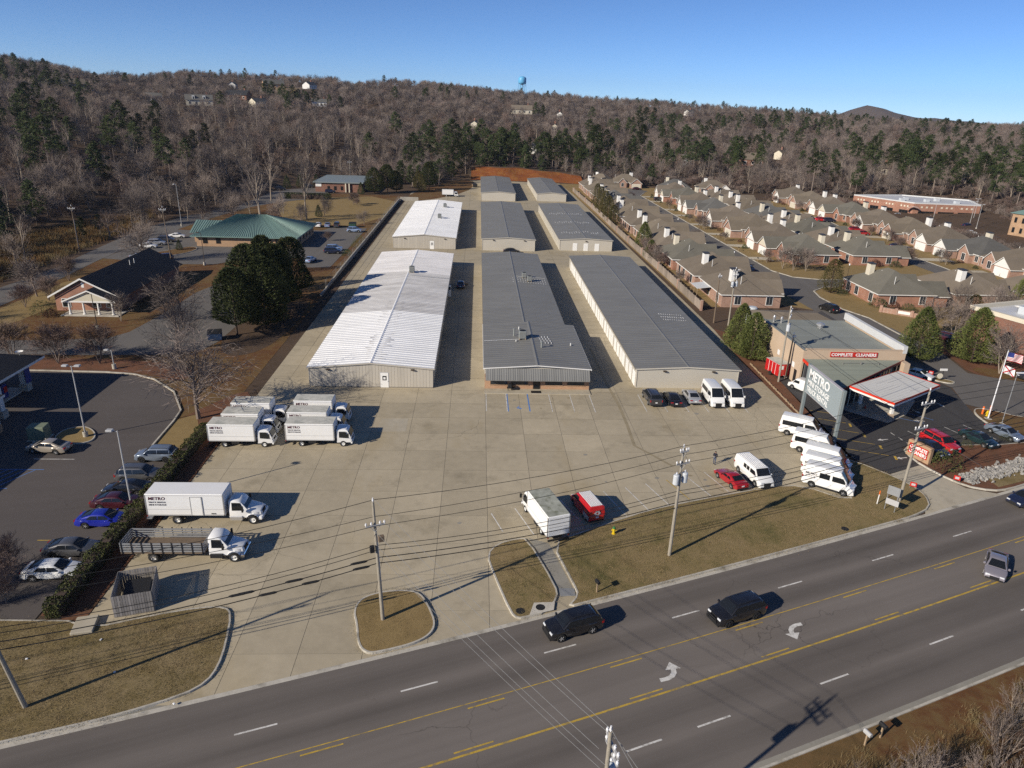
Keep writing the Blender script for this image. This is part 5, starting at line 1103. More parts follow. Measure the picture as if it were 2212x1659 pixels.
# ---------------------------------------------------------------- brick houses of the estate
def house_proto(roofm, brickm, gablem='siding_white', chim='siding_white', variant=0, gar='door_white'):
    """front (garage) towards -X; origin at the middle of the main block"""
    t = root('brick_house', 'x', 'house', (0, 0, -200))
    sg = 1 if variant % 2 == 0 else -1
    MB().box(-5, 8, -8, 8, 0, 2.75).build('wall', brickm, t)
    rf = hip_roof(MB(), -5, 8, -8, 8, 2.9, 4.0, .45, .2, 0).build('roof', [roofm, 'white_trim'], t)
    # garage wing
    ya, yb = sorted((-7.6*sg, -1.4*sg)); yc = (ya+yb)/2; x0 = -8.6
    MB().box(x0, -5.003, ya, yb, 0, 2.7).build('garage_wing', brickm, t)
    def gable(y0, y1, xf, ze, h, xb, nm, gm, ov=.35):
        c = (y0+y1)/2; m = MB(); a, b = y0-ov, y1+ov; z0 = ze-ov*h/((y1-y0)/2)
        m.poly([(xf-ov, a, z0), (xf-ov, c, ze+h), (xb, c, ze+h), (xb, a, z0)][::-1], 0); m.poly([(xf-ov, b, z0), (xf-ov, c, ze+h), (xb, c, ze+h), (xb, b, z0)], 0)
        for (p, q) in ((a, c), (c, b)):
            zp, zq = (z0, ze+h) if p == a else (ze+h, z0)
            m.poly([(xf-ov, p, zp-.22), (xf-ov, p, zp), (xf-ov, q, zq), (xf-ov, q, zq-.22)], 1)
        m.poly([(xf-ov, a, z0-.2), (xf-ov, a, z0), (xb, a, z0), (xb, a, z0-.2)][::-1], 1); m.poly([(xf-ov, b, z0-.2), (xf-ov, b, z0), (xb, b, z0), (xb, b, z0-.2)], 1)
        m.build('gable_roof', [roofm, 'white_trim'], t)
        MB().poly([(xf-.02, y0, ze-.2), (xf-.02, c, ze+h-.25), (xf-.02, y1, ze-.2)]).build(nm, gm, t)
    gable(ya, yb, x0, 2.75, 2.5, -1.0, 'gable_front', gablem)
    d = MB()
    for i in range(4): d.box(x0-.05, x0-.012, yc-2.4, yc+2.4, .05+i*.55, .05+i*.55+.52)
    d.build('garage_door', gar, t); MB().box(x0-.04, x0-.003, yc-2.55, yc+2.55, .0, 2.36).build('garage_frame', 'white_trim', t)
    # entrance gable
    yd, ye = sorted((.6*sg, 5.2*sg)); MB().box(-6.3, -5.004, yd, ye, 0, 2.9).build('entry_bay', brickm, t); gable(yd, ye, -6.3, 3.0, 2.2, -.6, 'gable_front', brickm)
    def window(x, y, z, w, h, side, nm='window'):
        m = MB(); g = MB()
        if side == 'x-': m.box(x-.06, x-.004, y-w/2-.12, y+w/2+.12, z-.12, z+h+.12); g.box(x-.08, x-.064, y-w/2, y-.03, z, z+h).box(x-.08, x-.064, y+.03, y+w/2, z, z+h)
        elif side == 'x+': m.box(x+.004, x+.06, y-w/2-.12, y+w/2+.12, z-.12, z+h+.12); g.box(x+.064, x+.08, y-w/2, y-.03, z, z+h).box(x+.064, x+.08, y+.03, y+w/2, z, z+h)
        elif side == 'y-': m.box(x-w/2-.12, x+w/2+.12, y-.06, y-.004, z-.12, z+h+.12); g.box(x-w/2, x-.03, y-.08, y-.064, z, z+h).box(x+.03, x+w/2, y-.08, y-.064, z, z+h)
        else: m.box(x-w/2-.12, x+w/2+.12, y+.004, y+.06, z-.12, z+h+.12); g.box(x-w/2, x-.03, y+.064, y+.08, z, z+h).box(x+.03, x+w/2, y+.064, y+.08, z, z+h)
        f = m.build(nm, 'white_trim', t); g.build('pane', 'glass_window', f)
    window(-6.3, (yd+ye)/2, .6, 1.3, 1.9, 'x-'); window(-5, 6.7*sg, .9, 1.2, 1.5, 'x-')
    for x in (-2.5, 4.5): window(x, -8, .7, 1.3, 1.7, 'y-'); window(x, 8, .7, 1.3, 1.7, 'y+')
    for y in (-5.5, -1.5, 5.0): window(8, y, .5, 1.5, 1.9, 'x+')
    MB().box(-5.05, -5.004, -.9*sg-.5, -.9*sg+.5, .05, 2.2).build('front_door', 'brown_trim', t)
    cx, cy = (4.6, 3.4*sg) if variant < 2 else (5.6, -4*sg)
    ch = MB().bbox(cx-.6, cx+.6, cy-.85, cy+.85, 2.6, 7.4, .03).build('chimney', chim, t); MB().box(cx-.72, cx+.72, cy-.97, cy+.97, 7.40, 7.62).build('cap', 'chimney_cap', ch)
    for (x, y) in ((2.8, -1.5), (3.4, 5.5)): MB().tube((x, y, 4.2), (x, y, 6.3), .06, .06, 6).build('vent_pipe', 'pvc_white', t)
    MB().box(-5.06, -5.0, -8.06, -8.0, .1, 2.6).build('downspout', 'white_trim', t); MB().box(8.0, 8.06, -8.06, -8.0, .1, 2.6).build('downspout', 'white_trim', t)
    return t
PR = [house_proto('shingle_brown', 'brick_pink', 'siding_white', 'siding_white', 0, 'door_white'), house_proto('shingle_green', 'brick_red', 'siding_cream', 'siding_cream', 1, 'door_white'),
      house_proto('shingle_tan', 'brick_pink', 'brick_pink', 'siding_white', 2, 'garage_cream'), house_proto('shingle_grey', 'brick_pink', 'siding_white', 'siding_cream', 3, 'door_white')]
GH = 'brick houses of the estate'
ORD = ['nearest', 'second', 'third', 'fourth', 'fifth', 'sixth', 'seventh', 'eighth', 'ninth', 'tenth', 'eleventh', 'twelfth', 'thirteenth']
used = [False]*4
def place_house(k, x, y, rz, label, sc=1.):
    if used[k]: o = copy_tree(PR[k], None, (x, y, 0), rz, label, GH, sc)
    else: used[k] = True; o = PR[k]; o.location = (x, y, 0); o.rotation_euler = (0, 0, rz); o['label'] = label; o['group'] = GH; o.scale = sc if isinstance(sc, tuple) else (sc,)*3
    return o
W3 = ['brown hip roof', 'greenish hip roof', 'tan hip roof', 'grey hip roof']
rowA = [(61.0, 155.5, 0, 1.0), (60.2, 173.5, 0, 1.0), (59.8, 192.5, 1, 1.0), (60.0, 211, 0, 1.0), (60.2, 229.5, 2, 1.0), (60.0, 249, 0, 1.0), (60.2, 270, 2, 1.0), (60.5, 291, 0, 1.0), (60.5, 312, 3, 1.0), (60.5, 333, 0, 1.0), (60.5, 354, 2, 1.0), (61, 375, 0, 1.0)]
for i, (x, y, k, s) in enumerate(rowA): place_house(k, x, y, math.pi, 'brick house with %s behind the plank fence, %s from the cleaning shop' % (W3[k], ORD[i]), s)
place_house(2, 80, 396, R(90), 'brick house at the closed end of the estate street, turned towards us', .95); place_house(0, 66, 398, R(60), 'brick house at the far left end beside the plank fence', .9)
for i, (y, k) in enumerate(zip([203, 223.2, 245, 266, 289, 306+2, 329, 350], [1, 0, 2, 0, 3, 0, 1, 0])): place_house(k, 94.0, y+1.5, 0, 'brick house with %s and garage on the estate street, %s from the corner' % (W3[k], ORD[i]), (1.0, 1.14, 1.03))
for i, (y, k) in enumerate(zip([204.5, 222, 240, 259, 278, 297, 317, 337], [1, 0, 1, 0, 3, 2, 0, 0])): place_house(k, 114.5, y, math.pi, 'brick house with %s, middle block back row, %s from the cross street' % (W3[k], ORD[i]), (1., 1.06, 1.))
for i, (y, k) in enumerate(zip([190, 208, 228, 248, 268, 289, 308, 328, 347], [0, 3, 0, 2, 0, 1, 0, 2, 0])): place_house(k, 151.0, y, 0, 'brick house with %s on the right hand estate street, %s from the corner' % (W3[k], ORD[i]), (1., 1.1, 1.02))
place_house(3, 101.5, 374, R(80), 'brick house with white gable at the far end of the middle block, left one', .95); place_house(0, 122, 376, R(85), 'brick house with white gable at the far end of the middle block, right one', .95)
place_house(1, 97.2, 158.5, math.pi, 'corner brick house with large grey green roof behind the entrance wall', (.98, 1.0, 1.)); place_house(0, 116, 160, math.pi, 'brick house to the right of the corner house, cream chimney', 1.0); place_house(0, 133, 157, math.pi, 'brick house partly hidden by the evergreen at the right', 1.0); place_house(2, 151, 166, 0, 'brick house at the right edge on the estate street bend', 1.0)
pp = root('patio_cover', 'white flat patio cover on posts behind the nearest brick house', 'patio cover', (51.3, 157.5, 0))
MB().add([(-1.6, -2.6, 2.3), (1.6, -2.6, 2.7), (1.6, 2.6, 2.7), (-1.6, 2.6, 2.3), (-1.6, -2.6, 2.2), (1.6, -2.6, 2.6), (1.6, 2.6, 2.6), (-1.6, 2.6, 2.2)], [(0, 1, 2, 3), (7, 6, 5, 4), (0, 4, 5, 1), (3, 2, 6, 7), (0, 3, 7, 4)]).build('roof_sheet', 'parapet_white', pp)
for y in (-2.4, 0, 2.4): MB().tube((-1.5, y, 0), (-1.5, y, 2.25), .06).build('post', 'wood_raw', pp)

# ---------------------------------------------------------------- big blocks at the right
bo = root('brick_office_block', 'long low red brick office block with white roof beyond the estate', 'office building')
F0 = [(171, 327), (184.8, 299.5), (212, 299), (212, 322), (204, 331)]
pts = [(172.5, 328), (185.6, 301.6), (213, 298.6), (221, 318), (198, 333)]
MB().prism(pts, 0, 5.6).build('wall', 'brick_red', bo); MB().prism(inset(pts, .5), 5.6, 5.66).build('roof', 'roof_flat_white', bo)
for i in range(5):
    a, b = Vector(pts[i]), Vector(pts[(i+1) % 5]); ii = inset(pts, .45); c, d = ii[i], ii[(i+1) % 5]
    MB().add([(*a, 5.602), (*b, 5.602), (*b, 6.1), (*a, 6.1), (*c, 6.1), (*d, 6.1), (*c, 5.66), (*d, 5.66)], [(0, 1, 2, 3), (3, 2, 5, 4), (4, 5, 7, 6)]).build('parapet', 'parapet_white', bo)
def along(a, b, t, w, z0, z1, off, nm, m, par):
    a, b = Vector(a), Vector(b); d = (b-a).normalized(); n = Vector((d.y, -d.x)); p = a.lerp(b, t)
    q = [p-d*w/2+n*.01, p+d*w/2+n*.01, p+d*w/2+n*off, p-d*w/2+n*off]
    return MB().prism([tuple(x) for x in (q[0], q[3], q[2], q[1])][::-1], z0, z1).build(nm, m, par)
for i in range(3):
    f = along(pts[1], pts[2], .2+i*.30, 6.6, .6, 2.6, .06, 'window', 'brown_trim', bo)
    for j in range(4): along(pts[1], pts[2], .2+i*.30+(j-1.5)*.058, 1.45, .75, 2.5, .09, 'pane', 'glass_dark', f)
    for j in range(3): along(pts[1], pts[2], .2+i*.30+(j-1)*.075, .8, 3.9, 4.6, .05, 'accent_tile', 'siding_cream', bo)
for i in range(4):
    f = along(pts[0], pts[1], .14+i*.24, 4.2, .6, 2.6, .06, 'window', 'brown_trim', bo)
    for j in range(3): along(pts[0], pts[1], .14+i*.24+(j-1)*.045, 1.2, .75, 2.5, .09, 'pane', 'glass_dark', f)
    for j in range(3): along(pts[0], pts[1], .14+i*.24+(j-1)*.05, .7, 3.9, 4.6, .05, 'accent_tile', 'siding_cream', bo)
aw = MB()
for i in range(8):
    a0, a1 = math.pi*i/8, math.pi*(i+1)/8; aw.poly([(-2.6*math.cos(a0), -1.2, 1.5*math.sin(a0)), (-2.6*math.cos(a1), -1.2, 1.5*math.sin(a1)), (-2.6*math.cos(a1), .5, 1.5*math.sin(a1)), (-2.6*math.cos(a0), .5, 1.5*math.sin(a0))])
aw.build('awning', 'siding_white', bo, (185.2, 300.6, 3.0), R(-32))
for (x, y) in ((190, 316), (196, 310), (203, 314), (207, 306), (186, 312)): MB().bbox(x-1, x+1, y-.8, y+.8, 5.66, 6.7, .05).build('roof_unit', 'transformer_grey', bo)
tb = root('tan_brick_block', 'two storey tan brick block with green metal roof at the right edge', 'office building', (197, 258, 0), R(-70))
MB().box(0, 26, 0, 18, 0, 8.2).build('wall', 'brick_tan', tb); hip_roof(MB(), 0, 26, 0, 18, 8.25, 4.5, .6).build('roof', ['green_metal_roof', 'green_metal_roof'], tb)
MB().add([(4.5, -.6, 8.2), (11.5, -.6, 8.2), (8, -.6, 11.0), (4.5, 6, 8.2), (11.5, 6, 8.2), (8, 6, 11.0)], [(0, 1, 2), (1, 4, 5, 2), (3, 0, 2, 5)]).build('gable', 'brick_tan', tb)
for r_ in range(2):
    for i in range(9):
        x = 1.6+i*2.8; f = MB().box(x-.5, x+.5, -.05, -.003, 1.3+r_*3.6, 3.2+r_*3.6).build('window', 'brown_trim', tb); MB().box(x-.4, x+.4, -.07, -.053, 1.4+r_*3.6, 3.1+r_*3.6).build('pane', 'glass_dark', f)
    for i in range(6):
        y = 1.6+i*2.8; f = MB().box(-.05, -.003, y-.5, y+.5, 1.3+r_*3.6, 3.2+r_*3.6).build('window', 'brown_trim', tb); MB().box(-.07, -.053, y-.4, y+.4, 1.4+r_*3.6, 3.1+r_*3.6).build('pane', 'glass_dark', f)
sb = root('brick_store', 'plain red brick store with flat white roof at the right edge', 'store', (96, 129.8, 0), R(-71))
MB().box(0, 30, 0, 24, 0, 5.3).build('wall', 'brick_dark', sb); MB().box(-.15, 30.15, -.15, .5, 5.303, 6.1).build('parapet', 'siding_cream', sb); MB().box(-.15, .5, .503, 24, 5.303, 6.1).build('parapet', 'siding_cream', sb)
MB().box(.5, 30, .5, 24, 5.303, 5.4).build('roof', 'roof_flat_white', sb)
for (x, y, l, w) in ((5, 6, 2.4, 1.8), (10, 8, 2, 2), (14, 5, 1.6, 1.6)): MB().bbox(x, x+l, y, y+w, 5.4, 6.8, .06).build('roof_unit', 'transformer_grey', sb)
ds = root('roof_dish', 'white satellite dish on the flat store roof', 'satellite dish', (103.6, 127.5, 5.4)); MB().tube((0, 0, 0), (0, 0, .9), .06).build('mast', 'steel_grey', ds); MB().lathe([(0, .0), (.5, .08), (.8, .25)], (0, 0, .9), 16).build('bowl', 'siding_white', ds)

# ---------------------------------------------------------------- left side buildings
gb = root('green_roof_clinic', 'tan brick building with big green standing seam roof', 'building')
MB().box(-78.4, -51.2, 202.8, 226.6, 0, 3.0).build('wall', 'brick_tan', gb); MB().box(-81.2, -78.41, 209, 220, 0, 2.6).build('wall', 'brick_tan', gb)
def seam_roof(par, q, n, m='green_metal_roof', rib=.12):
    """a roof plane q=(eaveA, eaveB, topB, topA) in vertical standing-seam strips, each its own piece"""
    a, b, c, d = [Vector(p) for p in q]; nn = (b-a).cross(d-a).normalized()
    for i in range(n):
        t0, t1 = i/n, (i+1)/n; p0, p1, p2, p3 = a.lerp(b, t0), a.lerp(b, t1), d.lerp(c, t1), d.lerp(c, t0)
        k = MB(); s0, s3 = p0.lerp(p1, .82), p3.lerp(p2, .82); k.poly([p0, s0, s3, p3]); k.poly([s0, s0.lerp(p1, .5)+nn*rib, s3.lerp(p2, .5)+nn*rib, s3]); k.poly([s0.lerp(p1, .5)+nn*rib, p1, p2, s3.lerp(p2, .5)+nn*rib]); k.build('roof_panel', m, par)
e = [(-79.6, 201.6, 3), (-50.2, 201.6, 3), (-50.2, 227.8, 3), (-79.6, 227.8, 3)]; ra, rb = (-70.2, 214.7, 7.3), (-62.0, 214.7, 7.3)
seam_roof(gb, (e[0], e[1], rb, ra), 50); seam_roof(gb, (e[1], e[2], (rb[0]+.05, rb[1]+.1, rb[2]), rb), 40); seam_roof(gb, (e[2], e[3], ra, rb), 30); seam_roof(gb, (e[3], e[0], ra, (ra[0]-.05, ra[1]+.1, ra[2])), 30)
seam_roof(gb, ((-82.2, 208.2, 2.7), (-74, 208.2, 2.7), (-72.5, 214.6, 5.4), (-82.2, 214.6, 5.4)), 14); seam_roof(gb, ((-74, 221, 2.7), (-82.2, 221, 2.7), (-82.2, 214.6, 5.4), (-72.5, 214.6, 5.4)), 14)
MB().box(-79.6, -50.2, 201.55, 201.6, 2.75, 3.02).build('fascia', 'green_metal_roof', gb); MB().box(-50.2, -50.15, 201.6, 227.8, 2.75, 3.02).build('fascia', 'green_metal_roof', gb)
for x in (-76, -72.4, -60, -56, -53): f = MB().box(x-.65, x+.65, 202.74, 202.797, .8, 2.5).build('window', 'brown_trim', gb); MB().box(x-.55, x+.55, 202.71, 202.737, .9, 2.4).build('pane', 'glass_dark', f)
for y in (205, 209, 213, 217, 221, 225): f = MB().box(-51.197, -51.14, y-.65, y+.65, .8, 2.5).build('window', 'brown_trim', gb); MB().box(-51.137, -51.11, y-.55, y+.55, .9, 2.4).build('pane', 'glass_dark', f)
bb = root('black_roof_office', 'red brick office with black shingle roof and white columned porch', 'building')
MB().box(-80.6, -68.8, 136, 165.4, 0, 3.0).build('wall', 'brick_red', bb)
m = MB(); rzx = -75.0
m.poly([(-81.6, 135.4, 2.85), (-81.6, 166, 2.85), (rzx, 166, 6.5), (rzx, 135.4, 6.5)][::-1], 0); m.poly([(-67.9, 135.4, 2.85), (-67.9, 166, 2.85), (rzx, 166, 6.5), (rzx, 135.4, 6.5)], 0); m.build('roof', 'black_shingle', bb)
MB().poly([(-80.6, 135.99, 3.0), (-68.8, 135.99, 3.0), (rzx, 135.99, 6.2)]).build('gable_wall', 'brick_red', bb)
for s, xx in ((-1, -81.6), (1, -67.9)):
    MB().add([(xx, 135.36, 2.55), (rzx, 135.36, 6.2), (rzx, 135.36, 6.52), (xx, 135.36, 2.87)], [(0, 1, 2, 3) if s < 0 else (3, 2, 1, 0)]).build('gable_trim', 'white_trim', bb)
MB().add([(-75.25, 135.97, 4.6), (-74.75, 135.97, 4.6), (-74.75, 135.97, 5.4), (-75, 135.97, 5.6), (-75.25, 135.97, 5.4)], [(0, 1, 2, 3, 4)]).build('gable_vent', 'siding_white', bb)
# porch
m = MB(); px0, px1, pxc = -77.3, -68.0, -72.65
m.poly([(px0-.3, 132.6, 2.75), (pxc, 132.6, 4.9), (pxc, 138, 4.9), (px0-.3, 138, 2.75)][::-1], 0); m.poly([(px1+.3, 132.6, 2.75), (pxc, 132.6, 4.9), (pxc, 138, 4.9), (px1+.3, 138, 2.75)], 0); m.build('porch_roof', 'black_shingle', bb)
MB().poly([(px0, 132.9, 2.8), (px1, 132.9, 2.8), (pxc, 132.9, 4.75)]).build('porch_gable', 'cream_gable', bb); MB().box(px0, px1, 132.85, 133.15, 2.5, 2.797).build('porch_beam', 'white_trim', bb)
MB().add([(px0-.3, 132.57, 2.5), (pxc, 132.57, 4.65), (pxc, 132.57, 4.92), (px0-.3, 132.57, 2.78)], [(0, 1, 2, 3)]).add([(px1+.3, 132.57, 2.5), (pxc, 132.57, 4.65), (pxc, 132.57, 4.92), (px1+.3, 132.57, 2.78)], [(3, 2, 1, 0)]).build('porch_trim', 'white_trim', bb)
for x in (-76.6, -74.0, -71.3, -68.7): MB().lathe([(.3, 0), (.3, .25), (.2, .3), (.17, 2.3), (.26, 2.35), (.26, 2.5)], (x, 133.2, 0), 12).build('column', 'siding_white', bb)
for x in (-78.6, -73, -70.4): f = MB().box(x-.8, x+.8, 135.92, 135.985, .7, 2.4).build('window', 'white_trim', bb); MB().box(x-.68, x+.68, 135.88, 135.915, .8, 2.3).build('pane', 'glass_dark', f)
MB().box(-78, -67.4, 132.2, 135.98, 0, .15).build('porch_floor', 'pale_concrete', bb)
for (x, y) in ((-73.2, 152), (-73.2, 154)): MB().tube((x, y, 5.2), (x, y, 6.6), .07).build('vent_pipe', 'pvc_white', bb)
rs = root('roadside_board', 'small white signboard behind the black roof beside the back road', 'sign', (-83.2, 166.5, 0)); MB().box(-1.2, 1.2, -.05, .05, 1.2, 2.4).build('board', 'siding_white', rs); MB().box(1.25, 1.4, -.08, .08, 0, 3.2).build('post', 'wood_pole_dark', rs); MB().box(-1.4, -1.25, -.08, .08, 0, 2.5).build('post', 'wood_pole_dark', rs)
fb = root('far_brick_building', 'brown brick building with flat grey roof at the far left lawn', 'building')
MB().box(-74, -53, 337, 368, 0, 4.0).build('wall', 'brick_dark', fb); MB().box(-74.8, -52.2, 336.2, 368.8, 4.003, 4.5).build('roof', 'sign_post', fb); MB().box(-73.8, -71.2, 336.9, 336.99, 2.3, 3.9).build('sign_panel', 'siding_white', fb)
for x in (-68, -65, -62): f = MB().box(x-.6, x+.6, 336.93, 336.99, .8, 2.6).build('window', 'brown_trim', fb); MB().box(x-.5, x+.5, 336.9, 336.925, .9, 2.5).build('pane', 'glass_dark', f)
for x in (-60.2, -58.6): MB().box(x-.25, x+.25, 336.2, 336.7, 0, 3.9).build('column', 'siding_cream', fb)
bk = root('bank_canopy', 'dark roofed drive through canopy with pale columns at the left edge', 'canopy')
MB().prism([(-90, 84.6), (-60.9, 84.6), (-60.9, 97.0), (-90, 97.0)], 4.2, 4.6).build('soffit', 'siding_white', bk)
hip_roof(MB(), -89.5, -61.2, 84.9, 96.7, 4.65, 2.6, .5, .3).build('roof', ['black_shingle', 'white_trim'], bk)
for (x, y) in ((-63.2, 95.6), (-60.2+.6-1.2, 86.2), (-72, 95.6)):
    MB().box(x-.55, x+.55, y-.55, y+.55, 0, 1.0).build('column_base', 'kerb_concrete', bk); MB().bbox(x-.4, x+.4, y-.4, y+.4, 1.003, 4.2, .04).build('column', 'siding_white', bk)
MB().box(-62.6, -62.55, 95.0, 96.2, 1.2, 3.6).build('banner', 'flag_blue', bk); MB().box(-61.15, -60.85, 90.2, 91.0, 4.25, 4.55).build('exit_sign', 'sign_red', bk)
bb2 = root('bank_building', 'white walled bank with dark hip roof, only its corner showing at the left edge', 'building')
MB().box(-76, -58.4, 60.5, 82.2, 0, 4.4).build('wall', 'siding_white', bb2); hip_roof(MB(), -76, -58.4, 60.5, 82.2, 4.6, 3.2, .8, .3).build('roof', ['black_shingle', 'white_trim'], bb2); MB().box(-58.397, -58.3, 60.5, 82.2, 0, 1.0).build('brick_base', 'brick_tan', bb2)
for y in (64, 69, 74, 79): f = MB().box(-58.397, -58.33, y-.8, y+.8, 1.2, 3.2).build('window', 'white_trim', bb2); MB().box(-58.327, -58.3, y-.7, y+.7, 1.3, 3.1).build('pane', 'glass_dark', f)
dk = root('roof_dish', 'white satellite dish on the bank canopy roof corner', 'satellite dish', (-62.6, 95.0, 5.2)); MB().tube((0, 0, 0), (0, 0, .6), .05).build('mast', 'steel_grey', dk); MB().lathe([(0, 0), (.3, .05), (.5, .18)], (0, 0, .6), 14).build('bowl', 'siding_white', dk)
at = root('teller_machine', 'red and blue teller machine on the island under the bank canopy', 'teller machine', (-64.6, 92.6, 0)); MB().bbox(-.6, .6, -.5, .5, .15, 2.0, .1).build('cabinet', 'flag_blue', at); MB().box(.603, .64, -.35, .35, .9, 1.7).build('screen_panel', 'sign_red', at); MB().box(-1.2, 1.2, -3.5, 3.5, 0, .15).build('island', 'pale_concrete', at)

# ---------------------------------------------------------------- houses in the woods
CLEAR = []
def sight(ph, el, r0=300, r1=1150):
    """the point of the hillside seen at azimuth ph and elevation el (degrees)"""
    s, c, t = math.sin(R(ph)), math.cos(R(ph)), math.tan(R(el)); r = r0
    while r < r1:
        x, y = s*r, c*r
        if H(x, y) >= CAM_H+t*r: return x, y, H(x, y)
        r += 2
    r = r1*.8; return s*r, c*r, H(s*r, c*r)
def wood_house(label, ph, el, w, wallm, roofm, yaw=0., dorm=0, r0=300):
    x, y, z = sight(ph, el, r0); CLEAR.append((x, y, w*(1.35 if ph < -10 else .8))); yaw = R(yaw)-R(ph)
    t = root('hill_house', label, 'house', (x, y, z-.3), yaw, 'houses in the woods')
    d = w*.55; h = 4.2; MB().box(-w/2, w/2, -d/2, d/2, 0, h).build('wall', wallm, t)
    m = MB(); rh = d*.38
    m.poly([(-w/2-.5, -d/2-.6, h-.1), (w/2+.5, -d/2-.6, h-.1), (w/2+.5, 0, h+rh), (-w/2-.5, 0, h+rh)]); m.poly([(w/2+.5, d/2+.6, h-.1), (-w/2-.5, d/2+.6, h-.1), (-w/2-.5, 0, h+rh), (w/2+.5, 0, h+rh)]); m.build('roof', roofm, t)
    for s in (-1, 1): MB().poly([(s*w/2, -d/2, h), (s*w/2, d/2, h), (s*w/2, 0, h+rh-.2)]).build('gable', wallm, t)
    for i in range(4):
        xx = -w*.36+i*w*.24; f = MB().box(xx-.8, xx+.8, -d/2-.08, -d/2-.01, 1.2, 3.2).build('window', 'white_trim', t); MB().box(xx-.6, xx+.6, -d/2-.12, -d/2-.085, 1.4, 3.0).build('pane', 'glass_dark', f)
    for i in range(dorm):
        xx = -w*.2+i*w*.4; MB().box(xx-1, xx+1, -d/2+.6, -d*.1, h, h+rh*.8).build('dormer', 'siding_white', t); MB().box(xx-.5, xx+.5, -d/2+.55, -d/2+.59, h+.6, h+rh*.6).build('pane', 'glass_dark', t)
    MB().box(w*.28, w*.28+1.2, .2, 1.4, h, h+rh+1.8).build('chimney', 'brick_dark', t)
HH = [('cream house with two white dormers on the left hillside', -19.8, -.70, 19, 'siding_cream', 'shingle_grey', 0, 2), ('dark roofed house right of the dormered one', -17.2, -.25, 20, 'brick_dark', 'black_shingle', -25, 0), ('pale gabled house high on the left hillside', -17.5, .45, 14, 'siding_white', 'shingle_grey', 80, 0),
      ('wide house with dark roof high on the left hillside', -14.8, .60, 22, 'brick_tan', 'shingle_grey', 10, 0), ('white gabled house near the ridge above the green roof', -12.3, .62, 16, 'siding_white', 'shingle_grey', 60, 0), ('pinkish house at the far left of the hill', -27.3, .12, 20, 'brick_pink', 'shingle_tan', 10, 0),
      ('small white house low among the left woods', -22.6, -.5, 12, 'siding_white', 'shingle_grey', 0, 0), ('blue grey roofed house below the others on the left hillside', -15.9, -.7, 15, 'siding_cream', 'shingle_grey', 45, 0), ('low pale house at the left hill, right end', -11.7, -.55, 13, 'siding_white', 'shingle_grey', 0, 0),
      ('tan house with hip-like roof in the woods below the water tower', 3.2, -.62, 20, 'siding_cream', 'shingle_brown', 5, 0), ('white gabled house among pines right of centre', 6.1, -.82, 9, 'siding_white', 'shingle_brown', 85, 0), ('pale gabled house behind the pine row, left of centre', -.3, -1.75, 9, 'siding_cream', 'shingle_brown', 80, 0, 430), ('pale gabled house behind the pine row, right of centre', 5.8, -1.75, 9, 'siding_cream', 'shingle_brown', 80, 0, 430),
      ('tall cream house behind the pines above the estate', 8.4, -2.3, 10, 'siding_cream', 'shingle_tan', 70, 0, 430), ('long pale house seen under the pine row', 4.7, -3.4, 15, 'siding_white', 'shingle_grey', 0, 0, 450), ('brown house in the woods behind the estate', 20.3, -3.6, 20, 'brick_dark', 'shingle_brown', 0, 0, 410), ('cream gabled house in the woods behind the estate', 22.4, -3.05, 10, 'siding_cream', 'shingle_tan', 70, 0, 410),
      ('pale house in the woods above the brick office block', 29, -3.7, 12, 'siding_cream', 'shingle_tan', 30, 0, 360), ('grey house half hidden by trees behind the estate, left', 15.5, -3.8, 12, 'sign_grey', 'shingle_grey', 0, 0, 430), ('white house on the right hand ridge', 15.6, .35, 12, 'siding_white', 'shingle_grey', 60, 0)]
for h in HH: wood_house(h[0], h[1], h[2], h[3], h[4], h[5], h[6], h[7], h[8] if len(h) > 8 else 330)
for nm, ph, el, w, d in (('hill_lawn', -14.2, .45, 30, 60), ('hill_lawn', -16.6, -.3, 26, 40)):
    x, y, z = sight(ph, el); k = MB(); nn = 8
    for j in range(nn):
        for i in range(nn): xx, yy = x-w/2+w*i/(nn-1), y-d/2+d*j/(nn-1); k.v.append((xx, yy, H(xx, yy)+.25))
    k.f = [(j*nn+i, j*nn+i+1, (j+1)*nn+i+1, (j+1)*nn+i) for j in range(nn-1) for i in range(nn-1)]; k.m = [0]*len(k.f); struct(nm, k, 'tan_lawn', True); CLEAR.append((x, y, w*.7))
wt = root('water_tower', 'sky blue water tower on the ridge', 'water tower', (1080*math.sin(R(3.18)), 1080*math.cos(R(3.18)), H(1080*math.sin(R(3.18)), 1080*math.cos(R(3.18)))))
zb = CAM_H+1080*math.tan(R(1.42))-wt.location.z; zt_ = CAM_H+1080*math.tan(R(2.0))-wt.location.z
MB().lathe([(0, zb), (3.2, zb+.2), (5.2, zb+1.6), (5.6, zb+3), (5.6, zt_-3.2), (4.8, zt_-1.6), (2.6, zt_-.4), (0, zt_)], n=24).build('tank', 'water_blue', wt, smooth=True)
MB().tube((0, 0, 0), (0, 0, zb+.3), .9, .8, 10).build('riser', 'water_blue', wt)
for i in range(6): a = i*math.pi/3; MB().tube((6.6*math.cos(a), 6.6*math.sin(a), 0), (5.0*math.cos(a), 5.0*math.sin(a), zb+2), .3, .3, 6).build('leg', 'water_blue', wt)
CLEAR.append((wt.location.x, wt.location.y, 9))

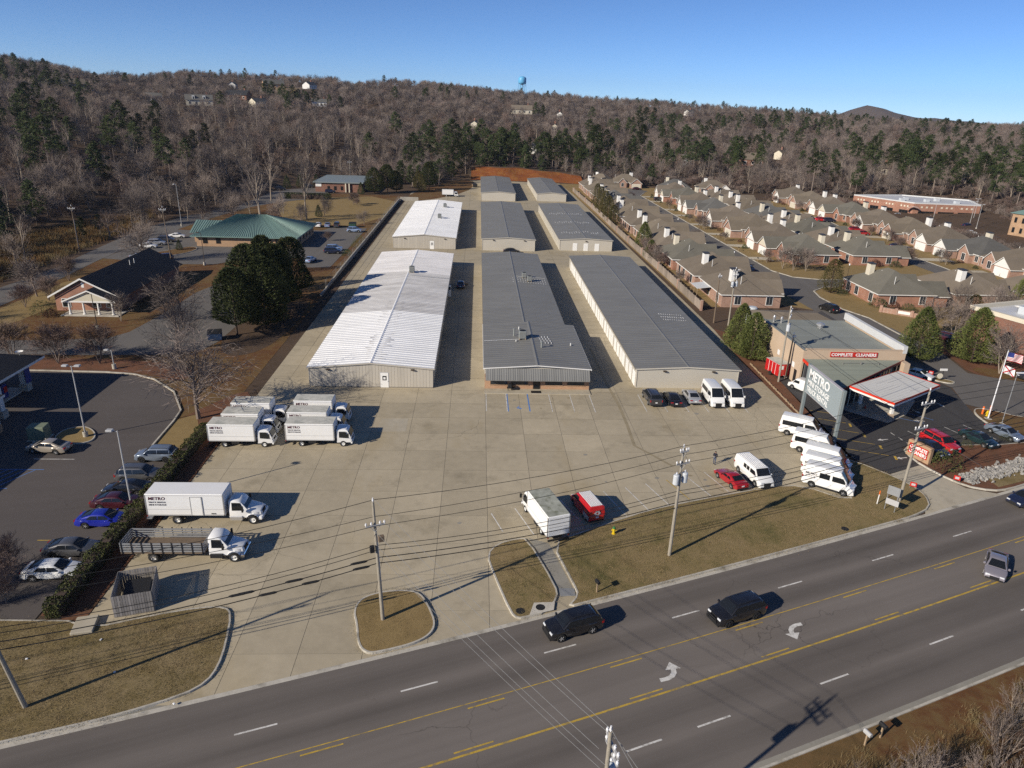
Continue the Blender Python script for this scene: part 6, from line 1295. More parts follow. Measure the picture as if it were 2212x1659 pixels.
# ---------------------------------------------------------------- vehicles (front towards +X, origin on the ground)
KINDS = dict(
    sedan=dict(L=4.75, W=1.84, H=1.47, wb=2.78, r=.345, hood=.80, cowl=.97, belt=.97, deck=1.06, xa=1.25, xb=.35, xc=-.75, xd=-1.88, tail=1.0, wr=.68),
    coupe=dict(L=4.4, W=1.75, H=1.32, wb=2.55, r=.32, hood=.72, cowl=.9, belt=.9, deck=.98, xa=.85, xb=.1, xc=-.7, xd=-1.6, tail=.92),
    suv=dict(L=4.7, W=1.92, H=1.78, wb=2.8, r=.385, hood=1.02, cowl=1.15, belt=1.15, deck=1.15, xa=1.3, xb=.55, xc=-1.7, xd=-2.3, tail=1.1, wr=.72),
    bigsuv=dict(L=5.05, W=2.02, H=1.86, wb=2.95, r=.41, hood=1.08, cowl=1.2, belt=1.2, deck=1.2, xa=1.4, xb=.65, xc=-1.95, xd=-2.46, tail=1.14, wr=.73),
    minivan=dict(L=4.9, W=1.9, H=1.80, wb=2.9, r=.35, hood=.95, cowl=1.10, belt=1.10, deck=1.10, xa=1.65, xb=.75, xc=-2.05, xd=-2.38, tail=1.08),
    transit=dict(L=5.6, W=2.06, H=2.68, wb=3.4, r=.37, hood=1.08, cowl=1.40, belt=1.40, deck=1.40, xa=2.12, xb=1.12, xc=-2.6, xd=-2.76, tail=1.38, wr=.85),
    fullvan=dict(L=5.6, W=2.0, H=2.08, wb=3.5, r=.37, hood=1.02, cowl=1.24, belt=1.24, deck=1.24, xa=1.95, xb=1.3, xc=-2.6, xd=-2.76, tail=1.2, wr=.88),
    smallvan=dict(L=4.8, W=1.85, H=1.95, wb=2.95, r=.34, hood=1.0, cowl=1.2, belt=1.2, deck=1.2, xa=1.75, xb=.95, xc=-2.2, xd=-2.36, tail=1.18, wr=.9))
def lerp(a, b, t): return a+(b-a)*t
_cm = {}
def car_meshes(kind, wins='car'):
    key = (kind, wins)
    if key in _cm: return _cm[key]
    p = KINDS[kind]; L, W, Hh, r = p['L'], p['W'], p['H'], p['r']; hl = L/2; wb2 = p['wb']/2; belt = p['belt']; wr = p.get('wr', .76)
    xw = (wb2+.05, -wb2+.05); ra = r+.065; sill = .24
    prof = [(hl, .46), (hl-.02, .60), (hl-.10, p['hood']-.08), (hl-.32, p['hood']), (p['xa']+.1, p['cowl']), (p['xa']-.1, belt), (p['xd']+.15, belt), (p['xd']-.06, p['deck']), (-hl+.18, p['tail']), (-hl+.05, p['tail']-.12), (-hl, p['tail']-.32)]
    prof = sorted(prof); 
    def zt(x):
        for (a, u), (b, v) in zip(prof, prof[1:]):
            if x <= b: return lerp(u, v, (x-a)/max(1e-6, b-a))
        return prof[-1][1]
    def zb(x):
        z = sill
        for c in xw:
            if abs(x-c) < ra: z = max(z, r+math.sqrt(ra*ra-(x-c)**2))
        e = max(0, abs(x)-(hl-.35))/.35
        return min(z+.12*e, zt(x)-.10)
    xs = {-hl, -hl+.05, -hl+.12, -hl+.3, hl, hl-.02, hl-.1, hl-.2, hl-.34, p['xa']+.1, p['xa']-.1, p['xd']-.06, p['xd']+.15, 0}
    for c in xw:
        for k in range(-6, 7): xs.add(round(c+ra*math.sin(k/6*math.pi/2)*.999, 4))
    xs = sorted(x for x in xs if -hl <= x <= hl)
    m = MB(); rings = []
    for x in xs:
        b, t = zb(x), zt(x); e = max(0, abs(x)-(hl-.75))/.75; w = W/2*(1-.13*e*e)
        h = t-b; half = [(0, b), (w*.88, b), (w*.97, b+.06*min(1, h)), (w, b+.35*h), (w*.985, b+.72*h), (w*.93, t-.03), (w*.80, t), (0, t+.025)]
        ring = [(x, y, z) for y, z in half] + [(x, -y, z) for y, z in half[-2:0:-1]]; rings.append(ring)
    n = len(rings[0])
    for q in rings: m.v += q
    for i in range(len(rings)-1):
        for j in range(n): a = i*n+j; b_ = i*n+(j+1) % n; m.f.append((a, b_, b_+n, a+n)[::-1]); m.m.append(0)
    m.f.append(tuple(range(n))); m.m.append(0); m.f.append(tuple(range((len(rings)-1)*n, len(rings)*n))[::-1]); m.m.append(0)
    # cabin
    xa, xb, xc, xd = p['xa'], p['xb'], p['xc'], p['xd']; wbelt = W/2*.935; wroof = W/2*wr
    st = [xa, lerp(xa, xb, .35), lerp(xa, xb, .75), xb, xb-.22, lerp(xb, xc, .5), xc+.2, xc, lerp(xc, xd, .4), lerp(xc, xd, .75), xd]
    def zr(x):
        if x >= xb: t = (xa-x)/(xa-xb); return lerp(belt, Hh-.045, t**.93)
        if x <= xc: t = (x-xd)/(xc-xd); return lerp(p['deck']-.02, Hh-.05, t**.8)
        t = (x-xc)/(xb-xc); return Hh-.045+.045*math.sin(math.pi*t)**.6
    wt = lambda z: lerp(wbelt, wroof, max(0, min(1, (z-belt)/(Hh-belt))))
    b0 = len(m.v); rr = []
    for x in st:
        z = zr(x); e = .05 if x in (xa, xd) else 0
        half = [(wbelt, belt-.08), (wt(lerp(belt, z, .5)), lerp(belt, z, .5)), (wt(z-.07) if z-.07 > belt else wbelt, max(belt-.02, z-.07)), (wt(z)-.04, z-.02), (wt(z)-.16, z+.005), (0, z+.02)]
        rr.append([(x, y, q) for y, q in half]+[(x, -y, q) for y, q in half[-2::-1]])
    n = len(rr[0])
    for q in rr: m.v += q
    for i in range(len(rr)-1):
        for j in range(n-1): a = b0+i*n+j; m.f.append((a, a+1, a+n+1, a+n)); m.m.append(0)
    m.f.append(tuple(b0+j for j in range(n))[::-1]); m.m.append(0); m.f.append(tuple(b0+(len(rr)-1)*n+j for j in range(n))); m.m.append(0)
    out = {'body': m.mesh('body', 'paint_white', True, 38)}
    # glazing lies just proud of the cabin
    def pane(x0, x1, t0, t1, fn):
        g = MB(); N = 6
        for i in range(N+1):
            t = lerp(t0, t1, i/N); x = lerp(x0, x1, t); z = fn(x)+.03; y = wt(z)-.11
            for k in range(5): s = -1+k/2; g.v.append((x+(.02 if x0 > x1 else -.02)+.02*(1-s*s)*(1 if x0 > x1 else -1), y*s, z+.012*(1-s*s)))
        for i in range(N):
            for k in range(4): a = i*5+k; g.f.append((a, a+1, a+6, a+5)); g.m.append(0)
        return g
    out['windshield'] = pane(xa, xb, .08, .94, zr).mesh('windshield', 'glass_dark', True)
    if wins != 'cargo' or kind == 'fullvan': out['rear_window'] = pane(xd, xc, .15 if kind in ('sedan', 'coupe') else .2, .92, zr).mesh('rear_window', 'glass_dark', True)
    lo, hi = belt+.035, Hh-.14 if Hh < 2 else min(Hh-.32, belt+.66)
    ax = lambda z: lerp(xa, xb, (z-belt)/(Hh-belt))-.13; dx = lambda z: lerp(xd+.16, xc+.16, (z-belt)/(Hh-belt)) if kind not in ('sedan', 'coupe') else lerp(xd+.62, xc+.12, (z-belt)/(Hh-belt))
    segs = []
    mid = lerp(xb, xc, .42)
    if wins == 'car': segs = [('front', None, mid+.04), ('rear', mid-.04, lerp(mid, xd, .72)), ('quarter', lerp(mid, xd, .72)-.08, None)] if kind not in ('coupe', 'sedan') else [('front', None, mid+.02), ('quarter', mid-.06, None)]
    elif wins == 'pass': segs = [('front', None, xb-.75), ('rear', xb-.95, xd+.35)]
    elif wins == 'crew': segs = [('front', None, xb-.75), ('rear', xb-1.0, xb-2.1)]
    elif wins == 'cargo': segs = [('front', None, xb-.7)]
    elif wins == 'econo': segs = [('front', None, xb-.75), ('rear', xb-.95, xb-1.45), ('rear', xb-1.55, xb-2.1)]
    sw = []
    for nm, a, b in segs:
        for s in (-1, 1):
            if s == 1 and wins == 'econo' and nm == 'rear': continue
            g = MB(); P = []
            for z in (lo, hi):
                xl = ax(z) if a is None else a; xr = dx(z) if b is None else b
                if b is None and xl-xr < .12: xr = xl-.12
                P.append(((xl, s*(wt(z)+.014), z), (xr, s*(wt(z)+.014), z)))
            q = [P[0][0], P[0][1], P[1][1], P[1][0]]; g.poly(q if s > 0 else q[::-1]); sw.append(g.mesh('side_window', 'glass_dark'))
    out['side'] = sw
    fw = W/2
    hz = p['hood']-.2
    out['head'] = [MB().bbox(hl-.30, hl-.035, s*fw*.62-.2, s*fw*.62+.2, hz-.02, hz+.13, .04).mesh('headlight', 'lamp_clear') for s in (-1, 1)]
    tz = p['tail']-.22
    if kind in ('sedan', 'coupe'): out['tail'] = [MB().box(-hl-.012, -hl+.12, s*fw*.68-.18, s*fw*.68+.18, tz+.0, tz+.13).mesh('taillight', 'lamp_red') for s in (-1, 1)]
    else: out['tail'] = [MB().box(-hl-.012, -hl+.16, s*fw*.86-.06, s*fw*.86+.06, tz-.05, tz+.26).mesh('taillight', 'lamp_red') for s in (-1, 1)]
    out['grille'] = MB().box(hl-.12, hl+.012, -fw*.42, fw*.42, .42, hz+.02).mesh('grille', 'black_plastic')
    out['bumper'] = [MB().box(hl-.3, hl+.03, -fw*.78, fw*.78, .27, .42).mesh('bumper', 'black_plastic'), MB().box(-hl-.03, -hl+.3, -fw*.8, fw*.8, .30, .48).mesh('bumper', 'black_plastic')]
    out['mirror'] = [MB().bbox(xa-.35, xa-.18, s*(fw*.98)-.0 if s > 0 else -fw*.98-.2, s*(fw*.98)+.2 if s > 0 else -fw*.98, belt-.02, belt+(.15 if Hh < 2.2 else .32), .03).mesh('mirror', 'paint_white') for s in (-1, 1)]
    out['plate'] = MB().box(-hl-.03, -hl-.012, -.16, .16, .62 if Hh < 1.5 else .72, .77 if Hh < 1.5 else .87).mesh('plate', 'paper_white')
    if kind in ('suv', 'bigsuv'): out['rails'] = [MB().path([(xb-.2, s*(wroof-.13), Hh-.01), (xb-.35, s*(wroof-.13), Hh+.05), (xc+.3, s*(wroof-.13), Hh+.05), (xc+.15, s*(wroof-.13), Hh-.02)], .022, 5).mesh('roof_rail', 'black_plastic') for s in (-1, 1)]
    if kind == 'transit':
        out['clad'] = [MB().box(-hl+.7 if False else -wb2+.55, wb2-.5, s*fw-(.012 if s > 0 else -.0), s*fw+(.012 if s > 0 else .0), .27, .5).mesh('side_cladding', 'black_plastic') for s in (1,)]
        out['clad'] += [MB().box(-wb2+.55, wb2-.5, -fw-.012, -fw, .27, .5).mesh('side_cladding', 'black_plastic')]
    out['under'] = MB().box(-hl+.35, hl-.35, -fw*.72, fw*.72, .2, .5).mesh('underbody', 'black_plastic')
    for rim in ('rim_steel', 'rim_dark', 'rim_white'):
        w_ = .11
        out['tyre'] = MB().lathe([(r*.62, -w_), (r*.93, -w_), (r, -w_*.7), (r, w_*.7), (r*.93, w_), (r*.62, w_)], (0, 0, 0), 20, axis='y').mesh('tyre', 'rubber', True, 40)
        k = MB()
        for s in (-1, 1):
            k.disc((0, s*w_*.72, 0), r*.63, 'y', 16)
        out['hub_'+rim] = k.mesh('rim', rim)
        sp = MB()
        for i in range(5):
            a = i*2*math.pi/5
            for s in (-1, 1): sp.tube((0, s*w_*.8, 0), (r*.56*math.cos(a), s*w_*.95, r*.56*math.sin(a)), .05, .035, 4)
        out['rim_'+rim] = sp.mesh('rim', rim) if rim != 'rim_white' else k.mesh('rim', rim)
    out['well'] = MB().disc((0, -.05, 0), r*.62, 'y', 16).disc((0, .05, 0), r*.62, 'y', 16).mesh('rim_back', 'black_plastic')
    out['p'] = p; _cm[key] = out; return out
def vehicle(kind, color, x, y, head, label, cat='car', group=None, wins='car', rim='rim_steel', sc=1., z=0., name=None, lite=False):
    M_ = car_meshes(kind, wins); p = M_['p']; pm = MATS['paint_'+color]
    t = root(name or {'sedan': 'sedan_car', 'coupe': 'coupe_car', 'suv': 'suv', 'bigsuv': 'suv', 'minivan': 'minivan', 'transit': 'passenger_van', 'fullvan': 'van', 'smallvan': 'small_van'}[kind], label, cat, (x, y, z), R(head), group, sc)
    def pt(nm, me, par=None, loc=(0, 0, 0), paint=False):
        o = obj(nm, me, par or t, loc)
        if paint: o.material_slots[0].link = 'OBJECT'; o.material_slots[0].material = pm
        return o
    pt('body', M_['body'], paint=True)
    for k in ('windshield', 'rear_window'):
        if k in M_: pt(k, M_[k])
    for me in M_['side']: pt('side_window', me)
    for k, nm in (('head', 'headlight'), ('tail', 'taillight')):
        for me in M_[k]: pt(nm, me)
    pt('underbody', M_['under'])
    for sx in (1, -1):
        for sy in (1, -1):
            w = pt('wheel', M_['tyre'], None, (sx*p['wb']/2+.05, sy*(p['W']/2-.13), p['r']))
            pt('rim', M_['rim_'+rim], w)
            if rim != 'rim_white': pt('rim_back', M_['well'], w)
    if lite: return t
    pt('grille', M_['grille'])
    for me in M_['bumper']: pt('bumper', me)
    for me in M_['mirror']: pt('mirror', me, paint=True)
    pt('license_plate', M_['plate'])
    for me in M_.get('rails', []): pt('roof_rail', me)
    for me in M_.get('clad', []): pt('side_cladding', me)
    return t
V = vehicle
# on the road
V('suv', 'black', 8.1, 45.9, 200, 'black SUV driving past the driveway island on the far lane', rim='rim_steel', cat='SUV')
s2 = V('bigsuv', 'black', 22.1, 47.5, 201, 'black SUV with push bar driving in the middle of the road', rim='rim_dark', cat='SUV', sc=.97)
MB().path([(2.62, -.5, .5), (2.68, -.5, .95), (2.68, .5, .95), (2.62, .5, .5)], .04, 6).path([(2.66, -.5, .72), (2.66, .5, .72)], .03, 6).build('push_bar', 'black_plastic', s2)
s3 = V('sedan', 'mauve', 49.2, 53.9, 232, 'grey mauve sedan turning across the road at the right edge', sc=.98); MB().box(-.45, .0, -.45, .45, 1.43, 1.455).build('sunroof', 'glass_dark', s3)
V('sedan', 'navy', 61.4, 66.2, 200, 'dark navy sedan entering at the right edge of the road')
# bank lot
GL = 'cars parked along the hedge'
V('sedan', 'white', -36.5, 53.2, 2, 'white sedan nearest the bottom, nose to the hedge', group=GL); V('sedan', 'grey', -36.6, 56.5, 1, 'dark grey sedan parked behind the white sedan at the hedge', group=GL, rim='rim_dark')
V('sedan', 'blue', -36.2, 61.4, 1, 'bright blue sedan parked at the hedge', group=GL); V('sedan', 'maroon', -36.4, 64.7, 1, 'dark maroon sedan parked at the hedge behind the blue one', group=GL); V('sedan', 'black', -36.6, 67.4, 181, 'black sedan backed up to the hedge', group=GL); V('suv', 'grey', -36.5, 70.2, 1, 'grey SUV with roof rails parked at the hedge', cat='SUV', group=GL); V('suv', 'steelblue', -36.7, 75.0, 181, 'silver blue crossover at the upper end of the hedge', cat='SUV', rim='rim_dark', sc=.95, group=GL)
V('sedan', 'gold', -49.8, 76.9, 174, 'champagne gold sedan alone by the round lot island')
# storage lot
V('bigsuv', 'charcoal', 25.6, 94.2, 92, 'black SUV parked nose in before the plain grey wall', cat='SUV', sc=.97); V('sedan', 'black', 28.55, 94.0, 90, 'black sedan parked between the black SUV and the silver sedan'); V('sedan', 'silver', 31.6, 94.9, 90, 'silver grey sedan parked beside the two white vans'); 
GV = 'white passenger vans of the rental lot'
for (x, y, hd, wn, l) in ((34.6, 94.3, -90, 'pass', 'white high roof van facing us, left of the pair by the grey wall'), (37.45, 94.3, -90, 'pass', 'white high roof van facing us, right of the pair by the grey wall'), (43.0, 83.0, -33, 'pass', 'white high roof van with long dark windows, topmost of the slanted row'), (42.6, 78.1, -34, 'pass', 'white high roof van with long dark windows, second of the slanted row'),
                          (42.3, 74.3, -35, 'crew', 'white high roof van in the middle of the slanted row'), (41.2, 71.7, -36, 'crew', 'white high roof van lettered METRO, fourth of the slanted row'), (40.2, 69.2, -37, 'crew', 'white high roof van lettered METRO, lowest of the slanted row')):
    t = V('transit', 'white', x, y, hd, l, 'van', GV, wn, 'rim_steel')
    if wn == 'crew' and 'METRO' in l:
        for s_, sz, wd, zz, mt in (('METRO', .34, 1.25, 1.62, 'text_grey'), ('TRUCK RENTAL', .17, 1.1, 1.42, 'text_pale'), ('MINI STORAGE', .17, 1.1, 1.23, 'text_pale')):
            tm = text_mesh(s_, sz, mt, .003, .0); o = obj('lettering', tm, t, (-2.5, -1.06+max(0, zz-1.38)*.13, zz), rot=(R(83) if zz > 1.38 else R(90), 0, 0)); o.scale.x = wd/max(v.co.x for v in tm.vertices)
V('coupe', 'red', 29.3, 70.4, 107, 'red coupe parked beside the white ribbed van', rim='rim_steel', sc=1.02)
ev = V('fullvan', 'white', 32.3, 71.4, -78, 'older white van with ribbed roof beside the red coupe', 'van', None, 'econo', 'rim_steel')
for i in range(6): MB().box(-2.4, 1.1, -.62+i*.25-.03, -.62+i*.25+.03, 2.085, 2.115).build('roof_rib', 'white_paint', ev)
sv = V('smallvan', 'brightred', 11.8, 63.95, 107, 'red delivery van with white ribbed roof seen from behind', 'van', None, 'cargo', 'rim_steel')
for i in range(7): MB().box(-2.1, .85, -.66+i*.19, -.52+i*.19, 1.945, 1.985).build('roof_strip', 'white_paint', sv)
for s in (-1, 1): MB().box(-2.3, -1.0, s*.93-.006, s*.93+.006, .45, .95).build('side_swoosh', 'silver' if False else 'trim_grey', sv)
bk_ = MB()
for i in range(6): a = i*math.pi/3; bk_.lathe([(0, 0), (.13, 0)], (.23*math.cos(a), 0, .23*math.sin(a)), 8, axis='y')
em = bk_.build('flower_emblem', 'text_pale', sv, (-2.40, 0, 1.25), R(90))
tm = text_mesh('DELIVERY', .3, 'text_white', .01, .2); o = obj('lettering', tm, sv, (1.2, .945, 1.25), rot=(R(90), 0, R(180))); bpy.data.objects.remove(o)
V('sedan', 'navy', -3.7, 161.0, 90, 'dark sedan with a door open in the shaded lane beside the ribbed building'); V('sedan', 'black', 9.8, 203.0, 0, 'black car crossing behind the grey roof in the middle lane')
dr = bpy.data.objects.new('open_door', MB().box(0, .9, -.03, .03, .35, 1.0).mesh('open_door', 'paint_navy')); COL.objects.link(dr); dr.parent = [o for o in bpy.data.objects if o.get('label', '').startswith('dark sedan with a door')][0]; dr.location = (.2, -.9, 0); dr.rotation_euler = (0, 0, R(-70))
# cleaners
V('fullvan', 'white', 50.4, 98.9, 122, 'white work van seen from behind beside the cleaning shop', 'van', None, 'cargo', sc=.9)
rv = V('bigsuv', 'brightred', 59.9, 79.9, -78, 'bright red wagon with white lettering behind the brick sign', 'wagon', sc=1.0); MB().box(-.5, .7, -1.02, -1.005, .55, .85).build('side_print', 'text_white', rv); MB().box(-.8, .4, -.45, .45, 1.815, 1.83).build('roof_print', 'text_pale', rv)
V('sedan', 'navy', 57.9, 78.6, -76, 'black sedan behind the brick cleaners sign'); V('sedan', 'teal', 66.1, 81.4, -72, 'dark green black sedan parked in the middle of the cleaners lot'); V('sedan', 'steelblue', 71.1, 83.4, -70, 'silver blue sedan at the right edge of the cleaners lot')
V('sedan', 'white', 72.2, 105.6, -50, 'white car half hidden behind the white canopy'); V('sedan', 'charcoal', 91.6, 105.8, 200, 'dark car at the right edge beyond the flags'); V('suv', 'maroon', 89.4, 126, 120, 'dark red car between the two evergreens', cat='SUV')
# estate
V('suv', 'black', 76.2, 145.8, 105, 'black SUV driving on the estate entrance street', cat='SUV'); V('sedan', 'navy', 72.8, 185.4, 95, 'dark car on the estate street behind the nearest roof'); V('sedan', 'navy', 134.6, 287, 95, 'dark blue car parked on the right hand estate street'); V('suv', 'brightred', 137.0, 282, 0, 'red pickup shaped car in a driveway beside a dark one', cat='SUV'); V('suv', 'navy', 139.6, 280.5, 0, 'dark pickup shaped car beside the red one in the driveway', cat='SUV')
V('suv', 'red', 139.0, 258.3, 0, 'red car in a driveway, farther of two', cat='SUV'); V('suv', 'red', 137.4, 249.8, 0, 'red car in a driveway, nearer of two', cat='SUV'); V('sedan', 'navy', 136.8, 226.6, 10, 'dark blue car in a driveway by the white garage'); V('sedan', 'maroon', 83.2, 381, 10, 'red car at the closed end of the estate street'); V('suv', 'black', 84.2, 336, 10, 'dark car in a driveway of the middle block', cat='SUV')
V('sedan', 'white', 191, 296.6, 10, 'white car before the long brick office block', lite=True); V('sedan', 'white', 183, 258.5, 10, 'white car in the lower part of the office lot', lite=True); V('sedan', 'navy', 194, 277, 20, 'dark car in the middle of the office lot', lite=True); V('sedan', 'silver', 181, 303, -60, 'silver car under the curved awning of the brick block', lite=True); V('sedan', 'grey', 170.5, 341, 30, 'grey car at the left end of the brick block', lite=True)
# green roof clinic and beyond
for a in (('sedan', 'white', -52.6, 240.4, 95, 'white car left of three behind the green roof'), ('sedan', 'lightblue', -49.6, 240.4, 95, 'pale blue car in the middle of three behind the green roof'), ('suv', 'charcoal', -46.6, 240.6, 95, 'dark car right of three behind the green roof'), ('suv', 'lightblue', -39.4, 231.5, 0, 'blue car by the retaining wall near the dumpster'), ('suv', 'navy', -39.6, 196.5, 5, 'dark blue SUV before the retaining wall, nearer of two'), ('suv', 'lightblue', -40.0, 200.6, 5, 'blue SUV before the retaining wall, farther of two'), ('sedan', 'lightblue', -43.2, 185, 80, 'pale blue sedan alone between the cedars and the retaining wall'),
          ('sedan', 'white', -90.0, 198.6, 8, 'white sedan nearest in the row left of the green roof'), ('suv', 'silver', -89.4, 203, 8, 'silver wagon second in the row left of the green roof'), ('suv', 'charcoal', -88.8, 207.8, 8, 'dark SUV third in the row left of the green roof'), ('sedan', 'white', -88.4, 214.6, 8, 'white car last in the row left of the green roof'), ('sedan', 'silver', -86.2, 184.4, 20, 'silver car peeking out behind the black roof'), ('minivan', 'maroon', -79.6, 182.6, 220, 'dark maroon minivan on the drive behind the black roof'),
          ('suv', 'black', -90, 338, 5, 'dark SUV by the cone shaped evergreens, left'), ('suv', 'black', -80, 351, 5, 'dark SUV by the cone shaped evergreens, right'), ('suv', 'navy', -66.6, 333, 10, 'dark blue car before the far brick building')): V(a[0], a[1], a[2], a[3], a[4], a[5], 'car', lite=True)

# ---------------------------------------------------------------- trucks
def twheel(t, x, y, r=.42, w=.26, rim='rim_white', dual=False):
    o = MB().lathe([(r*.6, -w/2), (r*.94, -w/2), (r, -w*.35), (r, w*.35), (r*.94, w/2), (r*.6, w/2)], (0, 0, 0), 20, axis='y').build('wheel', 'rubber', t, (x, y, r), smooth=True, sharp=40)
    s = -1 if y < 0 else 1
    MB().lathe([(r*.6, s*w*.4), (r*.5, s*w*.18), (r*.2, s*w*.2), (r*.18, s*w*.42), (0, s*w*.42)], (0, 0, 0), 16, axis='y').build('rim', rim, o)
def box_body(t, x0, x1, w, z0, z1, roofm='truck_roof_dirty', text=True, door=False):
    b = MB().bbox(x0, x1, -w/2, w/2, z0, z1, .07).build('cargo_box', 'truck_box_white', t)
    MB().box(x0+.08, x1-.08, -w/2+.08, w/2-.08, z1+.002, z1+.02).build('box_roof', roofm, t)
    for s in (-1, 1):
        y = s*(w/2+.012)
        MB().box(x0+.03, x1-.03, min(y, y-s*.03), max(y, y-s*.03), z0+.02, z0+.12).build('lower_rail', 'trim_grey', t); MB().box(x0+.03, x1-.03, min(y, y-s*.03), max(y, y-s*.03), z1-.14, z1-.08).build('upper_rail', 'trim_grey', t)
        MB().box(x0+.12, x1-.12, min(y, y-s*.03), max(y, y-s*.03), z0+(z1-z0)*.29, z0+(z1-z0)*.29+.035).build('rub_rail', 'trim_grey', t)
        for xx in (x0+.05, x1-.05): MB().box(xx-.06, xx+.06, min(y, y-s*.04), max(y, y-s*.04), z0+.02, z1-.08).build('corner_post', 'rim_steel', t)
    MB().box(x0-.02, x0, -w/2+.12, w/2-.12, z0+.1, z1-.15).build('rear_door', 'door_white', t); MB().box(x0-.035, x0-.022, -w/2+.1, w/2-.1, z0+1.0, z0+1.06).build('door_slat', 'trim_grey', t)
    for s in (-1, 1): MB().box(x0-.04, x0+.02, s*(w/2-.1)-.06, s*(w/2-.1)+.06, z0-.15, z0+.05).build('taillight', 'lamp_red', t)
    if text:
        h = z1-z0; k = h/2.1
        for s_, sz, wd, zz, mt, sh in (('METRO', .42*k, 1.45*k, z0+h*.74, 'text_maroon', .12), ('TRUCK RENTAL', .21*k, 1.5*k, z0+h*.60, 'text_grey', 0), ('MINI STORAGE', .21*k, 1.5*k, z0+h*.48, 'text_grey', 0)):
            tm = text_mesh(s_, sz, mt, .006 if s_ == 'METRO' else .002, sh)
            for s in (-1, 1):
                o = obj('lettering', tm, t, (x0+.32 if s < 0 else x0+.32+wd, s*(w/2+.018), zz), rot=(R(90), 0, 0 if s < 0 else R(180))); o.scale.x = wd/max(v.co.x for v in tm.vertices)
def cabover(label, x, y, head, bl=5.5, sc=1., roofm='truck_roof_dirty', group=None, text=True, zt=3.05):
    """low cab-over rental truck; box of length bl"""
    tot = bl+.25+1.75; x0 = -tot/2; t = root('box_truck', label, 'box truck', (x, y, 0), R(head), group, sc)
    box_body(t, x0, x0+bl, 2.36, .88, zt, roofm, text)
    MB().box(x0+.1, tot/2-.5, -.45, .45, .52, .82).build('chassis', 'black_plastic', t); MB().box(x0-.1, x0+.05, -1.1, 1.1, .42, .55).build('rear_bumper', 'black_plastic', t)
    c0 = x0+bl+.25; w = 1.0
    def sec(z, xf, hw): return [(c0, -hw, z), (xf, -hw+.12, z), (xf+.08, -hw+.3, z), (xf+.1, 0, z), (xf+.08, hw-.3, z), (xf, hw-.12, z), (c0, hw, z)]
    R_ = [sec(.55, c0+1.66, w), sec(1.15, c0+1.66, w), sec(1.32, c0+1.62, w), sec(2.05, c0+1.30, w*.93), sec(2.2, c0+1.05, w*.86), sec(2.26, c0+.6, w*.6)]
    m = MB(); n = 7
    for q in R_: m.v += q
    for i in range(len(R_)-1):
        for j in range(n-1): a = i*n+j; m.f.append((a, a+1, a+n+1, a+n)); m.m.append(0)
        m.f.append((i*n+n-1, i*n, (i+1)*n, (i+1)*n+n-1)); m.m.append(0)
    m.f.append(tuple(range((len(R_)-1)*n, len(R_)*n))); m.m.append(0); m.f.append(tuple(range(n))[::-1]); m.m.append(0); m.build('cab', 'white_paint', t)
    q = [(c0+1.66, -.80, 1.36), (c0+1.66, .80, 1.36), (c0+1.37, .74, 2.02), (c0+1.37, -.74, 2.02)]; MB().poly([(a+.09-(.02 if k > 1 else 0), b, c) for k, (a, b, c) in enumerate(q)]).poly([(c0+1.745, -.8, 1.36), (c0+1.46, -.74, 2.02), (c0+1.42, -.82, 2.0), (c0+1.66, -.88, 1.36)]).build('windshield', 'glass_dark', t)
    for s in (-1, 1):
        p = [(c0+.28, s*(w+.012), 1.22), (c0+1.35, s*(w+.012-.0), 1.16), (c0+1.30, s*(w*.985), 1.40), (c0+1.08, s*(w*.935+.014), 1.98), (c0+.28, s*(w*.935+.014), 1.98)]; MB().poly(p if s < 0 else p[::-1]).build('side_window', 'glass_dark', t)
        MB().bbox(c0+1.6, c0+1.8, s*.70-.18, s*.70+.18, .72, .92, .03).build('headlight', 'lamp_clear', t); MB().box(c0+1.35, c0+1.5, s*1.22-.1, s*1.22+.1, 1.4, 1.85).build('mirror', 'black_plastic', t); MB().tube((c0+1.4, s*.95, 1.75), (c0+1.42, s*1.2, 1.75), .02).build('mirror_arm', 'black_plastic', t)
        twheel(t, c0+.72, s*.86, .38, .24); twheel(t, x0+1.85, s*.82, .38, .46); 
        MB().box(x0+2.7, x0+3.6, s*.98-.12, s*.98+.12, .45, .8).build('side_tank', 'black_plastic', t)
    MB().box(c0+1.66, c0+1.84, -.95, .95, .42, .62).build('bumper', 'white_paint', t); MB().box(c0+1.72, c0+1.79, -.45, .45, .78, 1.05).build('grille', 'black_plastic', t)
    return t
GT = 'white rental box trucks beside the tree'
cabover('white METRO box truck, front one of the left trio by the tree', -28.15, 79.3, 0, 5.55, 1., group=GT); cabover('white METRO box truck, middle one of the left trio by the tree', -28.0, 82.45, 0, 4.6, 1., group=GT); cabover('white METRO box truck, rear one of the left trio in branch shade', -27.6, 85.5, 0, 5.0, 1., group=GT, zt=3.2)
cabover('white METRO box truck, front one of the right trio', -18.95, 79.7, 0, 5.85, 1., group=GT); cabover('white METRO box truck, middle one of the right trio', -20.0, 83.1, 0, 5.0, 1., group=GT); cabover('white METRO box truck, rear one of the right trio', -20.0, 86.6, 0, 5.0, 1., group=GT, zt=3.15)
cabover('white box truck with mossy roof parked at the front grass, seen from behind', 7.05, 61.7, 108, 5.3, 1., 'truck_roof_mossy', None, False, 3.1); cabover('white box truck far back in the yard behind the white roofs', -12.6, 331.5, 0, 5.2, 1., 'truck_roof_dirty', None, False)
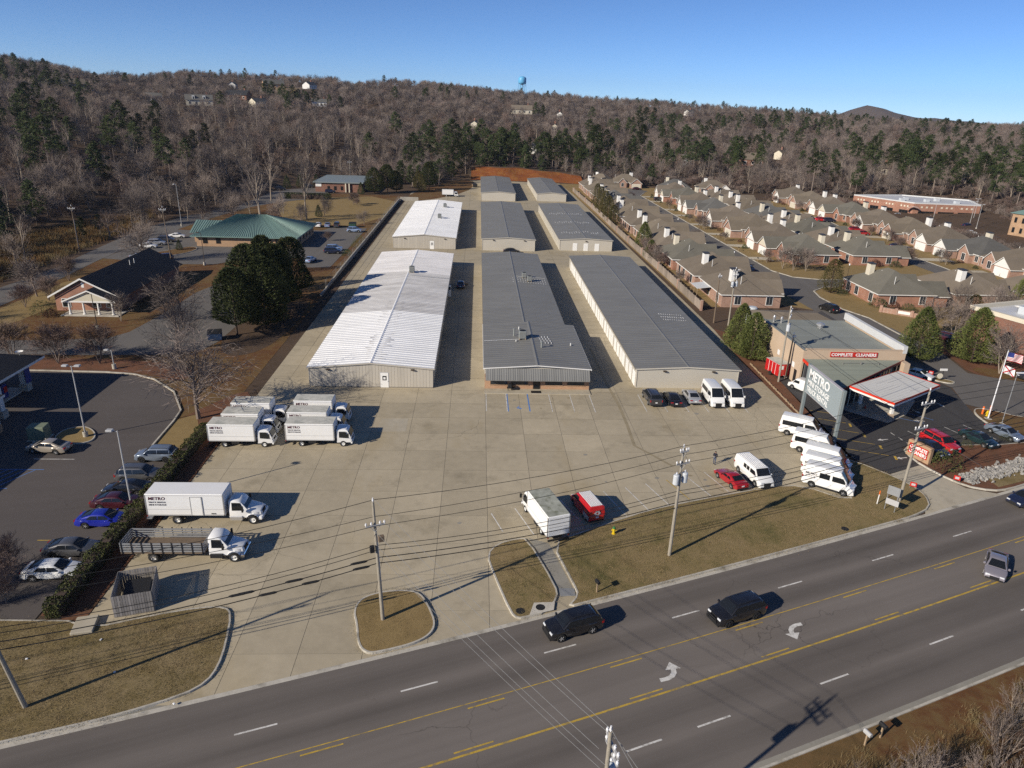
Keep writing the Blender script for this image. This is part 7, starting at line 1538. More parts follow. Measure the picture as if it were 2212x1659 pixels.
def conventional(label, x, y, kind, sc=1.):
    t = root('rental_truck' if kind == 'box' else 'stake_truck', label, 'truck', (x, y, 0), 0, None, sc); bl = 7.5; x0 = -5.2; w = 2.45
    MB().box(x0+.1, 4.6, -.42, .42, .6, .95).build('chassis', 'black_plastic', t)
    c0 = x0+bl+.3
    # cab and sloping hood lofted from side sections
    S_ = [(c0, 1.0, 2.45), (c0+.15, 1.03, 2.55), (c0+.95, 1.02, 2.52), (c0+1.25, 1.02, 2.35), (c0+1.75, 1.0, 1.66), (c0+2.5, .92, 1.5), (c0+2.95, .8, 1.36), (c0+3.08, .66, 1.1), (c0+3.1, .6, .8)]
    m = MB(); n = 9
    for (xx, hw, zt) in S_:
        zb = .62; up = xx < c0+1.3
        m.v += [(xx, -hw*.9, zb), (xx, -hw, zb+.1), (xx, -hw, min(1.45, zt-.15)), (xx, -hw*(.86 if up else .92), zt-.1), (xx, -hw*.72, zt), (xx, hw*.72, zt), (xx, hw*(.86 if up else .92), zt-.1), (xx, hw, min(1.45, zt-.15)), (xx, hw, zb+.1)]
    for i in range(len(S_)-1):
        for j in range(n): a, b = i*n+j, i*n+(j+1) % n; m.f.append((a, b, b+n, a+n)); m.m.append(0)
    m.f.append(tuple(range(n))[::-1]); m.m.append(0); m.f.append(tuple(range((len(S_)-1)*n, len(S_)*n))); m.m.append(0); m.build('cab', 'white_paint', t, smooth=True, sharp=35)
    MB().poly([(c0+1.29, -.80, 2.26), (c0+1.29, .80, 2.26), (c0+1.76, .86, 1.70), (c0+1.76, -.86, 1.70)][::-1]).build('windshield', 'glass_dark', t)
    for s in (-1, 1):
        p = [(c0+.3, s*1.045, 1.5), (c0+1.42, s*1.03, 1.5), (c0+1.12, s*.93, 2.3), (c0+.3, s*.93, 2.32)]; MB().poly(p if s < 0 else p[::-1]).build('side_window', 'glass_dark', t)
        MB().bbox(c0+2.78, c0+3.06, s*.66-.16, s*.66+.16, 1.0, 1.24, .04).build('headlight', 'lamp_clear', t)
        f = MB()
        for i in range(7):
            a0, a1 = math.pi*i/7, math.pi*(i+1)/7; f.add([(c0+2.25+.62*math.cos(a0), s*.72, .55+.62*math.sin(a0)), (c0+2.25+.62*math.cos(a1), s*.72, .55+.62*math.sin(a1)), (c0+2.25+.60*math.cos(a1), s*1.13, .55+.60*math.sin(a1)), (c0+2.25+.60*math.cos(a0), s*1.13, .55+.60*math.sin(a0))], [(0, 1, 2, 3)])
        f.build('fender', 'white_paint', t)
        twheel(t, c0+2.25, s*.98, .48, .28); twheel(t, x0+2.75, s*.86, .48, .56, 'rim_white' if kind == 'box' else 'rim_steel')
        MB().box(c0+1.35, c0+1.5, s*1.3-.1, s*1.3+.1, 1.5, 2.1).build('mirror', 'black_plastic', t); MB().tube((c0+1.4, s*1.0, 1.95), (c0+1.42, s*1.3, 1.95), .02).build('mirror_arm', 'black_plastic', t)
        MB().bbox(c0+.1, c0+1.3, s*.95-.22, s*.95+.22, .48, .9, .05).build('fuel_tank', 'rim_steel' if kind == 'box' else 'black_plastic', t)
    MB().bbox(c0+2.85, c0+3.2, -1.1, 1.1, .55, .85, .06).build('bumper', 'white_paint' if kind == 'box' else 'chrome', t); MB().box(c0+3.06, c0+3.12, -.42, .42, .9, 1.25).build('grille', 'black_plastic', t)
    if kind == 'box':
        box_body(t, x0, x0+bl, w, 1.05, 3.4, 'truck_box_white', True)
        d = MB().box(x0+4.35, x0+5.35, -w/2-.045, -w/2-.012, 1.12, 3.1).build('side_door', 'door_white', t)
        for xx in (x0+4.3, x0+5.4): MB().box(xx-.035, xx+.035, -w/2-.06, -w/2-.012, 1.1, 3.14).build('door_frame', 'trim_grey', t)
        MB().box(x0+4.3, x0+5.4, -w/2-.06, -w/2-.012, 3.1, 3.16).build('door_frame', 'trim_grey', t); MB().box(x0+6.2, x0+6.6, -w/2-.06, -w/2-.012, 1.25, 1.33).build('latch', 'black_plastic', t)
        MB().box(x0-.25, x0+.3, -1.0, 1.0, .5, .62).build('rear_step', 'steel_grey', t)
    else:
        MB().box(x0, x0+bl, -w/2, w/2, 1.0, 1.14).build('bed', 'wood_pole_dark', t)
        for s in (-1, 1):
            for i in range(4):
                z = 1.2+i*.26; MB().box(x0, x0+bl, s*w/2-.02, s*w/2+.02, z, z+.15).build('rail', 'steel_grey', t)
            for i in range(9):
                xx = x0+.15+i*(bl-.3)/8; MB().box(xx-.045, xx+.045, s*(w/2+.045)-.022, s*(w/2+.045)+.022, 1.05, 2.25).build('stake', 'black_plastic', t)
        for i in range(4): z = 1.2+i*.26; MB().box(x0-.02, x0+.02, -w/2+.03, w/2-.03, z, z+.15).build('rail', 'steel_grey', t); MB().box(x0+bl-.02, x0+bl+.02, -w/2+.03, w/2-.03, z, z+.15).build('rail', 'steel_grey', t)
        for i in range(4): y = -.9+i*.6; MB().box(x0-.065, x0-.022, y-.045, y+.045, 1.05, 2.25).build('stake', 'black_plastic', t)
    return t
conventional('large white METRO box truck with a side door', -26.7, 62.55, 'box'); conventional('flatbed stake truck with white cab and slatted side rails', -26.45, 56.25, 'stake', .98)

# ---------------------------------------------------------------- vegetation prototypes
def grow(seed, h=14., limbs=9, spread=1., fork=.28, levels=3, twigw=.03, kids=(9, 5, 5, 5), multi=1, up=.35, trunk_r=.018, tl=.62, lk=1.):
    """a leafless tree: trunk/limbs mesh and twig mesh"""
    g = random.Random(seed); T, C = MB(), MB()
    def jit(d, a):
        v = Vector((g.gauss(0, 1), g.gauss(0, 1), g.gauss(0, 1))); v = (v-d*v.dot(d)).normalized(); return (d*math.cos(a)+v*math.sin(a)).normalized()
    def br(p, d, L, r, lev):
        n = 3 if lev < 2 else 2; pts = [p]; q = p; dd = d
        for i in range(n):
            dd = jit(dd, R(9 if lev else 4)); dd = (dd+Vector((0, 0, up*.35 if lev else .25))).normalized(); q = q+dd*(L/n); pts.append(q)
        if lev >= levels:
            for a, b in zip(pts, pts[1:]):
                s = dd.orthogonal().normalized()*twigw*.5; s2 = dd.cross(s)
                C.add([a-s, a+s, b], [(0, 1, 2)])
        else:
            M_ = T if lev < 2 else C
            for i, (a, b) in enumerate(zip(pts, pts[1:])): M_.tube(a, b, r*(1-.55*i/n), r*(1-.55*(i+1)/n), 6 if lev == 0 else (4 if lev == 1 else 3), 0, False)
        if lev >= levels: return
        k = kids[lev]
        for i in range(k):
            t = lerp(fork if lev == 0 else .25, 1., (i+g.random()*.7)/k) if i < k-1 else 1.
            t = min(1, t); f = t*n; j = min(n-1, int(f)); b = pts[j].lerp(pts[j+1], f-j)
            ang = R(g.uniform(28, 55)*spread) if lev else R(g.uniform(30, 58)*spread*(1.1-.4*t))
            cl = L*g.uniform(.45, .68)*(lk if lev else lk*lerp(1.05, .6, t))
            if lev == levels-1: cl *= .75
            br(b, jit(dd if lev else d, ang), cl, max(.012, r*.42*(1-.3*t)), lev+1)
    for i in range(multi):
        d = Vector((0, 0, 1)) if multi == 1 else Vector((.35*math.cos(i*2*math.pi/multi+.4), .35*math.sin(i*2*math.pi/multi+.4), 1)).normalized()
        br(Vector((0, 0, -.1)), d, h*(tl if multi == 1 else tl*.97), h*trunk_r*(1 if multi == 1 else .6), 0)
    return T, C
def leaves(mb, g, c, rad, n, size, flat=1., mi=0):
    for _ in range(n):
        v = Vector((g.gauss(0, 1), g.gauss(0, 1), g.gauss(0, 1))).normalized()*(g.random()**.45)
        p = Vector(c)+Vector((v.x*rad[0], v.y*rad[1], v.z*rad[2]))
        a = Vector((g.gauss(0, 1), g.gauss(0, 1), g.gauss(0, flat))).normalized(); b = a.orthogonal().normalized()*g.uniform(.35, .6); s = size*g.uniform(.6, 1.25)
        mb.add([p-a*s*.5, p+b*s*.5, p+a*s*.5, p-b*s*.5], [(0, 1, 2, 3)], mi)
def pine(seed, h=18., c0=.42, n=46, rr=3.2, per=34, size=.72):
    g = random.Random(seed); T, C = MB(), MB(); bend = (g.uniform(-.4, .4), g.uniform(-.4, .4))
    P = lambda t: Vector((bend[0]*t*t, bend[1]*t*t, h*t))
    for i in range(5): T.tube(P(i/5), P((i+1)/5), .20*(1-.17*i), .20*(1-.17*(i+1)), 6, 0, False)
    for i in range(n):
        t = c0+(1-c0)*((i+g.random())/n); s = (t-c0)/(1-c0); env = rr*(math.sin(math.pi*min(1, (s*.78+.2)))**.6)*(1.02-.25*s)
        a = g.random()*2*math.pi; r = env*g.uniform(.25, 1.)
        p = P(t); q = p+Vector((r*math.cos(a), r*math.sin(a), r*g.uniform(-.05, .35)))
        if r > .8: T.tube(p, q, .06, .02, 3, 0, False)
        leaves(C, g, q, (g.uniform(.9, 1.6), g.uniform(.9, 1.6), g.uniform(.5, .9)), per, size, .6)
    leaves(C, g, P(1), (.6, .6, .9), per, size, .8); return T, C
def conifer(seed, h=9., w=2.6, n=4200, size=.36, low=.06, powr=.85, lump=.28, lean=0.):
    """dense evergreen: foliage sprays over a lumpy cone / egg"""
    g = random.Random(seed); T, C = MB(), MB(); T.tube((0, 0, -.1), (0, 0, h*.8), .2, .05, 6, 0, False)
    ph = [(g.random()*6.28, g.randint(2, 5), g.random()*6.28, g.uniform(1.5, 4)) for _ in range(5)]
    for _ in range(n):
        z = low+(1-low)*g.random()**1.15; a = g.random()*6.2832
        pr = min(1., (z-low)/.14+.35)*(1-z)**powr*1.25
        lm = 1+lump*sum(math.sin(a*k+p1+z*f*3+p2) for p1, k, p2, f in ph)/3
        r = w*min(1.05, pr)*lm*(g.random()**.22)
        p = Vector((r*math.cos(a)+lean*z, r*math.sin(a), z*h))
        d = Vector((math.cos(a), math.sin(a), g.uniform(.2, 1.3))); d = (d+Vector((g.gauss(0, .5), g.gauss(0, .5), g.gauss(0, .4)))).normalized(); b = d.cross(Vector((g.gauss(0, 1), g.gauss(0, 1), g.gauss(0, 1)))).normalized()*.32; s = size*g.uniform(.6, 1.3)
        C.add([p-d*s*.4, p+b*s*.5, p+d*s*.7, p-b*s*.5], [(0, 1, 2, 3)])
    return T, C
def shrub(seed, r=.7, h=1.0, n=420, size=.16):
    g = random.Random(seed); C = MB(); T = MB(); T.tube((0, 0, 0), (0, 0, h*.5), .05, .02, 5)
    for _ in range(n):
        v = Vector((g.gauss(0, 1), g.gauss(0, 1), abs(g.gauss(0, .9)))).normalized()*(g.random()**.18)*(1+.18*math.sin(v_*3)) if False else Vector((g.gauss(0, 1), g.gauss(0, 1), abs(g.gauss(0, .9)))).normalized()*(g.random()**.18)
        p = Vector((v.x*r*(1+.15*math.sin(5*v.y)), v.y*r, v.z*h)); a = (v+Vector((g.gauss(0, .6), g.gauss(0, .6), g.gauss(0, .6)))).normalized(); b = a.orthogonal().normalized()*.45; s = size*g.uniform(.7, 1.3)
        C.add([p-a*s*.5, p+b*s*.5, p+a*s*.5, p-b*s*.5], [(0, 1, 2, 3)])
    return T, C
def meshes(tc, tm, cm): return tc[0].mesh('trunk', tm), tc[1].mesh('crown', cm)
BARE = [meshes(grow(10+i, 14, twigw=.085, kids=(13, 8, 7, 6), levels=3, spread=s*1.2, fork=.22, up=.18, tl=.52, lk=1.22), 'leafless_bark', tw) for i, (s, tw) in enumerate(((1., 'twig'), (.8, 'twig'), (1.1, 'twig_red'), (.9, 'twig')))] + [meshes(grow(16+i, 16, twigw=.075, kids=(10, 7, 6, 6), levels=3, spread=.8, fork=.35, up=.45, tl=.62, lk=1.), 'bark_pale', 'twig') for i in range(2)]
PINE = [meshes(pine(40+i, h_, c_, n_, r_), 'leafless_bark', 'needle') for i, (h_, c_, n_, r_) in enumerate(((18, .42, 46, 4.4), (16, .34, 50, 4.0), (19, .50, 42, 4.7), (14.5, .22, 54, 3.8)))]
def joined(pair):
    a, b = pair; m = MB()
    for me, k in ((a, 0), (b, 1)):
        m.add([v.co[:] for v in me.vertices], [tuple(p.vertices) for p in me.polygons], k)
    me = m.mesh('tree', [a.materials[0].name, b.materials[0].name]); return me
def tree(name, label, pair, x, y, z=0., sc=1., rz=None, cat='tree', group=None):
    t = root(name, label, cat, (x, y, z), random.random()*6.28 if rz is None else rz, group, sc); obj('trunk', pair[0], t); obj('crown', pair[1], t); return t
# -- single trees one can pick out
big = meshes(grow(3, 13.0, kids=(20, 10, 9, 7), twigw=.06, lk=1.35, levels=3, spread=1.3, fork=.24, up=.22, tl=.56, trunk_r=.024), 'leafless_bark', 'twig')
tree('bare_tree', 'large leafless tree standing beside the rental trucks', big, -36.2, 86.6, 0, 1.0, 1.)
bt2 = meshes(grow(5, 11, kids=(16, 10, 8, 7), twigw=.065, lk=1.35, tl=.52, up=.2, spread=1.1, fork=.15), 'leafless_bark', 'twig'); cm_ = meshes(grow(6, 7, kids=(10, 9, 8, 6), twigw=.055, lk=1.12, multi=4, spread=1., fork=.3), 'leafless_bark', 'twig_red'); cmb = meshes(grow(8, 7, kids=(10, 9, 8, 6), twigw=.05, lk=1.1, multi=3, spread=.9, fork=.3), 'bark_pale', 'twig')
for (x, y, s, p, l) in ((-55.0, 130.5, 1.05, bt2, 'broad leafless tree covering the black roof corner'), (-49.2, 113.2, .95, bt2, 'leafless tree between the bank lot and the dark cedars'), (-72.2, 107.6, 1.05, cm_, 'reddish leafless tree on the mulch, left of three'), (-64.7, 106.6, 1.05, cm_, 'reddish leafless tree on the mulch, middle of three'), (-58.6, 106.9, 1.05, cm_, 'reddish leafless tree on the mulch, right of three'), (-87.5, 137.7, .75, cm_, 'small leafless tree on the lawn left of the porch'), (-65.7, 129.6, .9, cmb, 'slim leafless tree before the white porch'), (-84, 181.7, 1.15, bt2, 'tall leafless tree behind the black roof'),
                      (-86, 143, .8, cm_, 'leafless shrub tree at the brick gable'), (-90.7, 159.6, .9, cm_, 'leafless tree beside the back road bend'), (83.7, 189.4, .95, cmb, 'leafless multi stem tree on the corner lawn, left of three'), (85.8, 187.4, .95, cmb, 'leafless multi stem tree on the corner lawn, middle of three'), (88.9, 186.6, .95, cmb, 'leafless multi stem tree on the corner lawn, right of three'), (82.2, 197.2, .6, cmb, 'small leafless tree before the first garage of the middle block'), (88.6, 129.2, 1.2, cmb, 'pale stemmed leafless tree behind the left evergreen'), (92.2, 127.4, 1.15, cmb, 'pale stemmed leafless tree between the evergreens'), (87.9, 108.0, 1.35, cmb, 'pale leafless tree behind the flags'),
                      (48.9, 190.0, .8, cmb, 'thin pale leafless tree behind the plank fence'), (91.5, 194, .6, bt2, 'leafless tree in the corner house garden'), (-38.6, 247, .55, bt2, 'small leafless tree above the retaining wall'), (-60, 247, .7, bt2, 'thin leafless tree on the far lawn'), (-44.5, 215, .45, cm_, 'reddish leafless shrub tree in the clinic lot'), (-50, 296, .8, cm_, 'leafless tree before the far brick building'), (-48, 292, .5, cm_, 'small round leafless tree on the tan lawn'), (141, 262, .7, cm_, 'leafless tree in a front garden of the right hand street'), (103, 143, 1.1, cmb, 'leafless tree beside the brick store'), (109, 139, 1.2, cmb, 'leafless tree close to the right edge behind the brick store')):
    tree('bare_tree', l, p, x, y, 0, s)
tall = meshes(grow(21, 24, kids=(10, 7, 7, 6), twigw=.08, levels=3, spread=.9, fork=.4, trunk_r=.016), 'bark_pale', 'twig')
for x, y, s, l in ((-72, 243, 1., 'tall forked leafless tree behind the green roof, left'), (-60, 256, .95, 'tall leafless tree behind the green roof, right'), (-84, 300, .9, 'tall leafless tree on the far lawn edge')): tree('bare_tree', l, tall, x, y, 0, s)
for i, (x, y, s) in enumerate(((-108, 152, .8), (-112, 160, .9), (-109, 172, .7), (-113, 182, .9), (-109, 232, .9), (-113, 243, 1.), (-108, 252, .9), (-104, 262, .9), (-110, 268, 1.), (-99, 268, .8), (-100, 282, .9), (-106, 288, 1.), (-104, 300, 1.), (-92, 304, .8), (-108, 312, 1.), (-97, 246, .6), (-90, 240, .7), (-82, 246, .8), (-78, 252, .7), (-68, 250, .7), (-55, 262, .6), (-71, 268, .7), (-88, 262, .8), (-108, 130, .8), (-112, 142, .9), (-98, 125, .7), (-95, 112, .7), (-84, 117, .6), (-90, 146, .7))):
    tree('bare_tree', 'leafless tree beside the back road left of the black roofed office' if y < 165 else ('leafless tree on the edge of the orange grass field' if y < 235 and x < -100 else ('leafless tree on the lawn behind the green roof' if x > -98 and y < 275 else 'leafless tree along the far end of the back road')), bt2 if i % 3 else tall, x, y, 0, s*(1.25 if i % 3 else .62), None, 'tree', 'leafless trees on the left side lawns')
ge_ = random.Random(12)
for i in range(34):
    x, y = ge_.choice(((69.3, ge_.uniform(180, 360)), (81.3, ge_.uniform(195, 355)), (104.2, ge_.uniform(200, 345)), (134.9+1.5, ge_.uniform(195, 340)), (124.5, ge_.uniform(195, 340)), (140, ge_.uniform(195, 350)), (49.6, ge_.uniform(165, 250))))
    tree('garden_tree', 'small leafless tree in an estate garden', cmb if i % 2 else cm_, x, y, 0, ge_.uniform(.45, .8), None, 'tree', 'small leafless trees in the estate gardens')
# near scrub at the bottom right
sc1 = meshes(grow(31, 5.0, kids=(8, 6, 5, 5), twigw=.03, multi=4, spread=.85, fork=.25, trunk_r=.016), 'bark_pale', 'twig'); sc2 = meshes(grow(33, 5.2, kids=(8, 6, 6, 5), twigw=.03, multi=3, spread=.8, fork=.2, trunk_r=.016), 'leafless_bark', 'twig')
for i, (x, y, s, p) in enumerate(((27.6, 30.2, 1., sc1), (34.4, 32.6, 1.05, sc2), (23.6, 30.4, .7, sc2), (20.6, 29.8, .6, sc1), (31.2, 30.2, .85, sc2), (38, 36, .8, sc1), (41.5, 37.5, .9, sc2), (17.8, 29.2, .45, sc2), (36.2, 31.0, 1.0, sc1), (29.4, 28.4, .9, sc2), (25.2, 28, .9, sc1), (40, 33, 1., sc2), (22.4, 28.6, .6, sc2), (33, 29.4, 1., sc2), (37.6, 33.6, .9, sc1), (43.5, 36.2, .9, sc1), (30.2, 31.8, .6, sc2), (26.4, 30.8, .6, sc2), (35.4, 34.4, .7, sc2), (19.2, 28.2, .5, sc1))):
    tree('scrub_tree', 'leafless scrub tree in the dry growth on the near side of the road', p, x, y, .05, s, None, 'tree', 'leafless scrub on the near verge')
for i, (x, y, s) in enumerate(((-41.0, 54.2, .5), (-39.6, 51.8, .5), (-42.6, 51.4, .55), (-44, 49.2, .5), (-38.4, 49.6, .45), (-41, 48.2, .45))): tree('scrub_bush', 'low leafless reddish bush left of the hedge end', cm_, x, y, 0, s, None, 'bush', 'leafless bushes at the lower left')
# -- dark evergreens
ced = [meshes(conifer(60+i, 12, 3.5, 8000, .46, .10 if i else .2, .42, .34), 'bark_dark', 'cedar_leaf') for i in range(2)]
cyp = [meshes(conifer(70+i, 8.6, 2.75, 7500, .36, .03, .58, .32), 'bark_dark', 'cypress_leaf') for i in range(2)]
cone_ = meshes(conifer(80, 5.2, 1.6, 2600, .3, .02, .7, .12), 'bark_dark', 'shrub_leaf')
for (x, y, s, k, l) in ((-42.4, 122.5, (1.15, 1.15, 1.0), 0, 'dark cedar with bare lower stems, nearest of the dark clump'), (-38.4, 126.5, (1.25, 1.25, 1.1), 1, 'dark cedar on the lane side of the dark clump'), (-42.5, 131.5, (1.3, 1.3, 1.2), 1, 'dark cedar in the middle of the dark clump'), (-38.4, 135, (1.25, 1.25, 1.15), 0, 'dark cedar behind the lane side one of the clump'), (-42.5, 142, (1.3, 1.3, 1.18), 1, 'dark cedar toward the rear of the dark clump'), (-38.2, 146, (1.15, 1.15, 1.1), 0, 'rear dark cedar of the clump, right'), (-45.5, 152.5, (.9, .9, .95), 0, 'rear dark cedar of the clump, left')): tree('cedar_tree', l, ced[k], x, y, 0, s)
rust = meshes(conifer(63, 10, 3.2, 4200, .34, .15, .55, .4), 'bark_dark', 'olive_leaf')
tree('cedar_tree', 'rusty brown evergreen behind the dark cedar clump', rust, -50.5, 158, 0, (1.05, 1.05, .95)); tree('cedar_tree', 'thin rusty tree by the corner of the green roof', rust, -46.5, 172, 0, (.7, .7, .85))
for (x, y, s, k, l) in ((46.9, 118.6, (.95, .95, .98), 0, 'bushy evergreen beside the cleaning shop, rear of two'), (47.4, 113.8, (1.0, 1., .95), 1, 'bushy evergreen beside the cleaning shop, front of two'), (77.8, 115.2, (1.12, 1.12, 1.08), 0, 'cone shaped evergreen to the right of the cleaning shop'), (87.2, 114.2, (1.2, 1.2, 1.12), 1, 'cone shaped evergreen beside the brick store wall')): tree('cypress_tree', l, cyp[k], x, y, 0, s, .3)
hol = meshes(conifer(75, 8.5, 2.2, 4200, .33, .08, .45, .35), 'bark_dark', 'olive_leaf')
for (x, y, s, p, l) in ((84.4, 162.6, (1.15, 1.15, .95), hol, 'round olive green tree on the street corner lawn'), (50.2, 213.5, (.9, .9, .95), cyp[0], 'evergreen behind the plank fence near the tall white chimney'), (49.6, 200.5, (.7, .7, .6), cyp[1], 'smaller evergreen behind the plank fence, nearer'), (49.6, 262, (1., 1., .8), hol, 'olive evergreen behind the fence, nearest of the tall column'), (49.4, 271, (1.05, 1.05, 1.05), hol, 'olive evergreen behind the fence, second of the tall column'), (49.6, 281, (1.1, 1.1, 1.15), hol, 'olive evergreen behind the fence, third of the tall column'), (49.6, 292, (1.05, 1.05, 1.2), hol, 'olive evergreen behind the fence, fourth of the tall column'), (49.8, 303, (1.05, 1.05, 1.2), hol, 'olive evergreen behind the fence, farthest of the tall column'),
                      (119.8, 146.5, (1.0, 1., 1.05), cyp[0], 'pointed evergreen at the right behind the store'), (114.5, 143.2, (1.1, 1.1, .55), hol, 'rounded olive bush left of the pointed evergreen'), (125, 144.5, (1.4, 1.4, .65), hol, 'broad olive bush right of the pointed evergreen'), (131, 143, (1.3, 1.3, .6), hol, 'broad olive bush at the right edge'), (108.6, 146, (.9, .9, .5), hol, 'olive bush behind the leafless trees by the store'),
                      (-47, 335, (1.2, 1.2, .95), ced[1], 'dark cedar before the far brick building, left'), (-41.5, 338, (1.2, 1.2, 1.05), ced[0], 'dark cedar before the far brick building, right'), (-38, 343, (.9, .9, .8), ced[1], 'dark cedar by the fence corner of the yard'), (-26.5, 345, (1., 1., .95), hol, 'evergreen at the yard edge behind the white truck, left'), (-23.5, 352, (1.1, 1.1, 1.1), ced[0], 'evergreen at the yard edge behind the white truck, right'), (-29, 356, (1., 1., 1.), hol, 'olive evergreen at the woods edge by the yard')): tree('evergreen_tree', l, p, x, y, 0, s)
for (x, y, l) in ((-89, 346, 'left'), (-84.5, 353, 'middle'), (-77.5, 356, 'right')): tree('cone_shrub', 'clipped cone shaped evergreen by the far parking, %s of three' % l, cone_, x, y, 0, 1.15)
tree('cone_shrub', 'dark clipped shrub beside the far brick building', cone_, -52.5, 331, 0, 1.0); tree('cone_shrub', 'small dark evergreen on the tan lawn', cone_, -57, 262, 0, .8); tree('cone_shrub', 'small clipped evergreen by the green roof corner', cone_, -80.8, 196.5, 0, .55)
sh = [meshes(shrub(90+i, r, h_, 600, .17), 'bark_dark', mm) for i, (r, h_, mm) in enumerate(((.8, 1.1, 'shrub_leaf'), (1.3, 1.4, 'shrub_leaf'), (1.0, 1.3, 'shrub_red'), (1.6, 2.2, 'hedge_leaf')))]
rs_ = random.Random(5)
for (x, y, k, s) in [(83.5, y-4.4, rs_.choice((0, 0, 2)), rs_.uniform(.7, 1.3)) for y in MBR] + [(85.8, y+6.5, rs_.choice((0, 1, 2)), rs_.uniform(.7, 1.2)) for y in MBR] + [(142.4, y+5.2, rs_.choice((0, 1, 2)), rs_.uniform(.8, 1.3)) for y in (190, 208, 228, 248, 268, 289, 308, 328)] + [(143, y-5, rs_.choice((0, 2)), .9) for y in (190, 208, 228, 248, 268, 289)]:
    tree('garden_shrub', 'low rounded shrub at the front of an estate house', sh[k], x, y, 0, s, None, 'shrub', 'shrubs in the estate front gardens')
for (x, y, k, s, l) in ((89.6, 150.6, 1, 1.5, 'green rounded shrub by the corner house, left'), (92.0, 148.0, 2, 1.4, 'dark red shrub by the corner house'), (94.4, 146.6, 1, 1.3, 'green rounded shrub by the corner house, right'), (86.6, 161.0, 1, 1.0, 'small green shrub at the foot of the olive tree'), (112.8, 195.0, 2, 1.6, 'dark red bush before the brick bay of the middle block'), (118.4, 194.6, 1, 1.3, 'low green bush at the house end on the cross street'), (57.2, 74.2, 3, 1.15, 'pampas like tan bush beside the brick sign'), (-79.5, 131.8, 2, 1.2, 'dark red shrub at the left porch column'), (-81.5, 132.6, 3, 1.3, 'grey green bush before the brick gable'), (-83.6, 197.6, 3, .8, 'tan bush at the drive island'),
                    (-35.0, 206, 3, .9, 'green shrub along the retaining wall, nearer'), (-35.0, 214, 3, 1.0, 'green shrub along the retaining wall, farther'), (-35.2, 194, 1, 1.2, 'round green shrub before the dark blue SUV')):
    tree('garden_shrub', l, sh[k], x, y, 0.06, s, None, 'shrub')
for i in range(9): tree('bed_shrub', 'low brown green shrub along the edge of the cleaners lot', sh[3], 60.5+i*3.2, 80.1+i*.75-(.8 if i < 2 else .4), .13, .42, None, 'shrub', 'shrubs bordering the cleaners lot')
# hedge along the bank lot
def hedge(name, label, x0, x1, y0, y1, h, n, size=.15):
    g = random.Random(int(abs(x0*7))); t = root(name, label, 'hedge', ((x0+x1)/2, (y0+y1)/2, 0)); w, L = (x1-x0)/2, (y1-y0)/2
    MB().bbox(-w*.8, w*.8, -L+.1, L-.1, 0, h*.86, .2).build('branches', 'bark_dark', t); m = MB()
    for _ in range(n):
        f = g.random(); y = g.uniform(-L, L); wob = 1+.10*math.sin(y*1.7)+.08*math.sin(y*4.1+1)
        if f < .45: p = Vector((g.uniform(-w, w), y, h*wob*g.uniform(.9, 1.02))); d = Vector((0, 0, 1))
        elif f < .93: s = 1 if f < .66 else -1; p = Vector((s*w*wob*g.uniform(.88, 1.05), y, g.uniform(.03, h)*wob)); d = Vector((s, 0, .4))
        else: s = 1 if f < .965 else -1; p = Vector((g.uniform(-w, w), s*L, g.uniform(.03, h))); d = Vector((0, s, .3))
        a = (d+Vector((g.gauss(0, .7), g.gauss(0, .7), g.gauss(0, .7)))).normalized(); b = a.orthogonal().normalized()*.5; s_ = size*g.uniform(.6, 1.4); m.add([p-a*s_*.5, p+b*s_*.5, p+a*s_*.5, p-b*s_*.5], [(0, 1, 2, 3)])
    m.build('foliage', 'hedge_leaf', t)
hedge('hedge', 'long clipped green hedge between the bank lot and the storage lot', -34.25, -33.05, 47.6, 82.6, 1.35, 15000); hedge('hedge', 'clipped dark hedge before the far brick building', -80, -63, 309, 311.4, 2.2, 5000, .3)
# -- instanced ground growth
def scatter(name, label, protos, pts, kind='stuff'):
    me = bpy.data.meshes.new(name); me.from_pydata([p[:3] for p in pts], [], [])
    for nm, ty, k in (('rot', 'FLOAT', 3), ('scl', 'FLOAT', 4), ('idx', 'INT', 5)):
        a = me.attributes.new(nm, ty, 'POINT'); a.data.foreach_set('value', [p[k] for p in pts])
    o = bpy.data.objects.new(name, me); COL.objects.link(o); tag(o, label, None, None, kind)
    c = bpy.data.collections.new(name+'_kinds')
    for i, pm_ in enumerate(protos): q = bpy.data.objects.new('%s_kind_%02d' % (name, i), pm_); c.objects.link(q)
    ng = bpy.data.node_groups.new(name, 'GeometryNodeTree'); ng.interface.new_socket('Geometry', in_out='INPUT', socket_type='NodeSocketGeometry'); ng.interface.new_socket('Geometry', in_out='OUTPUT', socket_type='NodeSocketGeometry')
    N = ng.nodes.new; gi, go, ip, ci = N('NodeGroupInput'), N('NodeGroupOutput'), N('GeometryNodeInstanceOnPoints'), N('GeometryNodeCollectionInfo')
    ci.inputs['Collection'].default_value = c; ci.inputs['Separate Children'].default_value = True; ci.inputs['Reset Children'].default_value = True
    def at(nm, ty): n = N('GeometryNodeInputNamedAttribute'); n.data_type = ty; n.inputs['Name'].default_value = nm; return n.outputs['Attribute']
    cx = N('ShaderNodeCombineXYZ'); ng.links.new(at('rot', 'FLOAT'), cx.inputs[2])
    ng.links.new(gi.outputs[0], ip.inputs['Points']); ng.links.new(ci.outputs[0], ip.inputs['Instance']); ip.inputs['Pick Instance'].default_value = True
    ng.links.new(at('idx', 'INT'), ip.inputs['Instance Index']); ng.links.new(cx.outputs[0], ip.inputs['Rotation']); ng.links.new(at('scl', 'FLOAT'), ip.inputs['Scale']); ng.links.new(ip.outputs[0], go.inputs[0])
    md = o.modifiers.new('scatter', 'NODES'); md.node_group = ng; return o
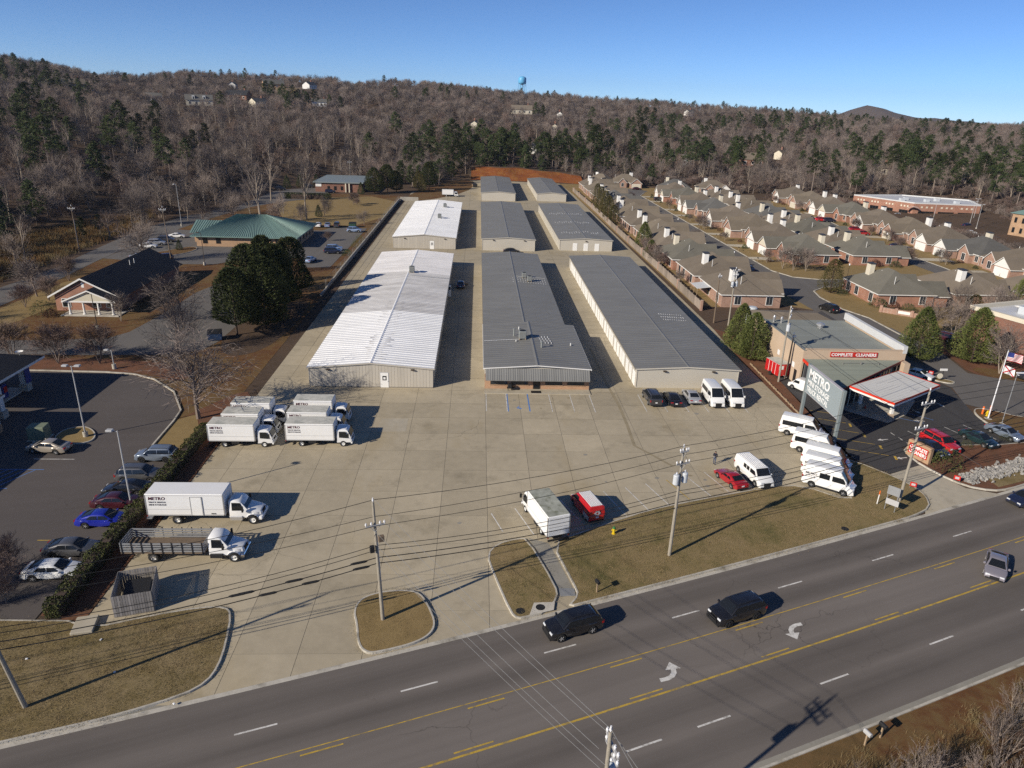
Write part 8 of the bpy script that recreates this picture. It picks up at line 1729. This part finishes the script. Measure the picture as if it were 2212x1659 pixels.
def tuft(seed, n, h, w, m):
    g = random.Random(seed); k = MB()
    for _ in range(n):
        x, y = g.gauss(0, w), g.gauss(0, w); a = g.random()*6.28; l = h*g.uniform(.5, 1.2); dx, dy = g.gauss(0, .35)*l, g.gauss(0, .35)*l; b = .010 if h < 1 else .035
        k.add([(x-b*math.cos(a), y-b*math.sin(a), 0), (x+b*math.cos(a), y+b*math.sin(a), 0), (x+dx, y+dy, l)], [(0, 1, 2)])
    return k.mesh('tuft', m)
g5 = random.Random(9); pts = []
while len(pts) < 900:
    x = g5.uniform(8, 75); y = g5.uniform(20, 55)
    if y < yf(x)-21.2-(.8*math.sin(x*.7)) and y > yf(x)-36: pts.append((x, y, .05, g5.random()*6.28, g5.uniform(.6, 1.5), g5.randint(0, 2)))
scatter('dry_weeds', 'tall dry straw coloured weeds on the near side of the road', [tuft(1, 60, .35, .3, 'straw'), tuft(2, 50, .3, .3, 'turf_dry'), tuft(3, 60, .4, .28, 'straw')], pts)
pts = []
SED = [(-106, 140), (-104, 170), (-106, 195), (-107, 226), (-112, 262), (-128, 262), (-132, 170), (-120, 140)]
while len(pts) < 1500:
    x = g5.uniform(-132, -104); y = g5.uniform(140, 262)
    if inside((x, y), SED): pts.append((x, y, 0, g5.random()*6.28, g5.uniform(.7, 1.4), g5.randint(0, 1)))
scatter('sedge_grass', 'orange brown tall grass between the back road and the woods', [tuft(5, 60, 1.3, .7, 'sedge'), tuft(6, 60, 1.1, .7, 'straw')], pts)
pts = []
turf = [chaikin(q, 1) for q in (LI, MI, TG, BG)]
bbs = [(min(p[0] for p in q), max(p[0] for p in q), min(p[1] for p in q), max(p[1] for p in q)) for q in turf]
for q, (a, b, c, d), nn in zip(turf, bbs, (3800, 500, 420, 4600)):
    k = 0; qi = inset(q, .05)
    while k < nn:
        x, y = g5.uniform(max(a, -42), b), g5.uniform(c, d)
        if y > 33 and inside((x, y), qi): pts.append((x, y, .12, g5.random()*6.28, g5.uniform(.6, 1.5), g5.randint(0, 2) if math.sin(x*.5)*math.sin(y*.6) > -.2 else 1)); k += 1
scatter('turf_tufts', 'short dry winter grass tufts on the roadside beds', [tuft(11, 26, .07, .2, 'turf_dry'), tuft(12, 26, .07, .2, 'turf_green'), tuft(13, 30, .09, .24, 'turf_dry')], pts)
# riprap rocks
rk = random.Random(4); rks = []
for i in range(3):
    m = MB(); m.v = []; a = [Vector((rk.gauss(0, 1), rk.gauss(0, 1), rk.gauss(0, 1))).normalized()*rk.uniform(.7, 1.1) for _ in range(14)]
    import bmesh
    bm = bmesh.new(); [bm.verts.new(v*.17) for v in a]; bmesh.ops.convex_hull(bm, input=bm.verts); me = bpy.data.meshes.new('rock'); bm.to_mesh(me); bm.free(); me.materials.append(MATS['gravel_rock']); rks.append(me)
pts = []
while len(pts) < 1500:
    t = rk.random(); x = 57.4+t*24; c = 71.0+t*9.4; y = c+rk.gauss(0, .55+.25*t); pts.append((x, y, .17+.08*rk.random(), rk.random()*6.28, rk.uniform(.6, 1.7), rk.randint(0, 2)))
scatter('riprap_rocks', 'band of pale broken rocks in the orange mulch bed', rks, pts)

# ---------------------------------------------------------------- the woods
def wooded(x, y):
    r = math.hypot(x, y); ph = math.degrees(math.atan2(x, y))
    if abs(ph) > 47: return False
    if y < 150: return False
    for (a, b, c) in CLEAR:
        if math.hypot(x-a, y-b) < c*.7: return False
        # keep a gap on the near side so the house shows
        d = math.hypot(a, b); u, v = a/d, b/d; s = (a-x)*u+(b-y)*v; n = abs((a-x)*v-(b-y)*u)
        if 0 < s < c*2.5 and n < c*.5: return False
    if x < -106 and y > 165+max(0, (-x-130)*.0): 
        return not inside((x, y), SED)
    if x < -33 and y < 372: return x < -106
    if x < -14 and y < 372: return False
    if -20 <= x < 60: return y > 428 if x < 48 else y > 418
    if x < 60: return y > 372
    if x < 172: return y > (404 if x < 128 else (372 if x < 158 else 352))
    if y < 240: return x > 236
    if x < 226: return y > 342
    return x > 228 and y > 262
gw = random.Random(77); B_, Pn = [], []
def pine_p(x, y):
    r = math.hypot(x, y); ph = math.degrees(math.atan2(x, y))
    if -30 < x < 75 and 426 < y < 500: return .6
    if 75 < x < 170 and 404 < y < 520: return .10+.6*max(0, math.sin(x*.045+1)*math.sin(y*.06))
    n = math.sin(x*.021+2)*math.sin(y*.017+x*.006)
    if ph > 12 and r > 620: return .06+.28*max(0, n)
    if ph > 20: return .08+.35*max(0, n)
    if r > 880: return .015+.10*max(0, n)
    return .015+.42*max(0, n-.35)
y = 160.
while y < 1650:
    step = 7.2 if y < 520 else (8.6 if y < 800 else 12.)
    xm = y*1.08+20; x = -xm
    while x < xm:
        xx, yy = x+gw.uniform(-.48, .48)*step, y+gw.uniform(-.48, .48)*step
        r = math.hypot(xx, yy)
        if wooded(xx, yy) and r < 1330 and math.sin(xx*.05)*math.sin(yy*.043)+gw.random()*1.6 > .12:
            z = H(xx, yy)-.2
            if gw.random() < pine_p(xx, yy): Pn.append((xx, yy, z, gw.random()*6.28, gw.uniform(.7, 1.1)*(1.1 if y < 520 else (.95 if y < 760 else .72)), gw.randint(0, 3)))
            else: B_.append((xx, yy, z, gw.random()*6.28, gw.uniform(.62, 1.05)*(1. if y < 520 else .92), gw.randint(0, 5)))
        x += step
    y += step
for q in ((-131, 186, 1.), (-126, 196, .9), (-137, 200, 1.05), (-121, 181, .7), (-140, 215, 1.), (-134, 225, .9), (-112, 208, .45), (-110, 214, .4)): Pn.append((q[0], q[1], H(q[0], q[1])-.2, gw.random()*6.28, q[2], gw.choice((1, 3))))
for q in ((-38, 360), (-33, 366), (-22, 371), (-30, 378), (-20, 384), (-14, 404), (-19, 396), (-24, 390), (-26, 402), (-10, 420), (-17, 415), (-33, 395), (-40, 385)): Pn.append((q[0], q[1], H(q[0], q[1])-.2, gw.random()*6.28, gw.uniform(.65, .95), gw.choice((1, 3))))
far_ = lambda p: math.hypot(p[0], p[1])
B_.sort(key=far_); Pn.sort(key=far_)
def where(p):
    x, y = p[0], p[1]
    if x < -100: return 'on the hillside left of the back road' if y < 300 else 'on the hillside beyond the back road end'
    if x < -20: return 'behind the far brick building'
    if x < 62: return 'behind the red clay bank'
    if x < 172: return 'behind the brick estate houses'
    return 'beyond the long brick office block'
for p in B_[:300]: tree('bare_tree', 'leafless grey brown tree in the woods ' + where(p), BARE[p[5]], p[0], p[1], p[2], p[4], p[3], 'tree', 'leafless trees of the woods')
for p in Pn[:260]: tree('pine_tree', 'green pine in the woods ' + where(p), PINE[p[5]], p[0], p[1], p[2], p[4], p[3], 'tree', 'pines of the woods')
BF = [meshes(grow(110+i, 14, twigw=.17, kids=(12, 7, 6, 5), levels=3, spread=s*1.2, fork=.22, up=.18, tl=.52, lk=1.25), 'leafless_bark', tw) for i, (s, tw) in enumerate(((1., 'twig'), (.85, 'twig'), (1.1, 'twig_red'), (.95, 'twig'), (.8, 'twig'), (1.1, 'twig')))]
mid_ = [p for p in B_[300:] if far_(p) < 560]; dist_ = [p for p in B_[300:] if far_(p) >= 560]
scatter('bare_woods', 'leafless woods on the nearer slopes', [joined(p) for p in BARE], mid_); scatter('far_bare_woods', 'leafless woods covering the farther hills', [joined(p) for p in BF], dist_); scatter('pine_woods', 'pines scattered through the hills', [joined(p) for p in PINE], Pn[260:])
# brushy undergrowth at the edge of the woods
pts = []
while len(pts) < 1500:
    x, y = gw.uniform(-190, 260), gw.uniform(160, 470)
    if wooded(x, y) and (not wooded(x-math.copysign(22, x)*.9, y-14) or gw.random() < .25): pts.append((x, y, H(x, y)-.1, gw.random()*6.28, gw.uniform(.35, .75), gw.randint(0, 1)))
for i in range(260):
    x, y = gw.uniform(159.5, 171), gw.uniform(205, 352)
    if not (x > 162 and 262 < y < 318): pts.append((x, y, 0, gw.random()*6.28, gw.uniform(.45, .75), gw.randint(0, 1)))
for i in range(120): pts.append((gw.uniform(60, 140), gw.uniform(398, 412), 0, gw.random()*6.28, gw.uniform(.5, .9), gw.randint(0, 1)))
for i in range(140): pts.append((gw.uniform(216, 236), gw.uniform(262, 345), 0, gw.random()*6.28, gw.uniform(.5, .9), gw.randint(0, 1)))
scatter('underbrush', 'tangled leafless brush along the edge of the woods', [joined(cm_), joined(cmb)], pts)

# ---------------------------------------------------------------- the man walking across the lot
def person(label, x, y, rz):
    J = {}; E_ = []
    def jn(n, p, r, par=None): J[n] = (p, r); E_.append((par, n)) if par else None
    jn('pelvis', (0, 0, .93), (.155, .115)); jn('waist', (.01, 0, 1.08), (.145, .105), 'pelvis'); jn('chest', (.0, 0, 1.28), (.175, .12), 'waist'); jn('shoul', (.0, 0, 1.42), (.13, .09), 'chest'); jn('neck', (.03, 0, 1.50), (.058, .058), 'shoul'); jn('head', (.06, 0, 1.58), (.085, .095), 'neck'); jn('crown', (.05, 0, 1.69), (.075, .085), 'head'); jn('nose', (.155, 0, 1.585), (.018, .018), 'head')
    for s, n in ((1, 'l'), (-1, 'r')):
        jn('hip'+n, (0, s*.10, .88), (.095, .095), 'pelvis'); jn('knee'+n, (.07*s+.04, s*.11, .49), (.062, .062), 'hip'+n); jn('ank'+n, (.10*s-.05, s*.11, .10), (.045, .045), 'knee'+n); jn('toe'+n, (.10*s+.12, s*.12, .045), (.045, .035), 'ank'+n)
        jn('sh'+n, (0, s*.19, 1.40), (.068, .068), 'shoul'); jn('el'+n, (-.02, s*.26, 1.13), (.05, .05), 'sh'+n); jn('wr'+n, (.22, s*.12, 1.10), (.036, .034), 'el'+n); jn('palm'+n, (.29, s*.09, 1.11), (.036, .022), 'wr'+n)
        for i, (dy, l) in enumerate(((-.03, .075), (-.01, .085), (.012, .08), (.032, .065))): jn('f%d%s' % (i, n), (.33, s*.09+dy, 1.115), (.010, .010), 'palm'+n); jn('g%d%s' % (i, n), (.33+l*.7, s*.085+dy, 1.10), (.008, .008), 'f%d%s' % (i, n))
        jn('th'+n, (.30, s*.045, 1.135), (.011, .011), 'palm'+n); jn('tt'+n, (.345, s*.03, 1.145), (.009, .009), 'th'+n)
    idx = {n: i for i, n in enumerate(J)}; me = bpy.data.meshes.new('body'); me.from_pydata([J[n][0] for n in J], [(idx[a], idx[b]) for a, b in E_], [])
    o = bpy.data.objects.new('tmp', me); COL.objects.link(o); md = o.modifiers.new('s', 'SKIN'); sk = me.skin_vertices[0].data
    for n, i in idx.items(): sk[i].radius = J[n][1]
    sk[0].use_root = True; sb_ = o.modifiers.new('d', 'SUBSURF'); sb_.levels = sb_.render_levels = 1
    m2 = bpy.data.meshes.new_from_object(o.evaluated_get(bpy.context.evaluated_depsgraph_get())); bpy.data.objects.remove(o)
    for k in ('cloth_navy', 'cloth_denim', 'skin', 'black_plastic', 'hair_dark'): m2.materials.append(MATS[k])
    for p in m2.polygons:
        c = p.center; z = c.z; p.use_smooth = True
        p.material_index = 3 if z < .10 else (1 if z < .96 else (2 if (z > 1.49 and c.x > .04) or c.x > .24 else (4 if z > 1.52 else 0)))
    t = root('person', label, 'person', (x, y, .006), rz); obj('body', m2, t)
    g = random.Random(2); hm = MB(); hm.lathe([(0, .105), (.05, .095), (.085, .05), (.092, 0), (.085, -.05)], (.025, 0, 1.66), 12); hm.build('hair', 'hair_dark', t, smooth=True)
    for s in (-1, 1): MB().lathe([(0, -.008), (.014, -.008), (.014, .008), (0, .008)], (.138, s*.032, 1.61), 8, axis='y').build('eye', 'hair_dark', t); MB().box(.03, .06, s*.088-.01, s*.088+.01, 1.575, 1.635).build('ear', 'skin', t)
    MB().box(.135, .148, -.025, .025, 1.545, 1.553).build('mouth', 'flag_red', t)
    return t
person('person in dark jacket and jeans walking across the lot, looking down at a paper', 28.8, 74.8, R(235))
tag(MB().box(-.12, .12, -.09, .09, 0, .012).build('paper_sheet', 'paper_white', None, (28.8+.40*math.cos(R(235)), 74.8+.40*math.sin(R(235)), 1.135), R(235)), 'small white paper in the hands of the walking person', 'paper')
for i, (x, y, c) in enumerate(((-33, 43, 'paper_white'), (-28.6, 45.0, 'steelblue'), (-20.6, 38.6, 'paper_white'), (-26, 41.6, 'paper_white'))):
    tag(MB().bbox(-.09, .09, -.06, .06, 0, .07, .02).build('litter_scrap', 'paper_white', None, (x, y, .14), i*1.3), 'white scrap of litter on the roadside grass', 'litter', 'litter on the roadside grass')
# ---------------------------------------------------------------- thin winter haze
hz = MB().box(-2200, 4200, -400, 4700, -45, 190).build('haze', 'white_paint'); hz.data.materials.clear()
hm_ = bpy.data.materials.new('haze'); hm_.use_nodes = True; hn = hm_.node_tree; hn.nodes.remove(hn.nodes['Principled BSDF'])
pv = hn.nodes.new('ShaderNodeVolumePrincipled'); pv.inputs['Color'].default_value = (.80, .86, .95, 1); pv.inputs['Density'].default_value = .00006; pv.inputs['Anisotropy'].default_value = .2
hn.links.new(pv.outputs[0], hn.nodes['Material Output'].inputs['Volume']); hz.data.materials.append(hm_); tag(hz, 'thin pale winter haze over the valley', None, None, 'stuff')
